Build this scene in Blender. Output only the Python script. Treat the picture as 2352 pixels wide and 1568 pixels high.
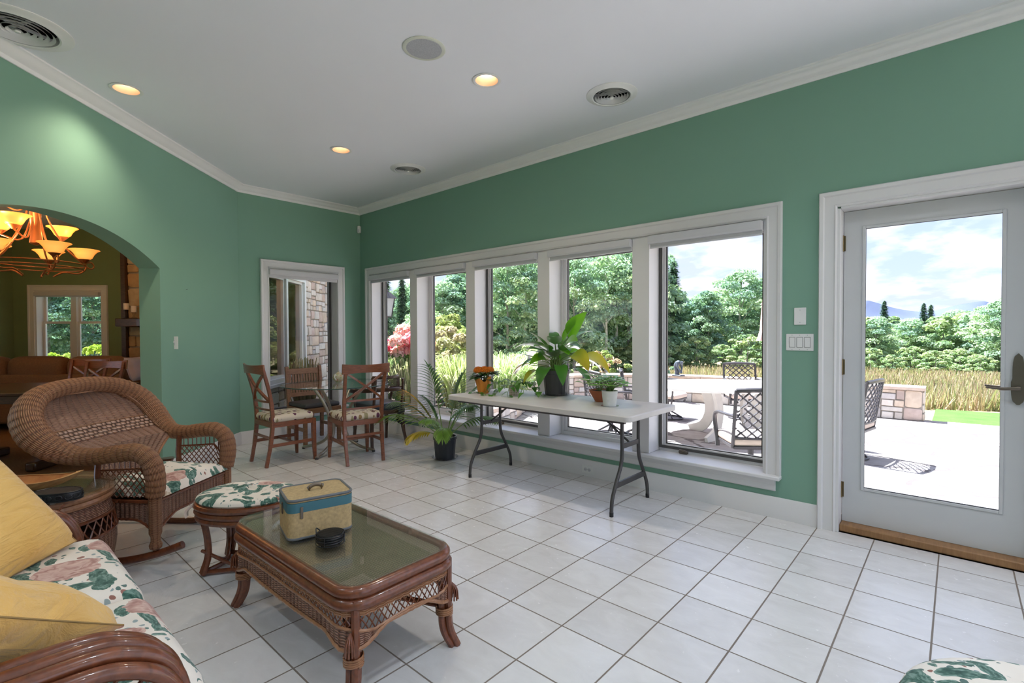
import bpy, math, random
from mathutils import Vector, Matrix
from math import sin, cos, pi, radians, sqrt, floor
random.seed(7)
for o in list(bpy.data.objects): bpy.data.objects.remove(o)
SC = bpy.context.scene
COL = SC.collection
V = Vector

# ---------------------------------------------------------------- camera
cam_d = bpy.data.cameras.new('camera')
cam = bpy.data.objects.new('camera', cam_d); COL.objects.link(cam)
R_ = V((0.744777017, 0.667304227, -0.003501825)); U_ = V((-0.009115981, 0.015421206, 0.99983953)); F_ = V((-0.667251147, 0.74462558, -0.017568492))
m = Matrix((R_, U_, -F_)).transposed().to_4x4(); m.translation = V((1.6104208, -2.0877729, 1.305673))
cam.matrix_world = m
cam_d.sensor_width = 36; cam_d.lens = 17.487; cam_d.clip_start = 0.02; cam_d.clip_end = 8000
SC.camera = cam

# ---------------------------------------------------------------- sky, sun, exposure
SC.view_settings.view_transform = 'Standard'; SC.view_settings.look = 'None'
SC.view_settings.gamma = 1; SC.view_settings.use_curve_mapping = False
SC.view_settings.exposure = 0.88
W = bpy.data.worlds.new('sky'); SC.world = W; W.use_nodes = True
wt = W.node_tree; bg = wt.nodes['Background']
def wn(ty, **k):
    n = wt.nodes.new('ShaderNode' + ty)
    for a, b in k.items(): setattr(n, a, b)
    return n
tc = wn('TexCoord'); sp = wn('SeparateXYZ'); wt.links.new(tc.outputs['Generated'], sp.inputs[0])
mx = wn('Math', operation='MAXIMUM'); wt.links.new(sp.outputs[2], mx.inputs[0]); mx.inputs[1].default_value = 0.0
ad = wn('Math', operation='ADD'); wt.links.new(mx.outputs[0], ad.inputs[0]); ad.inputs[1].default_value = 0.30
dv = wn('VectorMath', operation='DIVIDE'); wt.links.new(tc.outputs['Generated'], dv.inputs[0])
cb = wn('CombineXYZ'); cb.inputs[2].default_value = 1.0
for i in (0, 1): wt.links.new(ad.outputs[0], cb.inputs[i])
wt.links.new(cb.outputs[0], dv.inputs[1])
nz = wn('TexNoise'); nz.inputs['Scale'].default_value = 3.4; nz.inputs['Detail'].default_value = 9; nz.inputs['Roughness'].default_value = 0.58
wt.links.new(dv.outputs[0], nz.inputs['Vector'])
cr_ = wn('ValToRGB'); wt.links.new(nz.outputs['Fac'], cr_.inputs[0])
e = cr_.color_ramp.elements; e[0].position = 0.40; e[1].position = 0.56; e[0].color = (0, 0, 0, 1); e[1].color = (1, 1, 1, 1)
gr = wn('ValToRGB'); wt.links.new(mx.outputs[0], gr.inputs[0])
e = gr.color_ramp.elements; e[0].position = 0; e[0].color = (0.58, 0.68, 0.95, 1); e[1].position = 0.6; e[1].color = (0.24, 0.40, 0.86, 1)
n2 = wn('TexNoise'); n2.inputs['Scale'].default_value = 5.0; n2.inputs['Detail'].default_value = 6; wt.links.new(dv.outputs[0], n2.inputs['Vector'])
cc = wn('ValToRGB'); wt.links.new(n2.outputs['Fac'], cc.inputs[0])
e = cc.color_ramp.elements; e[0].position = 0.38; e[0].color = (0.56, 0.63, 0.84, 1); e[1].position = 0.56; e[1].color = (0.94, 0.97, 1.08, 1)
mxr = wn('MixRGB'); wt.links.new(cr_.outputs[0], mxr.inputs[0]); wt.links.new(gr.outputs[0], mxr.inputs[1]); wt.links.new(cc.outputs[0], mxr.inputs[2])
wt.links.new(mxr.outputs[0], bg.inputs[0]); bg.inputs[1].default_value = 1.12

sun_d = bpy.data.lights.new('sun', 'SUN'); sun_d.energy = 20.0; sun_d.angle = radians(0.7); sun_d.color = (0.92, 0.955, 1.0)
sun = bpy.data.objects.new('sun', sun_d); COL.objects.link(sun); sun.location = (-20, 5, 40)
sun.rotation_euler = V((-0.50, 0.05, 1.0)).to_track_quat('Z', 'Y').to_euler()

# ---------------------------------------------------------------- mesh helpers
class MB:
    def __init__(s): s.v = []; s.f = []; s.uv = []; s.mi = []; s.col = []
    def add(s, vs, fs, uvs=None, col=None, mi=0):
        o = len(s.v); s.v += [tuple(p) for p in vs]
        for k, f in enumerate(fs):
            s.f.append(tuple(i + o for i in f)); s.uv.append(uvs[k] if uvs else None); s.mi.append(mi)
        c = col or (1, 1, 1)
        s.col += [c] * len(vs) if not (col and isinstance(col, list)) else col
        return s
    def box(s, x0, x1, y0, y1, z0, z1, M=None, col=None, mi=0):
        vs = [V((x, y, z)) for z in (z0, z1) for y in (y0, y1) for x in (x0, x1)]
        if M is not None: vs = [M @ p for p in vs]
        dx, dy, dz = x1 - x0, y1 - y0, z1 - z0
        fs = [(0, 2, 3, 1), (4, 5, 7, 6), (0, 1, 5, 4), (2, 6, 7, 3), (0, 4, 6, 2), (1, 3, 7, 5)]
        P = [(x, y, z) for z in (z0, z1) for y in (y0, y1) for x in (x0, x1)]
        uv = []
        for k, f in enumerate(fs):
            a, b = ((0, 1), (0, 1), (0, 2), (0, 2), (1, 2), (1, 2))[k]
            uv.append([(P[i][a], P[i][b]) for i in f])
        return s.add(vs, fs, uv, col, mi)
    def tube(s, pts, r, n=8, caps=True, closed=False, phase=0.0, flat=None, up=None, col=None, mi=0, uvo=0.0):
        pts = [V(p) for p in pts]; N = len(pts)
        T = []
        for i in range(N):
            a = pts[(i - 1) % N] if (closed or i > 0) else pts[i]
            b = pts[(i + 1) % N] if (closed or i < N - 1) else pts[i]
            t = (b - a); T.append(t.normalized() if t.length > 1e-9 else V((0, 0, 1)))
        u = V(up) if up else (V((0, 0, 1)) if abs(T[0].z) < 0.9 else V((1, 0, 0)))
        u = (u - T[0] * u.dot(T[0])).normalized()
        vs = []; L = [0.0]
        for i in range(1, N): L.append(L[-1] + (pts[i] - pts[i - 1]).length)
        cfirst = None
        for i in range(N):
            u = (u - T[i] * u.dot(T[i]));
            u = u.normalized() if u.length > 1e-6 else T[i].orthogonal().normalized()
            w = T[i].cross(u)
            ri = r[i] if isinstance(r, (list, tuple)) else r
            fl = (flat[i] if isinstance(flat, (list, tuple)) else flat) if flat else 1.0
            for k in range(n):
                a = 2 * pi * k / n + phase
                vs.append(pts[i] + u * (ri * cos(a)) + w * (ri * fl * sin(a)))
        fs = []; uv = []
        rm = (r[0] if isinstance(r, (list, tuple)) else r)
        for i in range(N if closed else N - 1):
            j = (i + 1) % N; l1 = L[i]; l2 = L[i + 1] if i + 1 < N else L[i] + (pts[0] - pts[-1]).length
            for k in range(n):
                k2 = (k + 1) % n
                fs.append((i * n + k, i * n + k2, j * n + k2, j * n + k))
                c = 2 * pi * rm / n
                uv.append([(l1 + uvo, k * c), (l1 + uvo, (k + 1) * c), (l2 + uvo, (k + 1) * c), (l2 + uvo, k * c)])
        if caps and not closed:
            fs.append(tuple(range(n - 1, -1, -1))); uv.append(None)
            fs.append(tuple((N - 1) * n + k for k in range(n))); uv.append(None)
        return s.add(vs, fs, uv, col, mi)
    def lathe(s, prof, n=24, c=(0, 0, 0), sx=1.0, sy=1.0, col=None, mi=0, M=None, rib=0, ribd=0.0, cap=True):
        c = V(c); vs = []
        for (r, z) in prof:
            for k in range(n):
                a = 2 * pi * k / n
                rr = r * (1 + (ribd * (1 if (k * rib // n) % 2 else -1) if rib else 0))
                p = V((rr * cos(a) * sx, rr * sin(a) * sy, z))
                vs.append((M @ p if M is not None else p) + c)
        fs = []; uv = []
        L = [0]
        for i in range(1, len(prof)): L.append(L[-1] + math.hypot(prof[i][0] - prof[i - 1][0], prof[i][1] - prof[i - 1][1]))
        rm = max(p[0] for p in prof)
        for i in range(len(prof) - 1):
            for k in range(n):
                k2 = (k + 1) % n
                fs.append((i * n + k, i * n + k2, (i + 1) * n + k2, (i + 1) * n + k))
                q = 2 * pi * rm / n
                uv.append([(k * q, L[i]), ((k + 1) * q, L[i]), ((k + 1) * q, L[i + 1]), (k * q, L[i + 1])])
        if cap and prof[0][0] > 1e-5: fs.append(tuple(range(n - 1, -1, -1))); uv.append(None)
        if cap and prof[-1][0] > 1e-5: fs.append(tuple((len(prof) - 1) * n + k for k in range(n))); uv.append(None)
        return s.add(vs, fs, uv, col, mi)
    def grid(s, fn, nu, nv, col=None, uvs=(1, 1), mi=0, flip=False):
        vs = [fn(i / nu, j / nv) for j in range(nv + 1) for i in range(nu + 1)]
        fs = []; uv = []
        for j in range(nv):
            for i in range(nu):
                a = j * (nu + 1) + i; f = (a, a + 1, a + nu + 2, a + nu + 1)
                q = [(i / nu * uvs[0], j / nv * uvs[1]), ((i + 1) / nu * uvs[0], j / nv * uvs[1]), ((i + 1) / nu * uvs[0], (j + 1) / nv * uvs[1]), (i / nu * uvs[0], (j + 1) / nv * uvs[1])]
                if flip: f = f[::-1]; q = q[::-1]
                fs.append(f); uv.append(q)
        return s.add(vs, fs, uv, col, mi)
    def prism(s, poly, z0, z1, M=None, col=None, mi=0):
        n = len(poly)
        vs = [V((x, y, z0)) for x, y in poly] + [V((x, y, z1)) for x, y in poly]
        if M is not None: vs = [M @ p for p in vs]
        fs = [tuple(range(n - 1, -1, -1)), tuple(range(n, 2 * n))] + [(i, (i + 1) % n, n + (i + 1) % n, n + i) for i in range(n)]
        uv = [[poly[i] for i in range(n - 1, -1, -1)], [poly[i] for i in range(n)]] + [None] * n
        return s.add(vs, fs, uv, col, mi)
    def rbox(s, sx, sy, sz, r, c=(0, 0, 0), n=10, M=None, bulge=0.0, col=None):
        # rounded box centred on c; bulge lifts the middle of top and bottom
        c = V(c); h = V((sx / 2, sy / 2, sz / 2)); done = {}
        vs = []; fs = []
        def P(p):
            k = tuple(round(t, 6) for t in p)
            if k in done: return done[k]
            q = V([p[i] * h[i] for i in range(3)])
            inner = V([max(-h[i] + r, min(h[i] - r, q[i])) if h[i] > r else 0 for i in range(3)])
            d = q - inner
            if d.length > 1e-9: q = inner + d.normalized() * r
            if bulge and abs(p[2]) > 0.5: q.z += math.copysign(bulge, p[2]) * max(0, 1 - p[0] ** 2) ** .5 * max(0, 1 - p[1] ** 2) ** .5
            vs.append((M @ q if M is not None else q) + c); done[k] = len(vs) - 1; return done[k]
        # non linear spacing so that the corners get samples
        def g(i, ax):
            e_ = min(1, r / h[ax]); m_ = 3
            ts = [-1 + e_ * (1 - cos(pi / 2 * k / m_)) for k in range(m_ + 1)]
            mid = [-1 + e_ + (2 - 2 * e_) * k / n for k in range(1, n)] if e_ < 1 else []
            tt = ts + mid + [-t for t in ts[::-1]]
            if e_ >= 1: tt = sorted(set(round(t, 6) for t in tt))
            return tt
        gs = [g(0, a) for a in range(3)]
        for ax in range(3):
            a, b = [(1, 2), (2, 0), (0, 1)][ax]
            for sg in (-1, 1):
                for i in range(len(gs[a]) - 1):
                    for j in range(len(gs[b]) - 1):
                        q = []
                        for (ii, jj) in ((i, j), (i + 1, j), (i + 1, j + 1), (i, j + 1)):
                            p = [0, 0, 0]; p[ax] = sg; p[a] = gs[a][ii]; p[b] = gs[b][jj]; q.append(P(p))
                        if sg < 0: q = q[::-1]
                        if len(set(q)) == 4: fs.append(tuple(q))
        return s.add(vs, fs, None, col)
    def sphere(s, c, r, n=12, m_=8, sc=(1, 1, 1), col=None):
        prof = [(max(1e-6, r * sin(pi * k / m_)), -r * cos(pi * k / m_)) for k in range(m_ + 1)]
        return s.lathe(prof, n, c, sc[0], sc[1], col, M=Matrix.Diagonal((1, 1, sc[2])))

def obj(name, mb, mat, parent=None, bevel=0, smooth=40, label=None, seg=2):
    me = bpy.data.meshes.new(name)
    me.from_pydata([tuple(p) for p in mb.v], [], mb.f); me.update()
    mats = mat if isinstance(mat, (list, tuple)) else [mat]
    for q in mats: me.materials.append(q)
    if len(mats) > 1: me.polygons.foreach_set('material_index', mb.mi)
    if any(u for u in mb.uv):
        ul = me.uv_layers.new(name='UVMap'); flat = []
        for f, u in zip(mb.f, mb.uv):
            flat += [c for q in (u if u else [(0, 0)] * len(f)) for c in q]
        ul.data.foreach_set('uv', flat)
    if any(c != (1, 1, 1) for c in mb.col):
        ca = me.color_attributes.new('Col', 'FLOAT_COLOR', 'POINT'); flat = []
        for c in mb.col: flat += [c[0], c[1], c[2], 1]
        ca.data.foreach_set('color', flat)
    if smooth:
        me.polygons.foreach_set('use_smooth', [True] * len(me.polygons))
        me.set_sharp_from_angle(angle=radians(smooth))
    o = bpy.data.objects.new(name, me); COL.objects.link(o)
    if parent is not None: o.parent = parent
    if bevel:
        b = o.modifiers.new('bevel', 'BEVEL'); b.width = bevel; b.segments = seg; b.limit_method = 'ANGLE'; b.angle_limit = radians(35)
    if label: o['label'] = label
    return o
def tag(o, label, cat, group=None, kind=None):
    o['label'] = label; o['category'] = cat
    if group: o['group'] = group
    if kind: o['kind'] = kind
    return o
def thing(name, label, cat, loc=(0, 0, 0), rz=0.0, group=None):
    o = bpy.data.objects.new(name, None); COL.objects.link(o); o.empty_display_size = 0.1
    o.location = loc; o.rotation_euler = (0, 0, rz)
    return tag(o, label, cat, group)
def struct(name, mb=None, mat=None, label=None, parent=None, **k):
    if mb is None:
        o = bpy.data.objects.new(name, None); COL.objects.link(o)
        if parent is not None: o.parent = parent
    else: o = obj(name, mb, mat, parent, **k)
    if parent is None: o['kind'] = 'structure'
    if label: o['label'] = label
    return o
def copy_tree(o, parent=None):
    c = o.copy(); COL.objects.link(c); c.parent = parent
    for ch in [x for x in bpy.data.objects if x.parent == o]: copy_tree(ch, c)
    return c
def cr(pts, k=6, closed=False):
    P = [V(p) for p in pts]; N = len(P); out = []
    rng = range(N) if closed else range(N - 1)
    for i in rng:
        p1, p2 = P[i], P[(i + 1) % N]
        p0 = P[(i - 1) % N] if (closed or i > 0) else p1 * 2 - p2
        p3 = P[(i + 2) % N] if (closed or i + 2 < N) else p2 * 2 - p1
        for j in range(k):
            t = j / k
            out.append(0.5 * ((2 * p1) + (p2 - p0) * t + (2 * p0 - 5 * p1 + 4 * p2 - p3) * t * t + (3 * p1 - p0 - 3 * p2 + p3) * t ** 3))
    if not closed: out.append(P[-1])
    return out
def miter(mb, path, prof, mapf, closed=False, col=None):
    # sweep prof [(offset to the left, height)] along the 2D path with mitred corners
    N = len(path); rows = []
    for i in range(N):
        p = V(path[i]).to_2d() if len(path[i]) > 2 else V(path[i])
        a = V(path[i - 1]) if (closed or i > 0) else None
        b = V(path[(i + 1) % N]) if (closed or i < N - 1) else None
        d1 = (p - a).normalized() if a is not None else (b - p).normalized()
        d2 = (b - p).normalized() if b is not None else d1
        n1 = V((-d1.y, d1.x)); n2_ = V((-d2.y, d2.x)); mm = (n1 + n2_).normalized(); k = 1 / max(0.2, mm.dot(n1))
        rows.append([mapf(p.x + mm.x * k * o, p.y + mm.y * k * o, h) for o, h in prof])
    n = len(prof); vs = [q for r in rows for q in r]; fs = []; uv = []
    for i in range(N if closed else N - 1):
        j = (i + 1) % N
        for k in range(n): fs.append((i * n + k, j * n + k, j * n + (k + 1) % n, i * n + (k + 1) % n))
    if not closed: fs += [tuple(range(n)), tuple((N - 1) * n + k for k in range(n - 1, -1, -1))]
    return mb.add(vs, fs, None, col)
def Rz(a, loc=(0, 0, 0)): return Matrix.Translation(V(loc)) @ Matrix.Rotation(a, 4, 'Z')
def lattice(mb, fn, nu, nv, r, slope=1, n=5, k=6):
    # two families of diagonals over the unit square mapped by fn
    for sgn in (1, -1):
        for i in range(-nv * slope, nu + nv * slope + 1):
            pts = []
            for j in range(k + 1):
                v = j / k; u = (i + sgn * v * nv * slope) / nu
                if -1e-6 <= u <= 1 + 1e-6: pts.append(fn(min(1, max(0, u)), v) + V((0, 0, 0)))
            if len(pts) > 1: mb.tube(pts, r, n, caps=False)
# ---------------------------------------------------------------- materials
class G:
    def __init__(s, name):
        s.m = bpy.data.materials.new(name); s.m.use_nodes = True; s.t = s.m.node_tree
        s.b = s.t.nodes['Principled BSDF']; s.o = s.t.nodes['Material Output']
    def set(s, sock, v):
        if isinstance(v, bpy.types.NodeSocket): s.t.links.new(v, sock)
        elif isinstance(v, bpy.types.Node): s.t.links.new(v.outputs[0], sock)
        elif isinstance(v, (tuple, list)) and len(v) == 3 and sock.type == 'RGBA': sock.default_value = (*v, 1)
        else: sock.default_value = v
    def n(s, ty, inp=None, **pr):
        nd = s.t.nodes.new('ShaderNode' + ty)
        for k, v in pr.items(): setattr(nd, k, v)
        for k, v in (inp or {}).items(): s.set(nd.inputs[k], v)
        return nd
    def math(s, op, a, b=None, c=None):
        nd = s.n('Math', operation=op); s.set(nd.inputs[0], a)
        if b is not None: s.set(nd.inputs[1], b)
        if c is not None: s.set(nd.inputs[2], c)
        return nd.outputs[0]
    def mix(s, f, a, b, mode='MIX'):
        nd = s.n('MixRGB', blend_type=mode); s.set(nd.inputs[0], f); s.set(nd.inputs[1], a); s.set(nd.inputs[2], b); return nd.outputs[0]
    def ramp(s, f, stops, interp='LINEAR'):
        nd = s.n('ValToRGB'); s.set(nd.inputs[0], f); r = nd.color_ramp; r.interpolation = interp
        while len(r.elements) < len(stops): r.elements.new(0.5)
        for e_, (p, c) in zip(r.elements, stops):
            e_.position = p; e_.color = (*c, 1) if isinstance(c, tuple) else (c, c, c, 1)
        return nd.outputs[0]
    def co(s, kind='Object'): return s.n('TexCoord').outputs[kind]
    def noise(s, vec, scale, detail=4, rough=0.5, out='Fac', dist=0.0):
        return s.n('TexNoise', {'Vector': vec, 'Scale': scale, 'Detail': detail, 'Roughness': rough, 'Distortion': dist}).outputs[out]
    def vor(s, vec, scale, feature='F1', rnd=1.0, metric='EUCLIDEAN', out='Distance'):
        nd = s.n('TexVoronoi', feature=feature)
        if feature != 'DISTANCE_TO_EDGE': nd.distance = metric
        s.set(nd.inputs['Vector'], vec); nd.inputs['Scale'].default_value = scale; nd.inputs['Randomness'].default_value = rnd
        return nd.outputs[out]
    def mapping(s, vec, scale=(1, 1, 1), rot=(0, 0, 0), loc=(0, 0, 0)):
        return s.n('Mapping', {'Vector': vec, 'Scale': scale, 'Rotation': rot, 'Location': loc}).outputs[0]
    def bump(s, h, st=0.3, d=0.01):
        nd = s.n('Bump', {'Height': h, 'Strength': st, 'Distance': d}); s.set(s.b.inputs['Normal'], nd); return nd
    def fin(s, col=None, rough=None, metal=None, spec=None, **k):
        if col is not None: s.set(s.b.inputs['Base Color'], col)
        if rough is not None: s.set(s.b.inputs['Roughness'], rough)
        if metal is not None: s.set(s.b.inputs['Metallic'], metal)
        if spec is not None: s.set(s.b.inputs['Specular IOR Level'], spec)
        for a, b in k.items(): s.set(s.b.inputs[a], b)
        return s.m
def plain(name, col, rough=0.5, metal=0.0, spec=0.5, var=0.06, nscale=8, bump=0.0, bscale=60, bd=0.002, **k):
    g = G(name); c = g.co()
    n_ = g.noise(c, nscale, 3)
    dk = tuple(x * (1 - var) for x in col); lt = tuple(min(1, x * (1 + var)) for x in col)
    cc_ = g.ramp(n_, [(0.3, dk), (0.7, lt)])
    if bump: g.bump(g.noise(c, bscale, 4), bump, bd)
    return g.fin(cc_, rough, metal, spec, **k)
def wood(name, dark, light, rough=0.35, scale=(3, 3, 40), coat=0.0):
    g = G(name); c = g.mapping(g.co(), scale)
    n_ = g.noise(c, 3, 6, 0.6, dist=0.6)
    g.bump(n_, 0.08, 0.002)
    return g.fin(g.ramp(n_, [(0.3, dark), (0.7, light)]), rough, **{'Coat Weight': coat})
def wicker(name, dark, mid, light, p=0.006, q=0.028, swap=False, rough=0.42):
    g = G(name); sx = g.n('SeparateXYZ', {0: g.co('UV')})
    a, b = (sx.outputs[1], sx.outputs[0]) if swap else (sx.outputs[0], sx.outputs[1])
    bi = g.math('FLOOR', g.math('DIVIDE', b, p))
    sh = g.math('MULTIPLY', g.math('MODULO', bi, 2.0), 0.5)
    st = g.math('ABSOLUTE', g.math('SINE', g.math('MULTIPLY', b, pi / p)))
    rib = g.math('ABSOLUTE', g.math('SINE', g.math('MULTIPLY', g.math('ADD', g.math('DIVIDE', a, q), 0.0), pi)))
    alt = g.math('ABSOLUTE', g.math('SINE', g.math('MULTIPLY', g.math('ADD', g.math('DIVIDE', a, q), sh), pi)))
    h = g.math('MULTIPLY', st, g.math('ADD', g.math('MULTIPLY', rib, 0.72), g.math('MULTIPLY', alt, 0.28)))
    nz_ = g.noise(g.co(), 14, 3)
    hh = g.math('ADD', g.math('MULTIPLY', h, 0.75), g.math('MULTIPLY', nz_, 0.3))
    g.bump(h, 0.9, 0.006)
    return g.fin(g.ramp(hh, [(0.12, dark), (0.42, mid), (0.95, light)]), rough)  # gaps between strands darkened in the colour, like shade in crevices
def floral(name, s=1.0, off=(0, 0, 0)):
    g = G(name); c = g.mapping(g.co(), (s, s, s * 0.5), (0, 0, 0), off)
    w = g.noise(c, 8, 3, out='Color'); cw = g.mix(0.07, c, w, 'ADD')
    base = g.ramp(g.noise(c, 3, 3), [(0.3, (0.70, 0.62, 0.53)), (0.7, (0.82, 0.77, 0.70))])
    # small sprigs
    nd = g.n('TexVoronoi', {'Vector': cw, 'Scale': 34.0}); pick = g.n('SeparateXYZ', {0: nd.outputs['Color']})
    zone = g.math('GREATER_THAN', g.noise(c, 5, 2), 0.47)
    sm = g.math('MULTIPLY', g.math('MULTIPLY', g.math('LESS_THAN', nd.outputs['Distance'], 0.33), g.math('GREATER_THAN', pick.outputs[0], 0.35)), zone)
    base = g.mix(sm, base, g.ramp(pick.outputs[1], [(0.0, (0.10, 0.17, 0.15)), (0.5, (0.30, 0.14, 0.11)), (0.75, (0.28, 0.34, 0.34))], 'CONSTANT'))
    for k, (rot, sc, lo, off) in enumerate((((0, 0, 0.6), (6.5, 15, 5), 0.38, 0.0), ((0, 0, -0.8), (16, 7.0, 6), 0.38, 3.7), ((0, 0, 1.9), (9, 21, 8), 0.34, 9.1))):
        lv = g.mapping(cw, sc, rot, (off, off, 0))
        nd = g.n('TexVoronoi', {'Vector': lv, 'Scale': 1.0}); pick = g.n('SeparateXYZ', {0: nd.outputs['Color']})
        dd = g.math('ADD', nd.outputs['Distance'], g.math('MULTIPLY', g.noise(lv, 5, 2), 0.12))
        msk = g.math('MULTIPLY', g.math('LESS_THAN', dd, lo + 0.07), g.math('LESS_THAN', pick.outputs[0], 0.70))
        vein = g.math('ADD', g.math('MULTIPLY', g.noise(lv, 7, 4), 0.8), g.math('MULTIPLY', dd, 0.35))
        base = g.mix(msk, base, g.ramp(vein, [(0.36, (0.022, 0.07, 0.055)), (0.50, (0.06, 0.14, 0.11)), (0.62, (0.20, 0.31, 0.26))]))
    fv = g.mapping(cw, (4.0, 4.0, 4.0), (0, 0, 0.3), (1.3, 2.2, 0))
    nd = g.n('TexVoronoi', {'Vector': fv, 'Scale': 1.0}); pick = g.n('SeparateXYZ', {0: nd.outputs['Color']})
    ed = g.math('ADD', nd.outputs['Distance'], g.math('MULTIPLY', g.noise(cw, 20, 2), 0.16))
    fm = g.math('MULTIPLY', g.math('LESS_THAN', ed, 0.52), g.math('LESS_THAN', pick.outputs[1], 0.78))
    sw = g.noise(cw, 13, 3, out='Color'); v2 = g.mix(0.35, fv, sw, 'ADD')
    rg = g.math('SINE', g.math('ADD', g.math('MULTIPLY', nd.outputs['Distance'], 34.0), g.math('MULTIPLY', g.noise(v2, 3.2, 3, dist=0.8), 22.0)))
    pet = g.math('ADD', g.math('MULTIPLY', rg, 0.22), g.math('ADD', g.math('MULTIPLY', g.noise(cw, 30, 3), 0.5), g.math('MULTIPLY', nd.outputs['Distance'], 0.6)))
    rose = g.ramp(pet, [(0.05, (0.27, 0.12, 0.10)), (0.35, (0.46, 0.26, 0.22)), (0.9, (0.72, 0.53, 0.46))])
    tan = g.ramp(pet, [(0.05, (0.42, 0.29, 0.20)), (0.9, (0.78, 0.69, 0.56))])
    base = g.mix(fm, base, g.mix(g.math('GREATER_THAN', pick.outputs[0], 0.62), rose, tan))
    g.bump(g.noise(c, 180, 2), 0.12, 0.001)
    return g.fin(base, 0.85, spec=0.2, **{'Sheen Weight': 0.15})
def dots(name):
    g = G(name); c = g.mapping(g.co(), (1, 1, 0.15))
    nd = g.n('TexVoronoi', {'Vector': c, 'Scale': 21.0, 'Randomness': 0.6}); pick = g.n('SeparateXYZ', {0: nd.outputs['Color']})
    msk = g.math('MULTIPLY', g.math('LESS_THAN', nd.outputs['Distance'], 0.43), g.math('GREATER_THAN', pick.outputs[1], 0.12))
    cc_ = g.ramp(pick.outputs[0], [(0.0, (0.14, 0.05, 0.09)), (0.4, (0.30, 0.20, 0.09)), (0.62, (0.13, 0.06, 0.05)), (0.8, (0.34, 0.30, 0.17))], 'CONSTANT')
    return g.fin(g.mix(msk, (0.66, 0.58, 0.47), cc_), 0.8, spec=0.2)
def glass(name, tint=(0.96, 0.97, 0.96), ior=1.5, refl=1.0):
    g = G(name)
    bf = g.n('NewGeometry').outputs['Backfacing']
    fr = g.n('Fresnel', {'IOR': g.math('ADD', g.math('MULTIPLY', bf, 1 / ior - ior), ior)}); tr = g.n('BsdfTransparent', {'Color': tint}); gl = g.n('BsdfGlossy', {'Roughness': 0.0, 'Color': (refl, refl, refl)})
    mxs = g.n('MixShader'); g.t.links.new(fr.outputs[0], mxs.inputs[0]); g.t.links.new(tr.outputs[0], mxs.inputs[1]); g.t.links.new(gl.outputs[0], mxs.inputs[2])
    g.t.links.new(mxs.outputs[0], g.o.inputs['Surface']); return g.m
def leafm(name, tint=(1, 1, 1), trans=0.4, gloss=0.0):
    g = G(name); at = g.n('Attribute', attribute_name='Col')
    col = g.mix(1.0, at.outputs['Color'], tint, 'MULTIPLY')
    d = g.n('BsdfDiffuse', {'Color': col}); t = g.n('BsdfTranslucent', {'Color': g.mix(1.0, col, (1.15, 1.3, 0.75), 'MULTIPLY')})
    mxs = g.n('MixShader', {0: trans}); g.t.links.new(d.outputs[0], mxs.inputs[1]); g.t.links.new(t.outputs[0], mxs.inputs[2]); out = mxs.outputs[0]
    if gloss:
        gl = g.n('BsdfGlossy', {'Roughness': 0.35, 'Color': (1, 1, 1)}); fr = g.n('Fresnel', {'IOR': 1.45})
        m2 = g.n('MixShader'); g.t.links.new(g.math('MULTIPLY', fr, gloss), m2.inputs[0]); g.t.links.new(out, m2.inputs[1]); g.t.links.new(gl.outputs[0], m2.inputs[2]); out = m2.outputs[0]
    g.t.links.new(out, g.o.inputs['Surface']); return g.m
def emit(name, col, st):
    g = G(name); return g.fin((0.8, 0.8, 0.8), 0.5, **{'Emission Color': col, 'Emission Strength': st})
def vcol(name, rough=0.8, bump=0.4, bscale=40, bd=0.01, var=0.25, spec=0.3):
    g = G(name); at = g.n('Attribute', attribute_name='Col'); c = g.co(); n_ = g.noise(c, bscale, 5, 0.6)
    if bump: g.bump(n_, bump, bd)
    return g.fin(g.mix(1.0, at.outputs['Color'], g.ramp(g.noise(c, bscale * 0.4, 4), [(0.25, 1 - var), (0.75, 1.0)]), 'MULTIPLY'), rough, spec=spec)

# floor tiles
g = G('floor_tile'); c = g.co(); T_ = 0.308
sx = g.n('SeparateXYZ', {0: c})
def edge(a):
    f = g.math('FRACT', g.math('DIVIDE', a, T_)); return g.math('MINIMUM', f, g.math('SUBTRACT', 1.0, f))
ed = g.math('MINIMUM', edge(sx.outputs[0]), edge(sx.outputs[1]))
gm = g.n('MapRange', {0: ed, 1: 0.009, 2: 0.014, 3: 1.0, 4: 0.0}).outputs[0]
idv = g.n('CombineXYZ', {0: g.math('FLOOR', g.math('DIVIDE', sx.outputs[0], T_)), 1: g.math('FLOOR', g.math('DIVIDE', sx.outputs[1], T_))})
wnz = g.n('TexWhiteNoise', {'Vector': idv}, noise_dimensions='3D').outputs['Value']
wv = g.n('TexWhiteNoise', {'Vector': idv}, noise_dimensions='3D').outputs['Color']
tv = g.mix(1.0, c, wv, 'ADD')
n1 = g.noise(g.mapping(tv, (1, 1.6, 1)), 6, 8, 0.6, dist=0.8); n3 = g.noise(tv, 28, 4, 0.6)
tc_ = g.ramp(g.math('ADD', g.math('MULTIPLY', n1, 0.7), g.math('MULTIPLY', wnz, 0.3)), [(0.2, (0.60, 0.585, 0.575)), (0.55, (0.70, 0.69, 0.685)), (0.85, (0.77, 0.765, 0.765))])
col = g.mix(gm, tc_, (0.20, 0.165, 0.135))
hb = g.math('SUBTRACT', g.math('ADD', n1, g.math('MULTIPLY', n3, 0.25)), g.math('MULTIPLY', gm, 1.2))
g.bump(hb, 0.28, 0.006)
M_floor = g.fin(col, g.math('ADD', g.math('MULTIPLY', gm, 0.5), g.math('ADD', 0.15, g.math('MULTIPLY', n3, 0.18))), spec=0.6)

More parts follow.
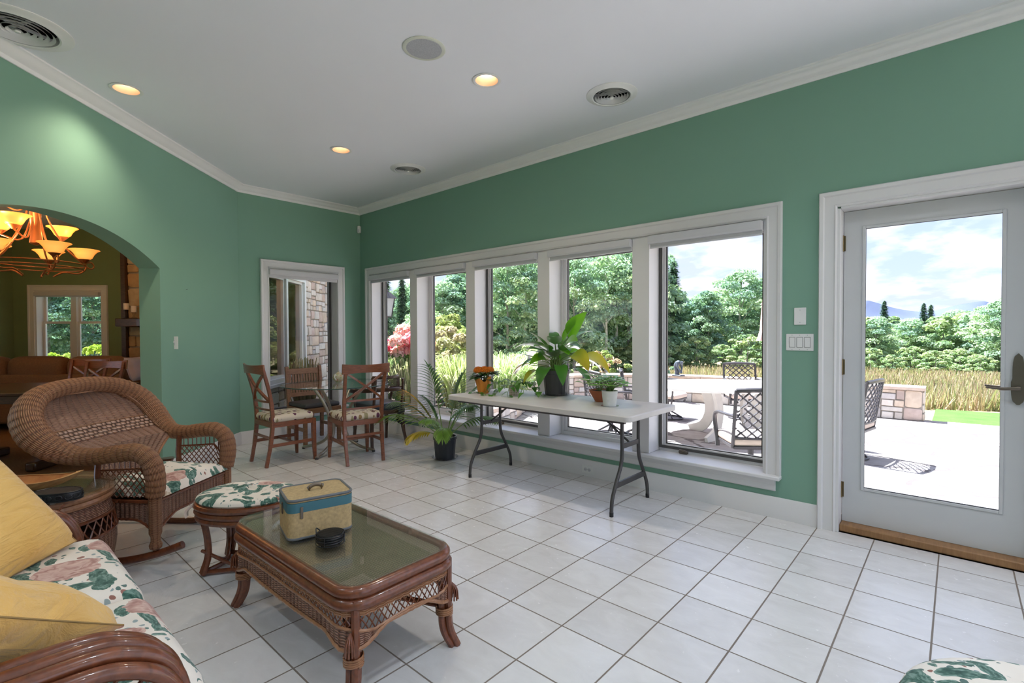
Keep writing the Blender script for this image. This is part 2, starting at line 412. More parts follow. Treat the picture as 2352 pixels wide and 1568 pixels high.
M_wall = plain('sage_green_paint', (0.220, 0.390, 0.298), 0.75, var=0.02, nscale=1.2, bump=0.05, bscale=260, bd=0.0005, spec=0.25)
M_wall_warm = plain('warm_lit_green_paint', (0.20, 0.26, 0.13), 0.75, var=0.02, spec=0.25)  # dining wall green shifted to olive, warm lamplight put into the colour
M_ceil = plain('ceiling_white_paint', (0.86, 0.87, 0.92), 0.85, var=0.01, nscale=1, spec=0.2)
M_trim = plain('white_trim_paint', (0.74, 0.73, 0.735), 0.38, var=0.015, nscale=2)
M_crown = plain('crown_paint', (0.88, 0.87, 0.88), 0.4, var=0.01)
M_door = plain('door_paint', (0.60, 0.605, 0.615), 0.4, var=0.01)
M_white = plain('white_plastic', (0.80, 0.80, 0.79), 0.35, var=0.01)
M_shade = plain('shade_fabric', (0.62, 0.62, 0.65), 0.8, var=0.02)
M_bronze = plain('bronze_frame', (0.09, 0.085, 0.08), 0.45, 0.3)
M_alu = plain('aluminium_frame', (0.45, 0.47, 0.5), 0.35, 0.6)
M_brass = plain('aged_brass', (0.19, 0.14, 0.07), 0.38, 0.8)
M_handle = plain('oil_bronze', (0.17, 0.14, 0.11), 0.4, 0.7)
M_glass = glass('window_glass', (0.875, 0.88, 0.885), refl=0.35)
M_tglass = glass('table_glass', (0.94, 0.975, 0.96), 1.52)
M_dglass = glass('dining_window_glass', (0.66, 0.71, 0.75))
M_black = plain('black_metal', (0.02, 0.02, 0.022), 0.35, 0.2)
M_dark = plain('dark_void', (0.012, 0.012, 0.013), 0.9)
M_thresh = wood('oak_threshold', (0.24, 0.12, 0.05), (0.36, 0.19, 0.08), 0.45, (20, 3, 3))
M_cherry = wood('cherry_wood', (0.15, 0.045, 0.018), (0.27, 0.085, 0.034), 0.3, (6, 6, 30), 0.3)
M_mission = wood('oak_brown_wood', (0.19, 0.085, 0.04), (0.30, 0.15, 0.075), 0.4, (6, 6, 30), 0.1)
M_dwood = wood('dark_walnut', (0.035, 0.016, 0.009), (0.085, 0.038, 0.02), 0.3, (5, 5, 20), 0.3)
M_rattan = wood('rattan_pole', (0.10, 0.027, 0.011), (0.21, 0.062, 0.024), 0.28, (14, 14, 14), 0.35)
M_rlight = wood('rattan_light', (0.24, 0.10, 0.045), (0.40, 0.19, 0.09), 0.35, (14, 14, 14), 0.2)
M_wick = wicker('wicker_roll', (0.10, 0.035, 0.014), (0.30, 0.125, 0.055), (0.50, 0.25, 0.13), 0.0062, 0.034)
M_wick2 = wicker('wicker_panel', (0.11, 0.045, 0.025), (0.33, 0.17, 0.11), (0.52, 0.33, 0.25), 0.0062, 0.045)
M_wick3 = wicker('wicker_skirt', (0.06, 0.022, 0.012), (0.22, 0.09, 0.05), (0.50, 0.30, 0.22), 0.008, 0.030)
M_wtop = wicker('woven_table_top', (0.10, 0.06, 0.035), (0.32, 0.22, 0.14), (0.55, 0.43, 0.31), 0.007, 0.014)
M_floral = floral('floral_fabric'); M_floral2 = floral('floral_fabric_footstool', 1.15, (0.21, 0.16, 0)); M_floral3 = floral('floral_fabric_rocker', 1.1, (0.37, 0.05, 0))
M_dots = dots('leaf_spot_fabric')
M_navy = plain('dark_vinyl', (0.03, 0.04, 0.055), 0.35)
M_char = plain('charcoal_vinyl', (0.05, 0.045, 0.045), 0.4)
g = G('yellow_cotton'); c = g.co(); g.bump(g.math('ADD', g.noise(g.mapping(c, (2, 9, 3)), 3.0, 4, dist=1.2), g.math('MULTIPLY', g.noise(c, 400, 1), 0.03)), 0.5, 0.035)
M_yellow = g.fin(g.ramp(g.noise(c, 4, 3), [(0.3, (0.74, 0.42, 0.10)), (0.7, (0.86, 0.54, 0.17))]), 0.7, spec=0.2, **{'Sheen Weight': 0.3})
M_seam = plain('ochre_thread', (0.35, 0.22, 0.08), 0.8)
M_foldtop = plain('grey_white_plastic', (0.62, 0.59, 0.57), 0.42, var=0.03, bump=0.1, bscale=300, bd=0.0006)
M_grey = plain('grey_powdercoat', (0.075, 0.07, 0.07), 0.4, 0.4)
M_pot = plain('black_nursery_plastic', (0.028, 0.033, 0.042), 0.4)
M_potg = plain('dark_grey_nursery_plastic', (0.06, 0.058, 0.066), 0.45)
M_clear = glass('clear_saucer', (0.8, 0.8, 0.82), 1.45)
M_soil = plain('potting_soil', (0.05, 0.032, 0.02), 0.95, bump=1.0, bscale=90, bd=0.01)
M_terra = plain('terracotta', (0.42, 0.13, 0.06), 0.7)
M_orange = plain('orange_foil', (0.72, 0.26, 0.03), 0.4, 0.1)
M_leaf = leafm('plant_leaf', trans=0.45, gloss=0.6)
M_tree = leafm('tree_leaf', trans=0.35)
M_petal = leafm('petal', trans=0.3)
M_stem = plain('green_stem', (0.16, 0.26, 0.07), 0.5)
M_bark = plain('pale_bark', (0.30, 0.28, 0.25), 0.9, var=0.3, nscale=5, bump=0.6, bscale=20, bd=0.02)
M_stone = vcol('veneer_stone', 0.85, 0.5, 30, 0.012)
M_mortar = plain('mortar', (0.34, 0.30, 0.26), 0.95, bump=0.4, bscale=80)
M_cream = plain('cream_seat_fabric', (0.62, 0.50, 0.42), 0.8)
M_patiomet = plain('dark_cast_metal', (0.06, 0.055, 0.06), 0.4, 0.4)
M_lstone = plain('pale_table_stone', (0.78, 0.74, 0.70), 0.5, var=0.05)
M_sofa = plain('brown_chenille', (0.17, 0.085, 0.04), 0.9, var=0.15, nscale=60, bump=0.3, bscale=200)
M_lilac = plain('pale_lilac_fabric', (0.42, 0.38, 0.46), 0.8)
M_tweed = plain('tan_tweed', (0.44, 0.32, 0.16), 0.8, var=0.16, nscale=90, bump=0.3, bscale=300, bd=0.001)
M_teal = plain('teal_band', (0.045, 0.15, 0.19), 0.5, var=0.05)
M_slate = plain('grey_leather_trim', (0.12, 0.13, 0.14), 0.5)
M_bowl = wood('carved_bowl_wood', (0.38, 0.17, 0.06), (0.62, 0.36, 0.15), 0.5, (3, 14, 3))
M_bowlin = wood('bowl_inside_wood', (0.40, 0.12, 0.03), (0.60, 0.24, 0.07), 0.5, (6, 6, 3))
M_wax = plain('white_wax', (0.75, 0.66, 0.58), 0.5)
M_copper = plain('copper_brown_metal', (0.30, 0.13, 0.055), 0.38, 0.6)
g = G('flagstone'); c = g.co(); cw = g.mix(0.25, c, g.noise(c, 1.5, 4, out='Color'), 'ADD'); fv = g.mapping(cw, (0.9, 1.7, 1))
e1_ = g.vor(fv, 1.3, 'DISTANCE_TO_EDGE'); cl = g.vor(fv, 1.3, out='Color')
js = g.n('MapRange', {0: e1_, 1: 0.02, 2: 0.045, 3: 1.0, 4: 0.0}).outputs[0]
sc_ = g.ramp(g.n('SeparateXYZ', {0: cl}).outputs[0], [(0.0, (0.54, 0.47, 0.43)), (0.4, (0.64, 0.60, 0.58)), (0.75, (0.58, 0.51, 0.47)), (1.0, (0.70, 0.67, 0.64))])
sc_ = g.mix(0.45, sc_, g.ramp(g.noise(c, 5, 6, 0.65), [(0.25, (0.22, 0.17, 0.15)), (0.45, (0.52, 0.46, 0.43)), (0.7, (0.74, 0.71, 0.69))]))
g.bump(g.math('SUBTRACT', g.noise(c, 6, 5), js), 0.5, 0.02)
M_flag = g.fin(g.mix(1.0, g.mix(g.math('MULTIPLY', js, g.math('GREATER_THAN', g.noise(c, 2.2, 3), 0.46)), sc_, (0.20, 0.16, 0.15)), (0.60, 0.585, 0.59), 'MULTIPLY'), 0.8)
g = G('meadow'); c = g.co(); n_ = g.noise(g.mapping(c, (0.6, 1.5, 1)), 1.2, 7, 0.65)
M_meadow = g.fin(g.ramp(n_, [(0.3, (0.26, 0.24, 0.12)), (0.5, (0.36, 0.28, 0.16)), (0.7, (0.32, 0.31, 0.15))]), 1.0, spec=0.1)
g = G('lawn'); c = g.co(); g.bump(g.noise(c, 120, 3), 0.8, 0.03)
M_lawn = g.fin(g.ramp(g.noise(c, 3, 6, 0.7), [(0.3, (0.08, 0.17, 0.04)), (0.7, (0.135, 0.235, 0.065))]), 1.0, spec=0.1)
M_hill = plain('hazed_wooded_hill', (0.105, 0.125, 0.19), 1.0, var=0.08, nscale=0.01, spec=0.0)  # blue haze of distance is put into the base colour
# ---------------------------------------------------------------- the setting
q2 = 0.70710678
def E(e1, e2, z=0.0): return V(((-e1 + e2) * q2, (e1 + e2) * q2, z))
YW = 1.734; XB = -4.69; CH = 3.05
def slab(mb, mapf, L0, L1, Z0, Z1, holes, t):
    # wall of boxes along a axis (L) and z with rectangular holes, thickness t, mapf(a, d, z)
    xs = sorted(set([L0, L1] + [v for h in holes for v in h[:2]])); zs = sorted(set([Z0, Z1] + [v for h in holes for v in h[2:]]))
    for i in range(len(xs) - 1):
        for j in range(len(zs) - 1):
            a, b, c_, d = xs[i], xs[i + 1], zs[j], zs[j + 1]; ma, mz = (a + b) / 2, (c_ + d) / 2
            if any(h[0] < ma < h[1] and h[2] < mz < h[3] for h in holes): continue
            vs = [mapf(x, y, z) for z in (c_, d) for y in (0, t) for x in (a, b)]
            mb.add(vs, [(0, 2, 3, 1), (4, 5, 7, 6), (0, 1, 5, 4), (2, 6, 7, 3), (0, 4, 6, 2), (1, 3, 7, 5)])
def frame(mb, mapf, x0, x1, z0, z1, w, d0, d1, wb=None):
    wb = wb or w
    for (a, b, c_, d) in ((x0, x0 + w, z0, z1), (x1 - w, x1, z0, z1), (x0 + w, x1 - w, z1 - w, z1), (x0 + w, x1 - w, z0, z0 + wb)):
        vs = [mapf(x, y, z) for z in (c_, d) for y in (d0, d1) for x in (a, b)]
        mb.add(vs, [(0, 2, 3, 1), (4, 5, 7, 6), (0, 1, 5, 4), (2, 6, 7, 3), (0, 4, 6, 2), (1, 3, 7, 5)])
def pbox(mb, mapf, x0, x1, z0, z1, d0, d1):
    vs = [mapf(x, y, z) for z in (z0, z1) for y in (d0, d1) for x in (x0, x1)]
    mb.add(vs, [(0, 2, 3, 1), (4, 5, 7, 6), (0, 1, 5, 4), (2, 6, 7, 3), (0, 4, 6, 2), (1, 3, 7, 5)]); return mb
room = [(8, -5.5), (8, YW), (XB, YW), (XB, 0.13), (0.94, -5.5)]
fl = MB(); fl.prism([(8.2, -5.7), (8.2, YW + .05), (XB - .05, YW + .05), (XB - .05, 0.16), (-4.72, 0.085), (0.9, -5.7)], -0.12, 0.0); struct('floor', fl, M_floor, smooth=0)
ce = MB(); ce.prism([(8.2, -5.7), (8.2, 2.0), (-4.95, 2.0), (-4.95, 0.2), (0.75, -5.7)], CH, CH + 0.25); ceiling = struct('ceiling', ce, M_ceil, smooth=0)
# window wall
mw = lambda a, d, z: V((a, YW + d, z))
w_ = MB(); slab(w_, mw, -4.92, 8.2, -0.3, CH, [(-4.47, 0.64, 0.27, 2.13), (1.03, 1.99, 0.0, 2.105), (2.35, 7.9, 0.05, 2.95)], 0.226); struct('wall_right', w_, M_wall, smooth=0)  # last and widest hole is added out of view for fill daylight
mback = lambda a, d, z: V((XB - d, a, z))
w_ = MB(); slab(w_, mback, 0.13, YW, -0.3, CH, [(0.44, 1.40, 0.30, 2.12)], 0.226); struct('wall_back', w_, M_wall, smooth=0)
ml = lambda s, d, z: E(3.408 - s, -3.225 - d, z)
S0, S1, ZA, ZT = 1.417, 3.38, 1.89, 2.14
Rr = (((S1 - S0) / 2) ** 2 + (ZT - ZA) ** 2) / (2 * (ZT - ZA))
def arch(s): return ZT - (Rr - sqrt(Rr * Rr - (s - (S0 + S1) / 2) ** 2))
w_ = MB(); TW = 0.18
for a, b in ((0, S0), (S1, 8.0)): slab(w_, ml, a, b, -0.3, CH, [], TW)
NA = 32; vs = []; fs = []
for i in range(NA + 1):
    s = S0 + (S1 - S0) * i / NA
    for d in (0, TW): vs += [ml(s, d, arch(s)), ml(s, d, CH)]
for i in range(NA):
    o = i * 4; fs += [(o, o + 4, o + 5, o + 1), (o + 2, o + 3, o + 7, o + 6), (o, o + 2, o + 6, o + 4)]
w_.add(vs, fs); struct('wall_left', w_, M_wall, smooth=20)
w_ = MB(); slab(w_, lambda a, d, z: V((a, -5.5 - d, z)), 0.9, 8.2, -0.3, CH, [], 0.2); struct('wall_rear', w_, M_wall, smooth=0)
w_ = MB(); slab(w_, lambda a, d, z: V((8 + d, a, z)), -5.5, 2.0, -0.3, CH, [(-3.5, 1.5, 0.05, 2.95)], 0.2); struct('wall_side', w_, M_wall, smooth=0)  # unseen opening added in this wall to let in more daylight
# mouldings
cp = [(0, 0), (0.088, 0), (0.088, -0.012), (0.07, -0.018), (0.058, -0.034), (0.034, -0.052), (0.016, -0.06), (0.016, -0.074), (0.01, -0.084), (0, -0.084)]
t_ = MB(); miter(t_, room, cp, lambda x, y, h: V((x, y, CH + h)), closed=True); struct('trim_1', t_, M_crown, smooth=35, label='white crown moulding along the top of the green walls')
bp = [(0, 0), (0.016, 0), (0.016, 0.115), (0.012, 0.122), (0.012, 0.135), (0.006, 0.147), (0, 0.147)]
zf = lambda x, y, h: V((x, y, h))
t_ = MB(); miter(t_, [(0.925, YW), (XB, YW), (XB, 0.13), tuple(ml(S0, 0, 0))[:2]], bp, zf); struct('baseboard_right', t_, M_trim, smooth=35)
t_ = MB(); miter(t_, [tuple(ml(S1, 0, 0))[:2], tuple(ml(8, 0, 0))[:2]], bp, zf); struct('baseboard_left', t_, M_trim, smooth=35)
t_ = MB(); miter(t_, [(8, YW), (7.92, YW)], bp, zf); struct('baseboard_side', t_, M_trim, smooth=35)
# long window bank
CP = [(0, 0), (0, 0.016), (0.01, 0.022), (0.018, 0.015), (0.07, 0.017), (0.078, 0.026), (0.097, 0.03), (0.103, 0.02), (0.103, 0)]
ops = [(-4.404, -3.519), (-3.378, -2.491), (-2.347, -1.463), (-1.316, -0.438), (-0.283, 0.582)]
Z0, Z1 = 0.303, 2.09
w1 = struct('window_1', label='long bank of five windows in white trim with crank sashes')
mc = lambda a, b, h: V((a, YW - h, b))
t_ = MB(); miter(t_, [(-4.43, 0.303), (-4.43, 2.102), (0.60, 2.102), (0.60, 0.303)], CP, mc); struct('window_casing', t_, M_trim, parent=w1, smooth=35)
t_ = MB().box(-4.56, 0.705, 1.665, 1.955, 0.276, 0.303); struct('window_sill', t_, M_trim, parent=w1, bevel=0.006)
t_ = MB(); miter(t_, [(0.668, 0), (-4.53, 0)], [(0, 0), (0, 0.086), (0.036, 0.086), (0.03, 0.06), (0.018, 0.045), (0.022, 0.01), (0.014, 0)], lambda x, y, h: V((x, YW + y, 0.19 + h))); struct('window_apron', t_, M_trim, parent=w1, smooth=30)
t_ = MB()
for a, b in ((-4.472, -4.404), (0.582, 0.642)): t_.box(a, b, 1.7345, 1.96, 0.28, 2.128)
t_.box(-4.404, 0.582, 1.7345, 1.96, 2.09, 2.128); struct('window_jamb', t_, M_trim, parent=w1, smooth=0)
for i in range(4): struct('mullion', MB().box(ops[i][1], ops[i + 1][0], 1.718, 1.96, 0.3035, 2.0895), M_trim, parent=w1, bevel=0.004)
for i, (a, b) in enumerate(ops):
    dark = i in (0, 2, 4)
    s_ = MB(); frame(s_, mw, a, b, Z0, Z1, 0.03, 0.17, 0.222, 0.035)
    if dark: frame(s_, mw, a + 0.03, b - 0.03, Z0 + .035, Z1 - 0.03, 0.022, 0.185, 0.215)
    else: frame(s_, mw, a + 0.03, b - 0.03, Z0 + .035, Z1 - 0.03, 0.035, 0.178, 0.215)
    so = struct('sash', s_, M_trim, parent=w1, bevel=0.003)
    s_ = MB()
    if dark: frame(s_, mw, a + 0.006, b - 0.006, Z0 + 0.026, Z1 - .006, 0.022, 0.158, 0.1695); struct('screen_frame', s_, M_bronze, parent=so, smooth=0)
    s_ = MB(); k = 0.052 if dark else 0.065
    frame(s_, mw, a + k, b - k, Z0 + k + .005, Z1 - k, 0.008, 0.19, 0.21); struct('gasket', s_, M_bronze, parent=so, smooth=0)
    s_ = MB().box(a + k, b - k, YW + 0.196, YW + 0.202, Z0 + k, Z1 - k); struct('pane', s_, M_glass, parent=so, smooth=0)
    if dark:
        s_ = MB(); cx = -0.06 + (a + 0.283) if i != 4 else -0.065
        s_.sphere((cx, 1.895, 0.315), 0.028, 14, 8, (1.5, 0.9, 0.7)); s_.tube(cr([(cx, 1.885, 0.33), (cx - 0.02, 1.865, 0.338), (cx + 0.02, 1.86, 0.336), (cx + 0.05, 1.862, 0.33)]), 0.006, 8)
        struct('crank_handle', s_, M_handle, parent=so)
# patio door
d1 = struct('door_1', label='white glazed patio door with bronze lever, hinged on its left')
t_ = MB(); miter(t_, [(1.025, 0.0), (1.025, 2.11), (1.995, 2.11), (1.995, 0.0)], CP, mc); struct('door_casing', t_, M_trim, parent=d1, smooth=35)
t_ = MB()
for a, b in ((1.0, 1.043), (1.977, 2.02)): t_.box(a, b, 1.722, 1.96, 0.0, 2.10)
t_.box(1.043, 1.977, 1.722, 1.96, 2.094, 2.13); struct('door_jamb', t_, M_trim, parent=d1, bevel=0.003)
t_ = MB(); slab(t_, mw, 1.047, 1.973, 0.05, 2.09, [(1.160, 1.797, 0.285, 1.973)], 0.045)
for i in range(len(t_.v)): t_.v[i] = (t_.v[i][0], t_.v[i][1] + 0.096, t_.v[i][2])
dl = struct('door_leaf', t_, M_door, parent=d1, bevel=0.0)
t_ = MB(); frame(t_, mw, 1.147, 1.810, 0.272, 1.986, 0.018, 0.090, 0.096); struct('glazing_bead', t_, M_door, parent=dl, bevel=0.003)
t_ = MB(); frame(t_, mw, 1.160, 1.797, 0.285, 1.973, 0.005, 0.112, 0.118); struct('gasket', t_, M_bronze, parent=dl, smooth=0)
struct('pane', MB().box(1.16, 1.797, YW + 0.1145, YW + 0.1205, 0.285, 1.973), M_glass, parent=dl, smooth=0)
for z in (1.885, 1.072, 0.26): struct('hinge', MB().lathe([(0.0095, z - 0.052), (0.0095, z + 0.052)], 10, (1.040, 1.818, 0)).box(1.043, 1.056, 1.826, 1.8295, z - .05, z + .05), M_brass, parent=d1)
t_ = MB()
for sg, y0 in ((-1, 1.829), (1, 1.876)):
    pf = [(0.0165 * (1 - (abs(k) / 8) ** 4) ** .5 + (0.004 if k < 0 else 0), 0.143 * k / 8) for k in range(-8, 9)]
    poly = [(x, z) for x, z in pf] + [(-x, z) for x, z in pf[::-1]]
    t_.prism([(1.862 + x * 1.4, 1.04 + z) for x, z in poly[:]], 0, 0.012, Matrix(((1, 0, 0, 0), (0, 0, sg, y0), (0, 1, 0, 0), (0, 0, 0, 1))))
    t_.tube([(1.862, y0, 0.99), (1.862, y0 + sg * 0.045, 0.99)], 0.011, 12)
    t_.tube(cr([(1.868, y0 + sg * 0.045, 0.99), (1.84, y0 + sg * 0.05, 0.989), (1.79, y0 + sg * 0.05, 0.985), (1.73, y0 + sg * 0.045, 0.990)]), [0.011] * 5 + [0.009] * 8 + [0.006] * 6, 10, flat=0.55)
struct('door_handle', t_, M_handle, parent=dl)
struct('threshold', MB().box(1.043, 1.977, 1.745, 1.98, 0.0, 0.048), M_thresh, parent=d1, bevel=0.008)
t_ = MB(); miter(t_, [(2.35, 0.05), (2.35, 2.95), (7.9, 2.95), (7.9, 0.05)], CP, mc, closed=True); fill_op = struct('fill_opening', t_, M_trim, smooth=35)  # casing of an unglazed opening added out of view for fill light
t_ = MB(); frame(t_, mw, 2.35, 7.9, 0.05, 2.95, 0.03, 0.0, 0.225)
for k in range(1, 5): t_.box(2.35 + 1.11 * k - 0.03, 2.35 + 1.11 * k + 0.03, YW + 0.05, YW + 0.2, 0.08, 2.92)
struct('window_frame', t_, M_trim, parent=fill_op, smooth=0)  # frame bars belong to the added opening, left without glass
# small window on the back wall
w2 = struct('window_2', label='single white cased window on the short back wall')
mcb = lambda a, b, h: V((XB + h, a, b))
t_ = MB(); miter(t_, [(1.378, 0.33), (1.378, 2.11), (0.475, 2.11), (0.475, 0.33)], [(-o, h) for o, h in CP], mcb); struct('window_casing', t_, M_trim, parent=w2, smooth=35)
struct('window_sill', MB().box(XB - 0.22, XB + 0.07, 0.355, 1.50, 0.303, 0.33), M_trim, parent=w2, bevel=0.005)
struct('window_apron', MB().box(XB, XB + 0.022, 0.38, 1.475, 0.22, 0.303), M_trim, parent=w2, bevel=0.004)
t_ = MB(); frame(t_, mback, 0.442, 1.398, 0.3, 2.118, 0.022, 0.0005, 0.22); struct('window_jamb', t_, M_trim, parent=w2, smooth=0)
t_ = MB(); frame(t_, mback, 0.464, 1.376, 0.33, 2.096, 0.03, 0.17, 0.215); so = struct('sash', t_, M_alu, parent=w2, smooth=0)
t_ = MB(); frame(t_, mback, 0.468, 1.372, 0.335, 2.092, 0.022, 0.155, 0.1695); struct('screen_frame', t_, M_bronze, parent=so, smooth=0)
struct('pane', MB().box(XB - 0.198, XB - 0.192, 0.494, 1.346, 0.36, 2.066), M_glass, parent=so, smooth=0)

# roller shades, one in each opening
def shade(P0, P1, drop, label):
    P0 = V(P0); P1 = V(P1); ax = (P1 - P0).normalized(); out = V((0, 0, 1)).cross(ax)
    L = (P1 - P0).length; M = Matrix((ax, -out, V((0, 0, 1)))).transposed().to_4x4(); M.translation = P0
    o = thing('roller_shade', label, 'shade', P0, group='roller shades drawn up in the window heads'); Ml = M.copy(); Ml.translation = (0, 0, 0)
    a = MB(); pr = [(0, 0), (0.075, 0), (0.075, -0.05), (0.066, -0.062), (0.0, -0.062)]
    vs = [Ml @ V((x, y, z)) for x in (0, L) for y, z in pr]; a.add(vs, [(4, 3, 2, 1, 0), (5, 6, 7, 8, 9)] + [(i, (i + 1) % 5, 5 + (i + 1) % 5, 5 + i) for i in range(5)])
    obj('cassette', a, M_shade, o, smooth=20)
    a = MB(); a.box(0.004, L - 0.004, 0.03, 0.034, -drop + 0.012, -0.062, Ml); obj('fabric', a, M_shade, o, smooth=0)
    a = MB(); a.box(0.003, L - 0.003, 0.024, 0.04, -drop, -drop + 0.014, Ml); obj('bottom_rail', a, M_shade, o, bevel=0.003)
nm = ['rolled up grey roller shade in the window opening nearest the back corner', 'rolled up grey roller shade in the second window opening from the back corner',
      'rolled up grey roller shade in the middle opening of the five windows', 'rolled up grey roller shade above the large leafy pot plant on the folding table', 'rolled up grey roller shade in the window opening nearest the patio door']
for (a, b), l in zip(ops, nm): shade((a + 0.008, 1.745, 2.086), (b - 0.002, 1.745, 2.086), 0.098, l)
shade((XB - 0.012, 0.468, 2.092), (XB - 0.012, 1.368, 2.092), 0.10, 'rolled up white roller shade in the single window on the back wall')

# things on the walls
def plate(M, w, h, label, cat, name, kind):
    o = thing(name, label, cat, M.translation); Ml = M.copy(); Ml.translation = (0, 0, 0)
    obj('plate', MB().box(-w / 2, w / 2, -0.006, 0, -h / 2, h / 2, Ml), M_white, o, bevel=0.0025)
    def scr(x, z): obj('screw', MB().lathe([(0.0028, -0.0), (0.0028, 0.0012)], 10, M=Ml @ Matrix.Translation((x, -0.006, z)) @ Matrix.Rotation(pi / 2, 4, 'X')), M_alu, o)
    if kind == 'blank': scr(0, h * 0.36); scr(0, -h * 0.36)
    if kind == 'rocker3':
        for k in (-1, 0, 1):
            r = MB(); r.box(k * 0.046 - 0.0165, k * 0.046 + 0.0165, -0.0095, -0.006, -0.033, 0.033, Ml @ Matrix.Rotation(radians(3), 4, 'X')); obj('rocker', r, M_white, o, bevel=0.002)
            g_ = MB(); frame(g_, lambda a, d, z: Ml @ V((a, d, z)), k * 0.046 - 0.0185, k * 0.046 + 0.0185, -0.035, 0.035, 0.0016, -0.0066, -0.0058); obj('rocker_gap', g_, M_grey, o, smooth=0)
            scr(k * 0.046, 0.048); scr(k * 0.046, -0.048)
    if kind == 'switch':
        obj('toggle', MB().box(-0.006, 0.006, -0.016, -0.006, -0.004, 0.014, Ml @ Matrix.Rotation(radians(-20), 4, 'X')), M_white, o, bevel=0.002)
        obj('slot', MB().box(-0.012, 0.012, -0.0085, -0.006, -0.024, 0.024, Ml), M_shade, o, bevel=0.002); scr(0, -0.042); scr(0, 0.042)
    if kind == 'outlet':
        for k in (-1, 1):
            obj('socket', MB().lathe([(0.0165, 0), (0.0165, 0.003)], 20, M=Ml @ Matrix.Translation((k * 0.02, -0.0055, 0)) @ Matrix.Rotation(pi / 2, 4, 'X')), M_shade, o)
            for s in (-1, 1): obj('slot', MB().box(k * 0.02 + s * 0.006 - 0.001, k * 0.02 + s * 0.006 + 0.001, -0.0095, -0.008, -0.005, 0.005, Ml), M_dark, o, smooth=0)
        scr(0, 0)
    return o
I_ = Matrix.Translation((0.813, YW, 1.411)); plate(I_, 0.072, 0.116, 'blank white wall plate above the triple switch beside the patio door', 'wall plate', 'blank_plate', 'blank')
plate(Matrix.Translation((0.812, YW, 1.234)), 0.165, 0.114, 'white triple rocker switch plate beside the patio door', 'light switch', 'light_switch', 'rocker3')
plate(Matrix.Translation((-0.882, YW - 0.016, 0.062)), 0.116, 0.072, 'white power outlet set sideways in the baseboard under the folding table', 'outlet', 'power_outlet', 'outlet')
plate(Rz(radians(45), ml(1.225, 0, 1.223)) @ Matrix.Identity(4), 0.072, 0.118, 'white single toggle switch on the green wall right of the archway', 'light switch', 'light_switch', 'switch')
o = thing('motion_sensor', 'small white motion sensor in the corner above the small back window', 'sensor', (XB + 0.028, YW - 0.03, 2.76))
obj('housing', MB().rbox(0.045, 0.05, 0.1, 0.016, n=2, M=Rz(radians(-45))), M_white, o)
obj('lens', MB().rbox(0.03, 0.02, 0.04, 0.008, (0.012, -0.018, -0.02), n=2, M=Rz(radians(-45))), M_shade, o)
tag(obj('wall_nail', MB().tube([ml(1.03, 0.0, 1.735), ml(1.03, -0.012, 1.738)], 0.0016, 6).tube([ml(1.03, -0.012, 1.738), ml(1.03, -0.013, 1.738)], 0.0035, 8), M_grey), 'tiny nail left in the green wall right of the archway', 'nail')

# ceiling fittings
HOLES = []
def downlight(x, y, label, pw=22, lc=(1.0, 0.82, 0.62)):
    HOLES.append((x, y, 0.076))
    o = thing('recessed_light', label, 'ceiling light', (x, y, CH), group='recessed ceiling lights')
    obj('trim_ring', MB().lathe([(0.098, -0.001), (0.1, -0.005), (0.09, -0.008), (0.078, -0.004)], 40, cap=False), M_white, o)
    obj('reflector', MB().lathe([(0.078, -0.004), (0.066, 0.02), (0.058, 0.055), (0.052, 0.075)], 40, cap=False), plain_refl, o)
    obj('bulb', MB().lathe([(0.0001, 0.036), (0.026, 0.037), (0.046, 0.045), (0.05, 0.055), (0.05, 0.062)], 30, cap=False), M_bulb, o)
    l = bpy.data.lights.new('lamp', 'SPOT'); l.energy = pw; l.color = lc; l.spot_size = radians(130); l.spot_blend = 0.9; l.shadow_soft_size = 0.05
    lo = bpy.data.objects.new('lamp', l); COL.objects.link(lo); lo.parent = o; lo.location = (0, 0, -0.012)
    return o
plain_refl = plain('lamp_reflector', (0.95, 0.60, 0.40), 0.4, 0.0)
M_bulb = emit('warm_lamp', (1.0, 0.82, 0.62), 3.6)
downlight(-2.821, -1.254, 'lit recessed light near the left wall, in front of the big round vent')
downlight(-0.829, 0.382, 'lit recessed light between the round speaker and the window wall vent')
downlight(-2.775, 0.378, 'lit recessed light above the glass dining table end of the room')
for i_, (x, y) in enumerate(((1.2, 0.38), (1.2, -1.25), (-0.83, -1.25 - 1.63), (1.2, -2.9), (3.2, 0.38), (3.2, -1.25), (3.2, -2.9), (2.2, -4.4))):  # extra downlights added out of view as neutral fill
    l = downlight(x, y, 'added fill light out of view behind the camera, ' + ['above the patio door end', 'directly overhead', 'above the sofa back', 'behind the sofa', 'far right by the added opening', 'far right in mid room', 'far right rear', 'by the rear wall'][i_], 24, (0.78, 0.89, 1.0))
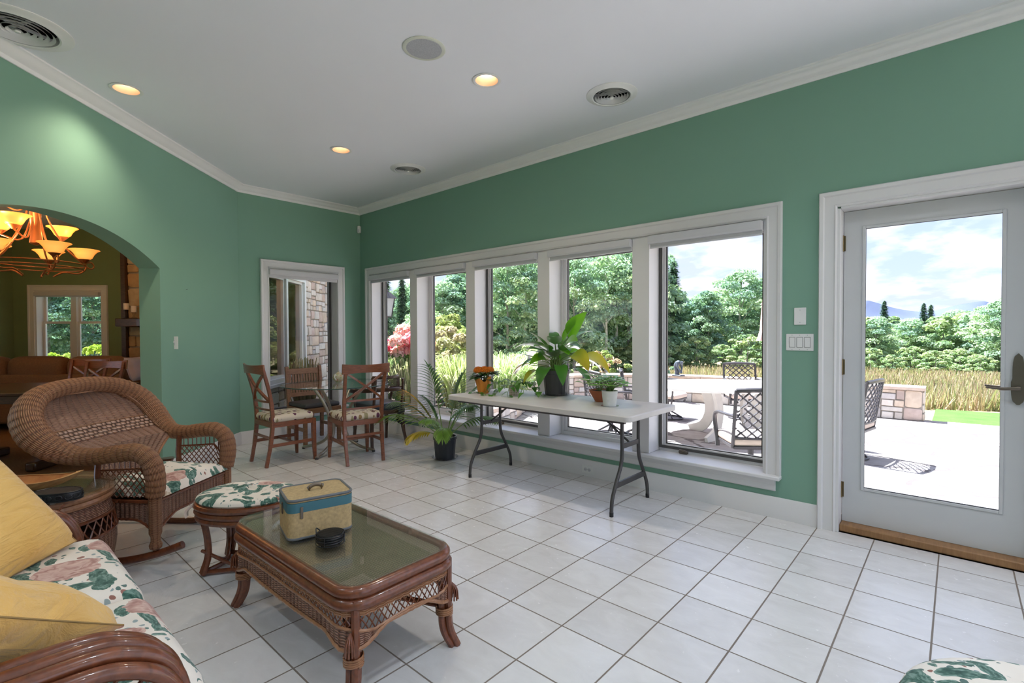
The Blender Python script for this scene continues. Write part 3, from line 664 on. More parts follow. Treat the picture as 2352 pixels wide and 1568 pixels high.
def vent(x, y, r, label):
    o = thing('ceiling_vent', label, 'vent', (x, y, CH), group='round ceiling vents'); HOLES.append((x, y, r * 0.80))
    obj('flange', MB().lathe([(r, 0), (r, -0.004), (r * 0.97, -0.008), (r * 0.84, -0.010), (r * 0.76, -0.020), (r * 0.72, -0.016), (r * 0.71, 0.03)], 56, cap=False), M_white, o)
    obj('duct', MB().lathe([(r * 0.79, 0.004), (r * 0.79, 0.16), (0.0001, 0.161)], 40, cap=False), M_dark, o)
    k = 0; q = r * 0.66
    while q > 0.015:
        zb = -0.018 - 0.0016 * k
        obj('louvre_ring', MB().lathe([(q, zb), (q - r * 0.052, zb + 0.013), (q - r * 0.058, zb + 0.012), (q - 0.003, zb - 0.001)], 48, cap=False), M_white, o); q -= r * 0.112; k += 1
    obj('centre_cap', MB().lathe([(0.0001, -0.034), (0.012, -0.032), (0.016, -0.02)], 20), M_white, o)
    b = MB()
    for a in (0.4, 0.4 + pi / 2): b.box(-r * 0.7, r * 0.7, -0.0012, 0.0012, 0.0, 0.02, Matrix.Rotation(a, 4, 'Z'))
    obj('support_bar', b, M_white, o, smooth=0)
vent(-0.297, 1.146, 0.185, 'round white ceiling vent near the window wall, right of the lit downlights')
vent(-2.76, 1.142, 0.185, 'round white ceiling vent near the far corner above the dining table')
vent(-2.38, -1.83, 0.245, 'large round ceiling vent at the top left beside the crown moulding')
o = thing('ceiling_speaker', 'round white ceiling speaker with grey grille', 'speaker', (-0.842, -0.149, CH))
obj('rim', MB().lathe([(0.13, 0), (0.131, -0.004), (0.126, -0.007), (0.108, -0.006)], 48, cap=False), plain('cream_plastic', (0.66, 0.68, 0.6), 0.5), o)
g = G('speaker_grille'); vv = g.vor(g.co(), 260); M_gr = g.fin(g.ramp(vv, [(0.2, (0.30, 0.31, 0.34)), (0.5, (0.48, 0.49, 0.52))]), 0.6)
obj('grille', MB().lathe([(0.109, -0.005), (0.0001, -0.0075)], 48, cap=False), M_gr, o)

# let the lamps and vents into the ceiling slab
cut = MB()
for x, y, r in HOLES: cut.lathe([(r, CH - 0.05), (r, CH + 0.2)], 40, (x, y, 0))
co_ = obj('cutter', cut, M_ceil, smooth=0)
bm_ = ceiling.modifiers.new('cut', 'BOOLEAN'); bm_.object = co_; bm_.solver = 'EXACT'
bpy.context.view_layer.update()
new = bpy.data.meshes.new_from_object(ceiling.evaluated_get(bpy.context.evaluated_depsgraph_get()))
ceiling.modifiers.clear(); ceiling.data = new; bpy.data.objects.remove(co_)

# ---------------------------------------------------------------- stonework
def stones(mb, mapf, a0, a1, b0, b1, size=0.3, rng=random, pal=None, depth=0.03):
    pal = pal or [(0.68, 0.60, 0.52), (0.74, 0.67, 0.60), (0.64, 0.50, 0.42), (0.60, 0.56, 0.53), (0.76, 0.71, 0.65), (0.70, 0.57, 0.45), (0.58, 0.46, 0.40)]
    def rec(x0, x1, y0, y1):
        w, h = x1 - x0, y1 - y0
        if w < 0.03 or h < 0.02: return
        big = size * rng.uniform(0.45, 1.25)
        if w > big * 1.25 or h > big * 0.85:
            if w / 1.5 > h: m = x0 + w * rng.uniform(0.35, 0.65); rec(x0, m, y0, y1); rec(m, x1, y0, y1)
            else: m = y0 + h * rng.uniform(0.35, 0.65); rec(x0, x1, y0, m); rec(x0, x1, m, y1)
            return
        g_ = 0.006; x0 += g_; x1 -= g_; y0 += g_; y1 -= g_; k = min(x1 - x0, y1 - y0) * 0.12; d = depth * rng.uniform(0.6, 1.2)
        c_ = rng.choice(pal); f = rng.uniform(0.85, 1.12); c_ = tuple(min(1, t * f) for t in c_)
        j = lambda s: rng.uniform(-s, s)
        outl = [(x0 + k + j(k), y0), (x1 - k + j(k), y0 + abs(j(k / 2))), (x1, y0 + k), (x1 - abs(j(k / 2)), y1 - k), (x1 - k, y1), (x0 + k, y1 - abs(j(k / 2))), (x0, y1 - k), (x0 + abs(j(k / 2)), y0 + k)]
        cx, cy = (x0 + x1) / 2, (y0 + y1) / 2
        vs = [mapf(a, -0.01, b) for a, b in outl] + [mapf(a, d * 0.7, b) for a, b in outl] + [mapf(cx + (a - cx) * 0.9, d + j(0.003), cy + (b - cy) * 0.88) for a, b in outl]
        fs = [(i, (i + 1) % 8, 8 + (i + 1) % 8, 8 + i) for i in range(8)] + [(8 + i, 8 + (i + 1) % 8, 16 + (i + 1) % 8, 16 + i) for i in range(8)] + [tuple(range(16, 24))]
        mb.add(vs, fs, None, c_)
    rec(a0, a1, b0, b1)
# wing of the house seen through the small window
mwg = lambda a, d, z: E(a, -3.24 + d, z)
wi = MB(); slab(wi, lambda a, d, z: E(a, -3.405 + d, z), 3.408, 7.3, -0.4, 3.3, [(4.04, 5.53, 0.62, 2.15)], 0.155); struct('wall_wing', wi, M_wall_warm, smooth=0)
random.seed(11); st = MB()
for (a, b, c_, d) in ((3.55, 4.04, -0.4, 3.3), (5.53, 7.33, -0.4, 3.3), (4.04, 5.53, -0.4, 0.60), (4.04, 5.53, 2.17, 3.3)): stones(st, mwg, a, b, c_, d, 0.26)
mt = MB(); slab(mt, lambda a, d, z: E(a, -3.25 + d, z), 3.55, 7.32, -0.4, 3.3, [(4.04, 5.53, 0.60, 2.17)], 0.012)
ws = struct('wall_stone', st, M_stone, smooth=30); struct('mortar', mt, M_mortar, parent=ws, smooth=0)
rf = MB(); pr = [(-8.9, 3.25), (-2.75, 3.25), (-2.75, 3.4), (-5.8, 5.2), (-8.9, 3.4)]; vs = [E(a, b, z) for a in (3.35, 7.6) for b, z in pr]
rf.add(vs, [(4, 3, 2, 1, 0), (5, 6, 7, 8, 9)] + [(i, (i + 1) % 5, 5 + (i + 1) % 5, 5 + i) for i in range(5)]); struct('roof_wing', rf, plain('roof_shingle', (0.12, 0.11, 0.10), 0.9), smooth=0)
w4 = struct('window_4', label='white two-light window in the stone wing outside')
t_ = MB(); frame(t_, mwg, 4.03, 5.54, 0.62, 2.17, 0.06, -0.10, 0.05)
pbox(t_, mwg, 4.755, 4.82, 0.68, 2.11, -0.10, 0.045); struct('window_frame', t_, M_trim, parent=w4, bevel=0.004)
struct('window_sill', pbox(MB(), mwg, 3.98, 5.59, 0.575, 0.62, -0.1, 0.09), M_trim, parent=w4, bevel=0.005)
for a, b in ((4.09, 4.755), (4.82, 5.48)):
    t_ = MB(); frame(t_, mwg, a, b, 0.68, 2.11, 0.035, -0.07, 0.01); so = struct('sash', t_, M_trim, parent=w4, smooth=0)
    struct('pane', pbox(MB(), mwg, a + .03, b - .03, 0.71, 2.08, -0.03, -0.024), M_glass, parent=so, smooth=0)
# ---------------------------------------------------------------- dining room beyond the arch
DF = 6.05
st_ = MB(); st_.prism([tuple(E(-1.5, -8.12))[:2], tuple(E(-1.5, -3.23))[:2], tuple(E(DF, -3.23))[:2], tuple(E(DF, -8.12))[:2]][::-1], -0.12, -0.001); struct('floor_dining', st_, wood('dining_floor_wood', (0.14, 0.07, 0.03), (0.25, 0.14, 0.07), 0.35, (2, 14, 2)), smooth=0)
st_ = MB(); st_.prism([tuple(E(-1.7, -8.3))[:2], tuple(E(-1.7, -3.30))[:2], tuple(E(6.3, -3.21))[:2], tuple(E(6.3, -8.3))[:2]][::-1], CH, CH + 0.25); struct('ceiling_dining', st_, M_ceil, smooth=0)
w_ = MB(); slab(w_, lambda a, d, z: E(DF + d, a, z), -8.3, -3.4, -0.3, CH, [(-7.77, -6.71, 0.55, 2.02)], 0.2); struct('wall_dining_far', w_, M_wall_warm, smooth=0)
w_ = MB(); slab(w_, lambda a, d, z: E(a, -8.115 - d, z), -1.7, DF, -0.3, CH, [(-1.0, 1.6, 0.4, 2.2)], 0.18); struct('wall_dining_left', w_, M_wall_warm, smooth=0)
w_ = MB(); slab(w_, lambda a, d, z: E(-1.5 - d, a, z), -8.115, -3.4, -0.3, CH, [], 0.2); struct('wall_dining_near', w_, M_wall_warm, smooth=0)
w3 = struct('window_3', label='white double-hung pair of windows in the far wall of the dining room')
md = lambda a, d, z: E(DF + d, a, z)
t_ = MB(); miter(t_, [(-7.77, 0.55), (-7.77, 2.02), (-6.71, 2.02), (-6.71, 0.55)], CP, lambda a, b, h: E(DF - h, a, b)); struct('window_casing', t_, M_trim, parent=w3, smooth=35)
t_ = MB(); frame(t_, md, -7.77, -6.71, 0.55, 2.02, 0.018, 0.001, 0.199); struct('window_jamb', t_, M_trim, parent=w3, smooth=0)
struct('mullion', pbox(MB(), md, -7.285, -7.195, 0.568, 2.002, 0.10, 0.19), M_trim, parent=w3, smooth=0)
for a, b in ((-7.752, -7.285), (-7.195, -6.728)):
    for k, (c_, d) in enumerate(((0.568, 1.52), (1.49, 2.002))):
        t_ = MB(); frame(t_, md, a, b, c_, d, 0.035, 0.12 + 0.03 * k, 0.15 + 0.03 * k); so = struct('sash', t_, M_trim, parent=w3, smooth=0)
        struct('pane', pbox(MB(), md, a + .03, b - .03, c_ + .03, d - .03, 0.133 + 0.03 * k, 0.137 + 0.03 * k), M_dglass, parent=so, smooth=0)
shade(E(DF + 0.02, -7.75, 2.0), E(DF + 0.02, -6.73, 2.0), 0.075, 'rolled up shade in the dining room window seen through the archway')
bpy.context.view_layer.update()
# ---------------------------------------------------------------- wicker furniture in the sun room
def pillow(mb, w, d, h, n=18, ex=0.42):
    def f(sg):
        def q(u, v):
            x, y = 2 * u - 1, 2 * v - 1
            z = h / 2 * (max(0, (1 - x ** 4)) * max(0, (1 - y ** 4))) ** ex * (1 + 0.05 * sin(7 * x + 3 * y))
            k = 1 - 0.07 * (1 - abs(x * y)) * (x * x + y * y) / 2
            return V((x * w / 2 * k, y * d / 2 * k, sg * z))
        return q
    mb.grid(f(1), n, n); mb.grid(f(-1), n, n, flip=True); return mb
def ring(rx, ry, z, n=32, c=(0, 0)): return [V((c[0] + rx * cos(2 * pi * k / n), c[1] + ry * sin(2 * pi * k / n), z)) for k in range(n)]
def rrect(hx, hy, r, z, k=6):
    out = []
    for (sx, sy, a0) in ((1, 1, 0), (-1, 1, pi / 2), (-1, -1, pi), (1, -1, 3 * pi / 2)):
        for i in range(k + 1):
            a = a0 + pi / 2 * i / k; out.append(V((sx * (hx - r) + r * cos(a), sy * (hy - r) + r * sin(a), z)))
    return out

# wicker rocking chair: local x forward, y to the far side, origin at the near front leg
rk = thing('wicker_rocking_chair', 'wide brown wicker rocking chair with a rolled high back and floral seat cushion', 'rocking chair', (-1.733, -1.36, 0), radians(38))
WR = 0.62; cy = WR / 2
def rollpath(side):
    y = lambda v: v if side < 0 else WR - v
    return [V((0.0, y(0.0), 0.40)), V((0.012, y(-0.008), 0.50)), V((-0.01, y(-0.015), 0.595)), V((-0.08, y(-0.02), 0.645)), V((-0.19, y(-0.028), 0.640)), V((-0.31, y(-0.035), 0.625)),
            V((-0.42, y(-0.05), 0.63)), V((-0.52, y(-0.085), 0.675)), V((-0.605, y(-0.105), 0.75)), V((-0.67, y(-0.085), 0.84)), V((-0.715, y(-0.015), 0.915)), V((-0.74, y(0.10), 0.965))]
pth = rollpath(-1) + [V((-0.75, cy, 0.985))] + rollpath(1)[::-1]
rad0 = [0.047, 0.049, 0.050, 0.050, 0.048, 0.046, 0.052, 0.066, 0.076, 0.074, 0.064, 0.052]
rads = rad0 + [0.048] + rad0[::-1]
NS = 15; sp_ = cr(pth, NS); rr_ = []
for i in range(len(rads) - 1): rr_ += [rads[i] + (rads[i + 1] - rads[i]) * j / NS for j in range(NS)]
rr_.append(rads[-1]); ln_ = 0; out_ = []
for i, r in enumerate(rr_):
    if i: ln_ += (sp_[i] - sp_[i - 1]).length
    out_.append(r * (1 + 0.022 * sin(2 * pi * ln_ / 0.034)))
rr_ = out_
roll = MB().tube(sp_, rr_, 22, up=(1, 0, 0)); obj('roll_frame', roll, M_wick, rk, smooth=180)
# braid between the roll and the woven back
def inner(i): return pth[i]
near = cr(rollpath(-1)[6:] + [V((-0.75, cy, 0.985))], 5)
def backp(u, v):
    k = v * (len(near) - 1); i = min(int(k), len(near) - 2); t = k - i
    P = near[i] * (1 - t) + near[i + 1] * t
    yn = P.y; yf = WR - P.y; a = u * 2 - 1
    bow = 0.055 * (1 - a * a)
    return V((P.x - bow + 0.013 * abs(sin(u * pi * 16)) * (1 - a ** 4), yn + (yf - yn) * u, P.z + 0.0))
bp_ = MB(); bp_.grid(backp, 80, 26, uvs=(0.72, 0.52)); 
def lowp(u, v):
    hw = 0.15 + (0.36 - 0.15) * v ** 2.2 if v < 1 else 0.36
    a = u * 2 - 1; z = 0.35 + (0.63 - 0.35) * v
    return V((-0.42 + 0.03 * (1 - v) - 0.055 * (1 - a * a) + 0.013 * abs(sin(u * pi * 16)) * v, cy + a * hw, z))
bp_.grid(lowp, 60, 12, uvs=(0.72, 0.28)); obj('backrest', bp_, M_wick2, rk, smooth=180)
b = MB()
for off in (0.0, 0.010):
    pts = []
    for p, r in zip(sp_[84:-84:2], rr_[84:-84:2]):
        c0 = V((p.x, cy, min(p.z, 0.80))); dr = (c0 - p); dr.x = 0; dr.normalize(); pts.append(p + dr * (r * 0.97 - off * 0.2) + V((0.012 + off, 0, 0)))
    b.tube(pts, 0.0052, 6)
for s in (-1, 1): b.tube([lowp((1 + s) / 2, k / 10) + V((0.004, 0, 0)) for k in range(11)], 0.009, 6)
for v in (0.17, 0.32): b.tube([backp(u / 40, v) + V((0.005, 0, 0.0)) for u in range(1, 40)], 0.0028, 5)
obj('braid', b, M_rlight, rk)
g = G('open_weave'); ux = g.n('SeparateXYZ', {0: g.co('UV')})
def tri(a, p, o=0.0): return g.math('ABSOLUTE', g.math('SINE', g.math('MULTIPLY', g.math('ADD', g.math('DIVIDE', a, p), o), pi)))
row = g.math('MULTIPLY', g.math('MODULO', g.math('FLOOR', g.math('DIVIDE', ux.outputs[1], 0.020)), 2.0), 0.5)
hh = g.math('MULTIPLY', tri(ux.outputs[0], 0.028, row), tri(ux.outputs[1], 0.020)); g.bump(hh, 1.0, 0.01)
M_open = g.fin(g.ramp(hh, [(0.10, (0.05, 0.02, 0.012)), (0.3, (0.30, 0.16, 0.10)), (0.9, (0.55, 0.37, 0.29))]), 0.45)
obj('woven_band', MB().grid(lambda u, v: backp(0.02 + 0.96 * u, 0.17 + 0.15 * v) + V((0.009, 0, 0.0)), 70, 6, uvs=(0.66, 0.080)), M_open, rk, smooth=180)
# side lattice panels
for side in (-1, 1):
    yy = 0.0 if side < 0 else WR
    top = lambda u: V((-0.02 - 0.31 * u, yy, 0.605 - 0.02 * u - 0.10 * max(0, 0.16 - u) / 0.16))
    def pf(u, v):
        t = top(u); z0 = 0.385; return V((t.x, yy, z0 + (t.z - 0.05 - z0) * v))
    b = MB(); lattice(b, pf, 9, 4, 0.0032, 1); b.tube([pf(k / 10, 1) for k in range(11)], 0.006, 6)
    for k in range(11): p = pf(k / 10, 1); b.tube([p, top(k / 10)], 0.0035, 5)
    b.tube([V((-0.335, yy, 0.36)), V((-0.34, yy, 0.50)), V((-0.33, yy - side * -0.0, 0.61))], 0.017, 8); obj('side_lattice', b, M_rattan, rk)
# seat box skirts
def skirt(P0, P1, zt, mid, low, n=40, rib=22):
    P0 = V(P0); P1 = V(P1); nn = (P1 - P0).cross(V((0, 0, 1))).normalized(); L = (P1 - P0).length
    def f(u, v):
        e_ = abs(2 * u - 1); zb = mid - (mid - low) * max(0, (e_ - 0.35) / 0.65) ** 2
        return P0 + (P1 - P0) * u + V((0, 0, zb + (zt - zb) * v)) + nn * (0.006 * abs(sin(u * pi * rib)))
    m_ = MB().grid(f, n * 2, 8, uvs=(L, 0.15)); e2_ = MB().tube([f(k / 30, 0) for k in range(31)], 0.008, 6).tube([f(k / 30, 1) for k in range(31)], 0.011, 6)
    return m_, e2_
sk, ed_ = MB(), MB()
for a, c_, rib in (((0.0, 0.0, 0), (0.0, WR, 0), 26), ((-0.42, 0.0, 0), (0.0, 0.0, 0), 16), ((0.0, WR, 0), (-0.42, WR, 0), 16), ((-0.42, WR, 0), (-0.42, 0, 0), 24)):
    m1, m2 = skirt(a, c_, 0.365, 0.265, 0.185, rib=rib); sk.add(m1.v, m1.f, m1.uv); ed_.add(m2.v, m2.f, m2.uv)
obj('skirt', sk, M_wick3, rk, smooth=180); obj('skirt_edge', ed_, M_rattan, rk)
obj('seat_deck', MB().box(-0.43, 0.0, 0.0, WR, 0.345, 0.362), M_rattan, rk, bevel=0.004)
for x in (0.0, -0.42):
    for y in (0.0, WR):
        zb = 0.095 if x == 0 else 0.06
        obj('leg', MB().lathe([(0.016, zb), (0.030, zb + 0.012), (0.033, zb + 0.03), (0.024, zb + 0.05), (0.024, 0.17), (0.032, 0.19), (0.033, 0.43), (0.042, 0.45)], 16, (x, y, 0)), M_wick if x == 0 else M_rattan, rk)
for y in (0.0, WR):
    pts = []
    for k in range(25):
        x = 0.16 - 1.0 * k / 24; pts.append(V((x, y, 0.015 + 0.42 * (x + 0.36) ** 2 * (1.0 if x > -0.36 else 0.55))))
    obj('rocker', MB().tube(pts, 0.021, 10, up=(0, 0, 1), flat=0.75), M_rattan, rk)
cu = MB()
def cush(u, v):
    x, y = 2 * u - 1, 2 * v - 1; h = (max(0, 1 - abs(x) ** 5) * max(0, 1 - abs(y) ** 5)) ** 0.5
    return V((-0.195 + x * 0.225, cy + y * 0.29, 0.385 + h * (0.078 + 0.012 * sin(5 * y + 2 * x) + 0.010 * cos(9 * y) * x)))
cu.grid(cush, 20, 28); cu.grid(lambda u, v: V((cush(u, v).x, cush(u, v).y, 0.385 - 0.02 * (1 - (2 * u - 1) ** 4) * (1 - (2 * v - 1) ** 4))), 20, 28, flip=True)
tag(obj('seat_cushion', cu, M_floral3, smooth=180), 'floral cushion lying on the seat of the wicker rocking chair', 'cushion').matrix_world = Matrix.Translation((-1.733, -1.36, 0)) @ Matrix.Rotation(radians(38), 4, 'Z')

# oval rattan ottoman
def ottoman(loc, rz, label, label2, hx=0.265, hy=0.20):
    ot = thing('rattan_ottoman', label, 'footstool', loc, rz)
    b = MB()
    for z, k in ((0.372, 1.0), (0.338, 0.985), (0.306, 0.97)): b.tube(ring(hx * k, hy * k, z, 36), 0.019, 8, closed=True)
    obj('seat_rim', b, M_rattan, ot); obj('seat_deck', MB().lathe([(1.0, 0.350), (1.0, 0.368)], 36, sx=hx * .97, sy=hy * .97), M_rattan, ot)
    for i, a in enumerate((0.75, pi - 0.75, pi + 0.75, -0.75)):
        cx, cy_ = hx * 0.86 * cos(a), hy * 0.86 * sin(a); l = MB()
        for k in (-1, 1):
            o = V((-sin(a), cos(a), 0)) * (0.013 * k); l.tube(cr([V((cx * 1.06, cy_ * 1.06, 0.30)) + o, V((cx * 0.98, cy_ * 0.98, 0.2)) + o, V((cx * 0.97, cy_ * 0.97, 0.1)) + o, V((cx * 1.10, cy_ * 1.1, 0.012)) + o], 6), 0.015, 8)
        obj('leg', l, M_rattan, ot)
    b = MB()
    P = [V((hx * 0.95 * cos(a), hy * 0.95 * sin(a), 0.018)) for a in (0.75, pi - 0.75, pi + 0.75, -0.75)]
    for i in range(4):
        p, q = P[i], P[(i + 1) % 4]; mid = (p + q) / 2 * 0.62
        b.tube(cr([p, V((mid.x * 1.2, mid.y * 1.2, 0.02)), q], 10), 0.013, 8)
        b.tube(cr([p + V((0, 0, 0.12)), V((mid.x * 1.15, mid.y * 1.15, 0.04)), q + V((0, 0, 0.12))], 10), 0.009, 8)
    obj('stretcher_hoops', b, M_rattan, ot)
    c_ = MB()
    def f(sg):
        def q(u, v):
            r = sqrt(v) if v > 0 else 0; a = 2 * pi * u
            z = (0.4 + sg * 0.03 * (1 - r ** 6) ** 0.5 + (0.014 * (1 - r * r) * (1 + 0.6 * sin(3 * a + 1)) if sg > 0 else 0))
            return V((hx * 1.02 * r * cos(a), hy * 1.04 * r * sin(a), z))
        return q
    c_.grid(f(1), 40, 24, flip=True); c_.grid(f(-1), 40, 10)
    cu_ = tag(obj('ottoman_cushion', c_, M_floral2, smooth=180), label2, 'cushion'); cu_.matrix_world = Matrix.Translation(V(loc)) @ Matrix.Rotation(rz, 4, 'Z')
    t = MB()
    for k in (-1, 1): t.tube(cr([V((-hx * 0.9, -hy * 0.5, 0.385)), V((-hx * 1.03, -hy * 0.56 + k * .01, 0.35)), V((-hx * 1.04 - .01 * k, -hy * 0.55 + k * .02, 0.315))], 5), 0.006, 4, flat=0.2)
    o = obj('tie', t, M_cream, cu_); return ot
ottoman((-1.36, -1.005, 0), radians(42), 'oval rattan footstool between the rocking chair and the coffee table', 'round-ended floral cushion on the footstool beside the coffee table')
ottoman((1.80, -0.44, 0), radians(30), 'rattan footstool cut off by the bottom right corner of the photo', 'floral cushion poking into the bottom right corner of the photo', 0.30, 0.24)

# coffee table
CX, CY, HX, HY = -0.455, -0.965, 0.525, 0.262
ct = thing('coffee_table', 'rectangular wicker coffee table with a rounded glass top and rattan edge', 'coffee table', (CX, CY, 0), radians(1.0))
b = MB().tube(rrect(HX - 0.02, HY - 0.02, 0.085, 0.392), 0.023, 10, closed=True).tube(rrect(HX - 0.014, HY - 0.014, 0.09, 0.352), 0.023, 10, closed=True); obj('edge_rails', b, M_rattan, ct)
poly = [(p.x, p.y) for p in rrect(HX - 0.03, HY - 0.03, 0.08, 0)]
obj('woven_top', MB().prism(poly, 0.385, 0.398), M_wtop, ct, smooth=0)
poly = [(p.x, p.y) for p in rrect(HX - 0.016, HY - 0.016, 0.085, 0, 10)]
obj('glass_top', MB().prism(poly, 0.4165, 0.4235), M_tglass, ct, bevel=0.002, smooth=30)
per = rrect(HX - 0.012, HY - 0.012, 0.09, 0.0, 8); NP = len(per)
LL = [0]
for i in range(NP): LL.append(LL[-1] + (per[(i + 1) % NP] - per[i]).length)
TL = LL[-1]
def perim(u):
    s = (u % 1.0) * TL
    for i in range(NP):
        if s <= LL[i + 1] + 1e-9: t = (s - LL[i]) / (LL[i + 1] - LL[i]); return per[i] * (1 - t) + per[(i + 1) % NP] * t
    return per[0]
def legd(u):  # 0 at a corner, 1 far away
    P = perim(u); return min(1, max(0, (min(abs(abs(P.x) - HX), 1) + min(abs(abs(P.y) - HY), 1) - 0.07) / 0.22))
def zlow(u): P = perim(u); e_ = legd(u); lg_ = abs(P.y) > HY * 0.9; return (0.19 + (0.052 if lg_ else 0.06) * min(1, e_ * 2.0) - (0.022 * max(0, 1 - (P.x / HX) ** 2) if lg_ else 0))
def ztop(u): P = perim(u); return 0.318 - 0.012 * legd(u)
ap = MB(); N_ = 220
b2 = MB()
for z in (0.330, 0.322, 0.314): b2.tube([perim(k / 160) + V((0, 0, z + 0.002 * (-1) ** k)) for k in range(160)], 0.0042, 5, closed=True)
for k in range(150):
    P = perim(k / 150); b2.tube([P + V((0, 0, 0.30)), P + V((0, 0, 0.345))], 0.003, 4)
def zl1(u): P = perim(u); k = min(1, max(0, (abs(P.y) - HY * 0.55) / (HY * 0.35))); return 0.262 + 0.027 * k - 0.02 * (1 - legd(u))
lat = MB()
for k in range(110):
    for s in (-1, 1):
        a, c_ = k / 110, (k + s * 1.5) / 110; lat.tube([perim(a) + V((0, 0, 0.314)), perim((a + c_) / 2) + V((0, 0, (0.314 + zl1(a)) / 2)), perim(c_) + V((0, 0, zl1(c_)))], 0.0026, 4, caps=False)
obj('apron_lattice', lat, M_rattan, ct); obj('apron_weave', b2, M_rlight, ct)
def sk_(u, v): P = perim(u); n_ = V((P.x / HX, P.y / HY, 0)).normalized(); zt = zl1(u); zb = zlow(u); return P + V((0, 0, zb + (zt - zb) * v)) + n_ * (0.004 * abs(sin(u * 110 * pi)))
ap.grid(sk_, 330, 5, uvs=(TL, 0.06)); obj('apron_skirt', ap, M_wick3, ct, smooth=180)
b = MB().tube([sk_(k / 200, 0) for k in range(200)], 0.0075, 6, closed=True).tube([sk_(k / 200, 1) for k in range(200)], 0.0055, 5, closed=True); obj('apron_braid', b, M_rlight, ct)
for sx_ in (-1, 1):
    for sy_ in (-1, 1):
        x0, y0 = sx_ * (HX - 0.045), sy_ * (HY - 0.045); l = MB()
        for (dx, dy) in ((-0.015, 0), (0.015, 0.004), (0, 0.020 * -sy_)):
            l.tube(cr([V((x0 + dx, y0 + dy, 0.37)), V((x0 + dx, y0 + dy, 0.2)), V((x0 + sx_ * 0.004 + dx, y0 + sy_ * .004 + dy, 0.08)), V((x0 + sx_ * 0.028 + dx * .8, y0 + sy_ * 0.028 + dy * .8, 0.0))], 6), 0.0155, 8)
        lo = obj('leg', l, M_rattan, ct); w = MB()
        w.tube([V((x0 + 0.034 * cos(t * 0.5), y0 - sy_ * 0.005 + 0.034 * sin(t * 0.5), 0.135 + 0.0006 * t)) for t in range(60)], 0.0035, 5)
        obj('binding', w, M_rlight, lo)
        k = MB()
        for j in range(9): a = j * 0.7; k.tube(cr([V((x0 + sx_ * 0.018, y0 + sy_ * .018, 0.262)), V((x0 + sx_ * 0.026 + .012 * cos(a), y0 + sy_ * .026 + .012 * sin(a), 0.235)), V((x0 + sx_ * 0.026 + .017 * cos(a), y0 + sy_ * .026 + .017 * sin(a), 0.19))], 4), 0.0035, 5)
        obj('tassel', k, M_rattan, lo)
b = MB()
for s in (-1, 1): b.tube([V((-(HX - .05), -s * (HY - .05), 0.165)), V((0, 0, 0.175)), V((HX - .05, s * (HY - .05), 0.165))], 0.012, 8)
obj('cross_stretcher', b, M_rattan, ct)

# train case
tc0 = thing('train_case', 'vintage tan tweed train case with a teal band, on the glass of the coffee table', 'vanity case', (-0.563, -1.008, 0.4235), radians(76))
hw, hd = 0.137, 0.117
def rb(z0, z1, g_=0.0, r=0.035): return MB().prism([(p.x, p.y) for p in rrect(hw + g_, hd + g_, r, 0, 6)], z0, z1)
obj('body', rb(0.012, 0.118), M_tweed, tc0, smooth=30); obj('base_trim', rb(0.0, 0.013, 0.0015), M_slate, tc0, bevel=0.004, smooth=30)
ld = obj('lid', rb(0.158, 0.172, -0.001), M_tweed, tc0, smooth=30, bevel=0.003); obj('teal_band', rb(0.118, 0.158, 0.0012), M_teal, tc0, smooth=30)
b = MB().tube(rrect(hw - 0.002, hd - 0.002, 0.035, 0.170), 0.0065, 8, closed=True); obj('lid_piping', b, M_slate, ld)
for s in (-1, 1): b = MB().box(-hw * 0.65 * 1, -hw * 0.65 + 0.012, -hd - 0.006, -hd - 0.001, 0.092, 0.142) if s < 0 else MB().box(-hw - 0.006, -hw - 0.001, -0.01, 0.006, 0.092, 0.142); obj('latch', b, M_handle, tc0, bevel=0.002)
b = MB()
for s in (-1, 1): b.tube(cr([V((s * 0.026, -0.006, 0.171)), V((s * 0.026, -0.006, 0.192)), V((s * 0.026, 0.006, 0.192)), V((s * 0.026, 0.006, 0.171))], 5), 0.002, 6)
obj('handle_loops', b, M_brass, tc0)
obj('handle', MB().tube(cr([V((-0.034, 0, 0.180)), V((-0.012, 0, 0.194)), V((0.012, 0, 0.194)), V((0.034, 0, 0.184))], 6), 0.009, 10, flat=0.55), M_handle, tc0)

# wire coaster holder with coasters
ch = thing('coaster_holder', 'round black wire coaster holder in front of the train case', 'coaster holder', (-0.352, -1.050, 0.4235), 0.3)
b = MB()
for z in (0.004, 0.022, 0.04): b.tube(ring(0.058, 0.058, z, 32), 0.0024, 6, closed=True)
for k in range(4): a = k * pi / 2 + 0.4; b.tube([V((0.058 * cos(a), 0.058 * sin(a), 0.003)), V((0.059 * cos(a), 0.059 * sin(a), 0.042))], 0.0024, 6)
for a in (0.2, pi + 0.2): b.tube(cr([V((0.059 * cos(a - .25), 0.059 * sin(a - .25), 0.04)), V((0.066 * cos(a), 0.066 * sin(a), 0.056)), V((0.059 * cos(a + .25), 0.059 * sin(a + .25), 0.04))], 5), 0.0024, 6)
for a in (0, pi / 2): b.tube([V((0.058 * cos(a), 0.058 * sin(a), 0.003)), V((-0.058 * cos(a), -0.058 * sin(a), 0.003))], 0.002, 6)
obj('wire_frame', b, M_black, ch)
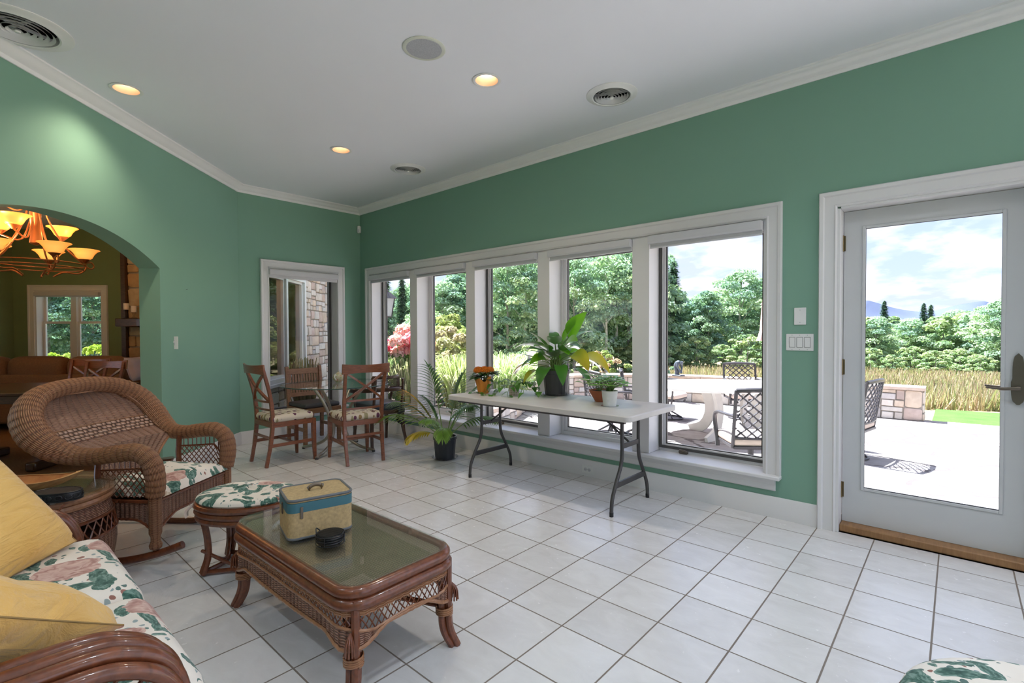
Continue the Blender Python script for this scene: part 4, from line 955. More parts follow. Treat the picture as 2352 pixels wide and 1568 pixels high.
for k in range(4):
    b = MB().lathe([(0.052, 0.0), (0.0535, 0.004), (0.052, 0.008), (0.050, 0.0065), (0.0001, 0.0065)], 32)
    if k == 3:
        for j in range(-7, 8): hx_ = sqrt(0.049 ** 2 - (j * 0.0063) ** 2); b.box(-hx_, hx_, j * 0.0063 - 0.0016, j * 0.0063 + 0.0016, 0.006, 0.0092)
    o = tag(obj('coaster', b, M_black, smooth=30), ['black coaster at the bottom of the wire holder', 'black coaster second from the bottom in the wire holder', 'black coaster just under the ribbed one in the wire holder', 'ribbed black coaster on top of the wire holder'][k], 'coaster', 'coasters in the wire holder')
    o.location = (-0.352, -1.050, 0.4235 + 0.0062 + k * 0.0098); o.rotation_euler = (0, 0, 0.9)

# rattan sofa (seat front parallel to the window wall)
so = thing('rattan_sofa', 'rattan sofa with floral seat cushions cut off by the lower left of the photo', 'sofa', (0, 0, 0))
def armp(y0): return [V((0, -2.50, 0.66)), V((0, -2.25, 0.665)), V((0, -2.04, 0.658)), V((0, -1.92, 0.655)), V((0, -1.86, 0.64)), V((0, -1.80, 0.60)), V((0, -1.765, 0.53)), V((0, -1.755, 0.42)), V((0, -1.76, 0.2)), V((0, -1.75, 0.0))]
for x0, sg, sh in ((0.285, 1, 0.0), (-1.13, -1, -0.055)):
    am = obj('arm', MB().tube([V((x0, p.y, p.z + sh * min(1, p.z / .5))) for p in cr(armp(0), 6)], 0.017, 10), M_rattan, so)
    for j, (dx, dz) in enumerate(((-0.034, 0.002), (0.033, -0.006), (0.062, -0.024))):
        obj('pole', MB().tube([V((x0 + sg * dx * 1.0, p.y - 0.008 * abs(j - 1), p.z + dz + sh * min(1, p.z / .5))) for p in cr(armp(0), 6)], 0.017, 10), M_rattan, am)
    b = MB(); lattice(b, lambda u, v: V((x0 + sg * 0.02, -1.80 - 0.6 * u, 0.30 + 0.30 * v)), 10, 4, 0.0045); obj('lattice', b, M_rattan, am)
    b = MB(); 
    for k in range(7): b.tube(cr([V((x0 + sg * .03, -1.79 - 0.02 * k, 0.30)), V((x0 + sg * .03, -1.83 - .03 * k, 0.45 - 0.02 * k)), V((x0 + sg * .03, -2.0 - .03 * k, 0.55 - 0.02 * k)), V((x0 + sg * .03, -2.4, 0.57 - .02 * k))], 6), 0.006, 6)
    obj('wicker_scroll', b, M_rattan, am)
    obj('leg', MB().tube([V((x0, -2.5, 0)), V((x0, -2.5, 0.66))], 0.02, 10), M_rattan, so)
obj('front_rail', MB().tube([V((-1.13, -1.755, 0.30)), V((0.285, -1.755, 0.30))], 0.022, 10).tube([V((-1.13, -1.755, 0.262)), V((0.285, -1.755, 0.262))], 0.018, 10), M_rattan, so)
obj('seat_deck', MB().box(-1.11, 0.26, -2.5, -1.76, 0.28, 0.315), M_rattan, so)
obj('back_frame', MB().tube([V((-1.13, -2.5, 0.6)), V((-1.13, -2.62, 0.9)), V((0.285, -2.62, 0.9)), V((0.285, -2.5, 0.6))], 0.022, 10).box(-1.1, 0.26, -2.60, -2.57, 0.5, 0.88), M_rattan, so)
for i, (a, c_, l) in enumerate(((-1.065, -0.372, 'far seat cushion of the rattan sofa, floral, next to the side table'), (-0.380, 0.243, 'near seat cushion of the rattan sofa, floral, beside the near arm'))):
    c1 = MB().rbox(c_ - a, 0.80, 0.155, 0.07, n=14, bulge=0.020)
    o = tag(obj('sofa_cushion', c1, M_floral, smooth=180), l, 'cushion', 'floral cushions on the rattan sofa'); o.location = ((a + c_) / 2, -2.075, 0.393)
    c1 = MB().rbox(c_ - a, 0.16, 0.46, 0.07, n=8, bulge=0.0)
    o = tag(obj('back_cushion', c1, M_floral, smooth=180), ['floral back cushion at the far end of the rattan sofa', 'floral back cushion at the near end of the rattan sofa'][i], 'cushion', 'floral cushions on the rattan sofa'); o.location = ((a + c_) / 2, -2.46, 0.68); o.rotation_euler = (radians(-14), 0, 0)
def ypillow(c, xax, yax, label, w=0.47):
    X = V(xax).normalized(); Y = V(yax); Y = (Y - X * Y.dot(X)).normalized(); Z = X.cross(Y)
    o = tag(obj('throw_pillow', pillow(MB(), w, w, 0.17, 22), M_yellow, smooth=180), label, 'pillow', 'yellow throw pillows on the rattan sofa')
    M = Matrix((X, Y, Z)).transposed().to_4x4(); M.translation = c; o.matrix_world = M
    pts = []
    for k in range(80):
        t = k / 20; s = int(t); f_ = (t - s) * 2 - 1; x, y = ((f_, -1), (1, f_), (-f_, 1), (-1, -f_))[s]
        kk = 1 - 0.07 * (1 - abs(x * y)) * (x * x + y * y) / 2; pts.append(V((x * w / 2 * kk, y * w / 2 * kk, 0)))
    obj('seam', MB().tube(pts, 0.0022, 5, closed=True), M_seam, o)
ypillow((-0.865, -2.107, 0.69), (0.74, -0.67, -0.03), (-0.35, -0.58, 0.73), 'yellow pillow standing at the far end of the rattan sofa', 0.54)
ypillow((-0.034, -2.148, 0.70), (0.66, -0.53, 0.53), (-0.60, -0.76, 0.12), 'yellow pillow leaning on the near arm of the rattan sofa', 0.54)

# round wicker side table
st0 = thing('side_table', 'round wicker side table with a glass top, behind the yellow pillow', 'side table', (-1.90, -1.835, 0))
def bar(z): t = z / 0.47; return 0.285 + 0.045 * sin(pi * t)
b = MB()
for z in (0.485, 0.452): b.tube(ring(0.305, 0.305, z, 40), 0.019, 8, closed=True)
obj('rim', b, M_rlight, st0)
obj('woven_top', MB().lathe([(0.300, 0.480), (0.300, 0.492), (0.0001, 0.493)], 40), M_wtop, st0, smooth=20)
obj('glass_top', MB().lathe([(0.352, 0.505), (0.352, 0.512), (0.0001, 0.512)], 56), M_tglass, st0, smooth=20)
obj('weave_band', MB().lathe([(bar(0.36), 0.36), (bar(0.40), 0.40), (bar(0.44), 0.44)], 60), M_wick3, st0)
obj('weave_body', MB().lathe([(bar(0.02), 0.02), (bar(0.08), 0.08), (bar(0.15), 0.15), (bar(0.21), 0.21), (bar(0.27), 0.27)], 60), M_wick3, st0)
b = MB()
for k in range(44):
    for s in (-1, 1): a = 2 * pi * k / 44; c_ = a + s * 0.16; b.tube([V((bar(.27) * cos(a), bar(.27) * sin(a), 0.27)), V((bar(.36) * cos(c_), bar(.36) * sin(c_), 0.36))], 0.004, 5)
for z in (0.27, 0.36): b.tube(ring(bar(z), bar(z), z, 48), 0.008, 6, closed=True)
obj('lattice_band', b, M_rattan, st0)
for k in range(4): a = k * pi / 2 + .4; obj('leg', MB().tube([V((0.25 * cos(a), 0.25 * sin(a), 0)), V((0.27 * cos(a), 0.27 * sin(a), 0.46))], 0.018, 8), M_rattan, st0)
bx = MB().box(-0.13, 0.13, -0.004, 0.004, 0.0, 0.16)
o = tag(obj('dark_panel', bx, M_char, smooth=0), 'dark flat case standing on the floor between side table and sofa arm', 'case'); o.matrix_world = Rz(radians(25), (-1.42, -1.70, 0.13))
obj('foot', MB().box(-0.13, 0.13, -0.02, 0.02, -0.13, 0.0), M_char, o)
# long carved bowl and oval tin on the side table
bo = thing('dough_bowl', 'long carved wooden bowl with upturned ends on the side table', 'bowl', (-1.93, -1.90, 0.513), radians(52))
def bowl(sc_, z0, hh, up):
    def f(u, v):
        a = 2 * pi * u; r = v; x, y = 0.30 * sc_ * r * cos(a), 0.105 * sc_ * r * sin(a)
        return V((x, y, z0 + hh * r ** 2.6 + up * (abs(r * cos(a)) ** 4)))
    return f
b = MB(); b.grid(bowl(1.0, 0.0, 0.055, 0.035), 48, 14, flip=True); 
b.grid(lambda u, v: V((0.30 * (0.94 + 0.06 * v) * cos(2 * pi * u), 0.105 * (0.86 + 0.14 * v) * sin(2 * pi * u), 0.055 + 0.035 * abs(cos(2 * pi * u)) ** 4 + 0.001)), 48, 1); obj('shell', b, M_bowl, bo, smooth=60)
b = MB(); b.grid(bowl(0.92, 0.012, 0.044, 0.03), 48, 12); obj('hollow', b, M_bowlin, bo, smooth=60)
tn = thing('oval_tin', 'oval black openwork tin with a ribbed lid on the side table', 'tin', (-1.600, -1.775, 0.513), radians(52))
obj('body', MB().lathe([(0.96, 0.0), (1.0, 0.004), (1.0, 0.036), (0.98, 0.04)], 40, sx=0.098, sy=0.062), M_black, tn)
b = MB().tube(ring(0.097, 0.061, 0.042, 40), 0.0035, 6, closed=True).tube(ring(0.099, 0.063, 0.004, 40), 0.0035, 6, closed=True)
for k in range(16):
    a = 2 * pi * k / 16; c_ = V((0.1 * cos(a), 0.064 * sin(a), 0.022)); t = V((-0.1 * sin(a), 0.064 * cos(a), 0)).normalized()
    b.tube([c_ + t * (0.013 * cos(q * pi / 4)) + V((0, 0, 0.011 * sin(q * pi / 4))) for q in range(8)], 0.0022, 5, closed=True)
obj('scrollwork', b, M_black, tn)
b = MB().lathe([(1.0, 0.036), (0.98, 0.039), (0.0001, 0.040)], 40, sx=0.094, sy=0.058)
for j in range(-8, 9): y = j * 0.0065; hx_ = 0.09 * sqrt(max(0, 1 - (y / 0.057) ** 2)); b.box(-hx_, hx_, y - 0.0016, y + 0.0016, 0.0395, 0.043)
obj('lid', b, M_grey, tn, smooth=30)
# ---------------------------------------------------------------- dining corner
def xchair(loc, rz, label, seatlab=None, woodm=None, group='cross-back dining chairs with spotted seats'):
    woodm = woodm or M_cherry
    t = thing('dining_chair', label, 'chair', loc, rz, group)
    for s in (-1, 1):
        obj('leg', MB().tube([V((s * 0.20, 0.205, 0.43)), V((s * 0.202, 0.207, 0.2)), V((s * 0.207, 0.215, 0.0))], [0.029, 0.027, 0.018], 4, phase=pi / 4), woodm, t, bevel=0.003, smooth=30)
        obj('back_post', MB().tube(cr([V((s * 0.185, -0.265, 0)), V((s * 0.19, -0.225, 0.22)), V((s * 0.193, -0.205, 0.44)), V((s * 0.197, -0.225, 0.68)), V((s * 0.205, -0.285, 0.92)), V((s * 0.208, -0.305, 0.985))], 4), [0.021] * 4 + [0.024] * 8 + [0.021] * 9, 4, phase=pi / 4), woodm, t, bevel=0.003, smooth=30)
    b = MB(); vs = []
    for i in range(13):
        u = i / 12 * 2 - 1; y = -0.293 - 0.035 * (1 - u * u) ; x = u * 0.243; zt = 0.995 + 0.012 * u * u; zb = 0.905 + 0.012 * (1 - u * u)
        vs += [V((x, y - 0.010, zb)), V((x, y + 0.012, zb)), V((x, y - 0.002, zt)), V((x, y - 0.022, zt))]
    fs = [(0, 1, 2, 3), (51, 50, 49, 48)]
    for i in range(12):
        o = i * 4; fs += [(o + k, o + 4 + k, o + 4 + (k + 1) % 4, o + (k + 1) % 4) for k in range(4)]
    b.add(vs, fs); obj('top_rail', b, woodm, t, bevel=0.003, smooth=30)
    def rail(z, y): return [V((u * 0.19, y - 0.02 * (1 - u * u), z)) for u in (-1, -.6, -.2, .2, .6, 1)]
    for z, y in ((0.635, -0.222), (0.555, -0.212)): obj('back_rail', MB().tube(rail(z, y), 0.014, 4, phase=pi / 4, up=(0, 0, 1), flat=0.7), woodm, t, smooth=30)
    for s in (-1, 1):
        pts = [V((s * (0.185 - 0.37 * k / 10), -0.228 - 0.060 * k / 10 - 0.022 * sin(pi * k / 10), 0.645 + 0.262 * k / 10)) for k in range(11)]
        obj('cross_slat', MB().tube(pts, 0.017, 4, phase=pi / 4, up=(0, 1, 0), flat=0.8), woodm, t, smooth=30)
    a = MB(); frame(a, lambda x, d, z: V((x, d, z)), 0, 0, 0, 0, 0, 0, 0) if False else None
    a.box(-0.205, 0.205, 0.19, 0.215, 0.385, 0.435).box(-0.195, 0.195, -0.225, -0.2, 0.385, 0.435).box(-0.215, -0.190, -0.2, 0.19, 0.385, 0.435).box(0.190, 0.215, -0.2, 0.19, 0.385, 0.435)
    obj('seat_frame', a, woodm, t, smooth=0)
    for s in (-1, 1): obj('stretcher', MB().box(s * 0.196 - 0.009, s * 0.196 + 0.009, -0.23, 0.205, 0.19, 0.222), woodm, t, bevel=0.003)
    obj('stretcher', MB().box(-0.195, 0.195, 0.005, 0.023, 0.195, 0.217), woodm, t, bevel=0.003); obj('stretcher', MB().box(-0.188, 0.188, -0.236, -0.218, 0.27, 0.295), woodm, t, bevel=0.003)
    c = MB().rbox(0.44, 0.435, 0.062, 0.03, (0, 0.0, 0.463), 12, bulge=0.014); obj('seat', c, M_dots, t, smooth=180)
    return t
xchair((-3.565, 0.165, 0), radians(0), 'cross-back wooden chair with spotted seat, left of the round glass table')
xchair((-3.065, 0.68, 0), radians(80), 'cross-back wooden chair with spotted seat, in front of the round glass table, back to us')
# slat-back oak chair
t = thing('slat_chair', 'light brown slat-back chair with a dark seat behind the glass table', 'chair', (-4.22, 0.80, 0), radians(-90))
for s in (-1, 1):
    obj('leg', MB().box(s * 0.21 - 0.02, s * 0.21 + 0.02, 0.19, 0.23, 0, 0.43), M_mission, t, bevel=0.003)
    obj('back_post', MB().tube([V((s * 0.21, -0.22, 0)), V((s * 0.21, -0.21, 0.43)), V((s * 0.21, -0.27, 0.90))], 0.027, 4, phase=pi / 4), M_mission, t, bevel=0.003, smooth=30)
    obj('stretcher', MB().box(s * 0.21 - 0.009, s * 0.21 + 0.009, -0.21, 0.2, 0.16, 0.20), M_mission, t, bevel=0.002)
Mx = Matrix.Translation((0, -0.215, 0.43)) @ Matrix.Rotation(radians(7.3), 4, 'X')
obj('top_rail', MB().box(-0.19, 0.19, -0.012, 0.012, 0.375, 0.445, Mx), M_mission, t, bevel=0.003); obj('lower_rail', MB().box(-0.19, 0.19, -0.011, 0.011, 0.10, 0.15, Mx), M_mission, t, bevel=0.003)
for k in range(11): obj('slat', MB().box(-0.175 + k * 0.0345 - 0.011, -0.175 + k * 0.0345 + 0.011, -0.005, 0.005, 0.15, 0.375, Mx), M_mission, t, smooth=0)
obj('seat_frame', MB().box(-0.23, 0.23, -0.22, 0.235, 0.37, 0.43), M_mission, t, bevel=0.004); obj('seat', MB().rbox(0.44, 0.44, 0.05, 0.022, (0, 0.01, 0.455), 8, bulge=0.01), M_char, t, smooth=180)
# captain's chair
t = thing('captains_chair', 'dark low captain chair with a cane back panel, between the glass table and the windows', 'chair', (-3.50, 1.245, 0), radians(84))
for s in (-1, 1):
    obj('leg', MB().tube(cr([V((s * 0.2, 0.2, 0.42)), V((s * 0.205, 0.21, 0.2)), V((s * 0.21, 0.23, 0))], 4), [0.024] * 5 + [0.02] * 4, 4, phase=pi / 4), M_dwood, t, smooth=30)
    obj('leg', MB().tube(cr([V((s * 0.19, -0.2, 0.42)), V((s * 0.20, -0.21, 0.2)), V((s * 0.22, -0.26, 0))], 4), [0.024] * 5 + [0.019] * 4, 4, phase=pi / 4), M_dwood, t, smooth=30)
    obj('arm_post', MB().tube(cr([V((s * 0.215, 0.14, 0.42)), V((s * 0.24, 0.16, 0.52)), V((s * 0.25, 0.13, 0.63))], 5), 0.015, 8), M_dwood, t)
    obj('back_post', MB().tube([V((s * 0.175, -0.21, 0.42)), V((s * 0.18, -0.25, 0.64)), V((s * 0.17, -0.262, 0.78))], 0.017, 8), M_dwood, t)
rim = [V((0.26 * s_, y, z)) for s_, y, z in ((1.0, 0.20, 0.625), (1.02, 0.05, 0.64), (0.95, -0.12, 0.65), (0.62, -0.24, 0.66), (0, -0.275, 0.66), (-0.62, -0.24, 0.66), (-0.95, -0.12, 0.65), (-1.02, 0.05, 0.64), (-1.0, 0.20, 0.625))]
obj('arm_rail', MB().tube(cr(rim, 5), 0.026, 8, flat=0.6, up=(0, 1, 0)), M_dwood, t)
b = MB()
def tp(a, z, r=0.265): return V((r * sin(a) * 0.78, -r * cos(a) - 0.005, z))
b.tube([tp(a * 0.1, 0.80) for a in range(-9, 10)], 0.018, 6, flat=0.8).tube([tp(a * 0.1, 0.665) for a in range(-9, 10)], 0.012, 6)
for s in (-1, 1): b.tube([tp(s * .9, 0.66), tp(s * .9, 0.80)], 0.018, 6)
obj('back_frame', b, M_dwood, t)
b = MB()
for k in range(-15, 16): b.tube([tp(k * 0.056, 0.675), tp(k * 0.056, 0.79)], 0.0022, 4)
for j in range(9): b.tube([tp(a * 0.1, 0.683 + j * 0.0125) for a in range(-8, 9)], 0.0022, 4)
obj('cane_panel', b, M_dwood, t)
obj('seat_frame', MB().box(-0.22, 0.22, -0.22, 0.22, 0.37, 0.42), M_dwood, t, bevel=0.006); obj('seat', MB().rbox(0.45, 0.45, 0.075, 0.034, (0, 0, 0.452), 10, bulge=0.012), M_navy, t, smooth=180)
b = MB(); b.grid(lambda u, v: V((0.10 + 0.09 * u + 0.02 * sin(7 * v), -0.235 - 0.02 * sin(9 * u + 3 * v) * v, 0.44 - 0.20 * v * (1 - 0.35 * abs(u - .4)))), 10, 10)
b.grid(lambda u, v: V((0.10 + 0.09 * u + 0.02 * sin(7 * v), -0.239 - 0.02 * sin(9 * u + 3 * v) * v, 0.44 - 0.20 * v * (1 - 0.35 * abs(u - .4)))), 10, 10, flip=True); obj('hanging_strap', b, M_black, t)
# round glass table on curved metal legs
t = thing('glass_dining_table', 'round glass-topped table on curved brass legs in the far corner', 'dining table', (-3.54, 0.74, 0), 0.35)
obj('glass_edge', MB().tube(ring(0.574, 0.574, 0.743, 72), 0.0052, 6, closed=True), plain('green_glass_edge', (0.03, 0.075, 0.065), 0.15), t)
obj('glass_top', MB().lathe([(0.572, 0.738), (0.575, 0.742), (0.572, 0.748), (0.0001, 0.748)], 72), M_tglass, t, smooth=30)
M_pew = plain('champagne_metal', (0.42, 0.37, 0.31), 0.3, 0.85)
for k in range(4):
    a = k * pi / 2 + 0.2; pts = [(0.34, 0.725), (0.27, 0.66), (0.17, 0.52), (0.10, 0.36), (0.09, 0.24), (0.15, 0.12), (0.27, 0.055), (0.38, 0.03), (0.43, 0.02)]
    for o_ in (-0.012, 0.012)[:2]:
        pass
    lg = obj('leg', MB().tube([V((r * cos(a), r * sin(a), z)) for r, z in [(p.x, p.y) for p in cr([V((r, z, 0)) for r, z in pts], 4)]], 0.0165, 10), M_pew, t)
    obj('foot_cap', MB().lathe([(0.016, 0.0), (0.018, 0.018)], 12, (0.425 * cos(a), 0.425 * sin(a), 0)), M_grey, lg)
b = MB().tube(ring(0.10, 0.10, 0.33, 24), 0.009, 8, closed=True).tube(ring(0.33, 0.33, 0.732, 36), 0.006, 6, closed=True); obj('brace_ring', b, M_pew, t)
# teapot
t = thing('teapot', 'flower-painted china teapot on the round glass table', 'teapot', (-3.66, 0.82, 0.748), 2.2); t.scale = (0.85, 0.85, 0.85)
g = G('painted_china'); vv = g.n('TexVoronoi', {'Vector': g.co(), 'Scale': 34.0}); pk = g.n('SeparateXYZ', {0: vv.outputs['Color']})
mk = g.math('LESS_THAN', vv.outputs['Distance'], 0.42)
M_china = g.fin(g.mix(mk, (0.46, 0.42, 0.30), g.ramp(pk.outputs[0], [(0.0, (0.30, 0.36, 0.16)), (0.4, (0.50, 0.26, 0.16)), (0.7, (0.60, 0.52, 0.30))], 'CONSTANT')), 0.25)
obj('body', MB().lathe([(0.035, 0), (0.04, 0.006), (0.07, 0.035), (0.078, 0.065), (0.066, 0.1), (0.04, 0.118), (0.034, 0.122)], 28), M_china, t)
lo = obj('lid', MB().lathe([(0.036, 0.12), (0.03, 0.13), (0.012, 0.137), (0.008, 0.142), (0.012, 0.15), (0.0001, 0.156)], 24), M_china, t)
obj('spout', MB().tube(cr([V((0.06, 0, 0.05)), V((0.1, 0, 0.07)), V((0.118, 0, 0.11)), V((0.135, 0, 0.122))], 5), [0.018 - 0.0007 * k for k in range(16)], 10), M_china, t)
obj('handle', MB().tube(cr([V((-0.06, 0, 0.095)), V((-0.105, 0, 0.105)), V((-0.115, 0, 0.07)), V((-0.072, 0, 0.035))], 6), 0.006, 8), M_white, t)

# ---------------------------------------------------------------- folding table
t = thing('folding_table', 'long grey-white folding table with dark bent legs, carrying the pot plants', 'folding table', (-0.935, 1.265, 0))
M_ = MB().prism([(p.x, p.y) for p in rrect(0.925, 0.380, 0.045, 0, 6)], 0.700, 0.742); obj('table_top', M_, M_foldtop, t, bevel=0.007, smooth=30)
obj('underframe', MB().box(-0.85, 0.85, -0.31, -0.285, 0.675, 0.70).box(-0.85, 0.85, 0.285, 0.31, 0.675, 0.70), M_grey, t)
for sx_ in (-1, 1):
    x = sx_ * 0.728; legs = []
    lo = thing('x', 'x', 'x') if False else None
    for sy_ in (-1, 1):
        pts = [V((x, sy_ * 0.125, 0.70)), V((x, sy_ * 0.125, 0.56)), V((x, sy_ * 0.125, 0.42)), V((x, sy_ * 0.145, 0.33)), V((x, sy_ * 0.21, 0.22)), V((x, sy_ * 0.262, 0.12)), V((x, sy_ * 0.275, 0.04)), V((x, sy_ * 0.275, 0.0))]
        lg = obj('leg', MB().tube(cr(pts, 5), 0.0135, 10), M_grey, t); obj('foot_cap', MB().lathe([(0.015, 0.0), (0.015, 0.03)], 12, (x, sy_ * 0.275, 0)), M_black, lg)
    obj('cross_bar', MB().box(x - 0.008, x + 0.008, -0.225, 0.225, 0.185, 0.225), M_grey, t, bevel=0.003); obj('upper_bar', MB().box(x - 0.007, x + 0.007, -0.125, 0.125, 0.455, 0.49), M_grey, t, bevel=0.003)
    obj('brace', MB().tube([V((x, 0, 0.475)), V((x - sx_ * 0.30, 0, 0.69))], 0.008, 8).tube([V((x - sx_ * 0.13, 0.0, 0.57)), V((x - sx_ * 0.15, 0.0, 0.585))], 0.013, 8), M_grey, t)

# ---------------------------------------------------------------- plants
def leaf(mb, base, d, L, W, droop=0.5, fold=0.25, col=(0.1, 0.3, 0.05), n=6, shape=0.55, curl=0.0, side=None, tipc=None):
    p = V(base); d = V(d).normalized(); up = V((0, 0, 1)); s0 = side or d.cross(up)
    if s0.length < 1e-3: s0 = V((1, 0, 0))
    s0 = s0.normalized(); vs = []; cs = []
    for i in range(n + 1):
        t = i / n; w = W * (sin(pi * t ** shape) ** 0.8 if 0 < t < 1 else 0.02) / 2
        nn = s0.cross(d).normalized()
        c_ = col if not tipc else tuple(col[k] * (1 - t) + tipc[k] * t for k in range(3))
        vs += [p - s0 * w + nn * (w * fold), p.copy(), p + s0 * w + nn * (w * fold)]; cs += [c_] * 3
        d = (d + V((0, 0, -droop / n)) + nn * curl / n).normalized(); p = p + d * (L / n)
    fs = []
    for i in range(n):
        o = i * 3; fs += [(o, o + 1, o + 4, o + 3), (o + 1, o + 2, o + 5, o + 4)]
    mb.add(vs, fs, None, cs); return p
def jit(c, f=0.2): k = random.uniform(1 - f, 1 + f); return tuple(max(0, x * k) for x in c)
def potm(t, r0, r1, h, mat, rib=0, lip=True, soil=True, name='pot'):
    pr = [(r0, 0), (r1 * 0.97, h * 0.86)] + ([(r1 * 1.03, h * 0.87), (r1 * 1.04, h)] if lip else [(r1, h)]) + [(r1 * 0.95, h), (r1 * 0.93, h * 0.9)]
    b = MB().lathe(pr, 64 if rib else 32, rib=rib, ribd=0.012 if rib else 0, cap=False); b.lathe([(0.0001, 0.001), (r0, 0)], 24, cap=False); p = obj(name, b, mat, t, smooth=30)
    if soil: obj('soil', MB().lathe([(r1 * 0.94, h * 0.9), (r1 * 0.5, h * 0.925), (0.0001, h * 0.93)], 24, cap=False), M_soil, t)
    return p
random.seed(3)
# palm on the floor
pl = thing('potted_palm', 'feathery palm in a black nursery pot on the floor by the folding table', 'potted plant', (-2.36, 1.29, 0))
p_ = potm(pl, 0.098, 0.118, 0.235, M_pot, rib=32)
obj('saucer', MB().lathe([(0.0001, 0.0), (0.125, 0.0), (0.14, 0.022), (0.136, 0.022), (0.12, 0.004), (0.0001, 0.004)], 36), M_clear, pl)
Mt = Rz(radians(-62)); obj('price_tag', MB().box(-0.017, 0.017, -0.112, -0.1105, 0.03, 0.078, Rz(radians(-28))), M_white, p_, smooth=0)
def frond(az, el, L, dr, col, start=0.38, n=13, ll=0.30):
    st = MB(); lf = MB(); d = V((cos(az) * cos(el), sin(az) * cos(el), sin(el))); p = V((0.03 * cos(az), 0.03 * sin(az), 0.215)); pts = [p.copy()]; ds = [d.copy()]; N = 16
    for i in range(N):
        d = (d + V((0, 0, -dr / N * (i / N) * 2))).normalized(); p = p + d * (L / N); pts.append(p.copy()); ds.append(d.copy())
    st.tube(pts, [0.0065 * (1 - 0.75 * i / N) for i in range(N + 1)], 6)
    f = obj('frond', st, M_stem, pl)
    for k in range(n):
        t = start + (1 - start) * k / (n - 1); q = t * N; i = min(int(q), N - 1); P = pts[i] + (pts[i + 1] - pts[i]) * (q - i); D = ds[i]
        s = D.cross(V((0, 0, 1))).normalized(); l = L * ll * 1.1 * (sin(pi * (0.15 + 0.8 * (k + 1) / (n + 1))) * 0.8 + 0.35)
        for sg in (-1, 1):
            dd = (D * (0.85 + 0.6 * k / n) + s * sg * 0.8 + V((cos(az) * 0.25, sin(az) * 0.25, 0.05))).normalized(); leaf(lf, P, dd, l, 0.028, 0.9, 0.3, jit(col, 0.25), 5, 0.6)
    leaf(lf, pts[-1], ds[-1], L * ll * 0.7, 0.016, 0.5, 0.3, jit(col), 4)
    obj('leaflets', lf, M_leaf, f); return f
gc = (0.07, 0.17, 0.04)
for az, el, L, dr, c_ in ((2.9, 1.22, 0.80, 0.8, gc), (0.75, 1.2, 0.62, 0.9, gc), (-0.2, 0.95, 0.66, 1.1, gc), (0.3, 0.75, 0.60, 1.1, (0.14, 0.26, 0.07)), (3.6, 0.85, 0.66, 1.0, (0.17, 0.30, 0.06)), (-2.4, 0.7, 0.68, 1.2, (0.2, 0.34, 0.06)), (-2.7, 1.0, 0.62, 0.7, (0.62, 0.34, 0.03)),
                          (-1.2, 0.95, 0.45, 1.3, (0.16, 0.3, 0.05)), (1.6, 0.9, 0.6, 1.2, gc), (2.9, 0.6, 0.5, 1.4, (0.25, 0.36, 0.06)), (-1.7, 0.55, 0.42, 1.4, (0.52, 0.40, 0.05)), (-0.75, 0.7, 0.5, 1.5, (0.18, 0.32, 0.06)), (0.0, 1.3, 0.7, 0.7, gc), (-3.0, 1.15, 0.5, 1.0, gc)):
    frond(az, el, L, dr, c_)
# peace lily
pl = thing('peace_lily', 'large leafy plant with broad green and yellow leaves in a dark ribbed pot', 'potted plant', (-1.095, 1.53, 0.742))
potm(pl, 0.10, 0.122, 0.225, M_potg, rib=40)
obj('saucer', MB().lathe([(0.0001, 0.0), (0.12, 0.0), (0.135, 0.02), (0.131, 0.02), (0.116, 0.004), (0.0001, 0.004)], 36), M_clear, pl)
st = MB(); lf = MB()
def broad(az, reach, z, L, W, col, tip=None, dr=0.9, dz=0.15, up0=0.0, curl=0.0, roll=0.0):
    reach *= 1.05; L *= 1.18; W *= 1.35; z *= 1.04
    b0 = V((0.035 * cos(az + 1), 0.035 * sin(az + 1), 0.20)); e_ = V((reach * cos(az), reach * sin(az), z)); m1 = V((reach * 0.3 * cos(az), reach * 0.3 * sin(az), 0.20 + (z - 0.20) * 0.68))
    st.tube(cr([b0, m1, e_], 6), 0.0035, 5); d = (e_ - m1).normalized(); d = (d + V((cos(az) * 0.35, sin(az) * .35, dz))).normalized()
    side = d.cross(V((0, 0, 1))); side = (Matrix.Rotation(roll, 3, d) @ side)
    leaf(lf, e_, d, L, W, dr, 0.22, col, 9, 0.62, curl, side, tip)
GL = (0.055, 0.20, 0.025); GB = (0.14, 0.36, 0.02); YL = (0.58, 0.42, 0.03)
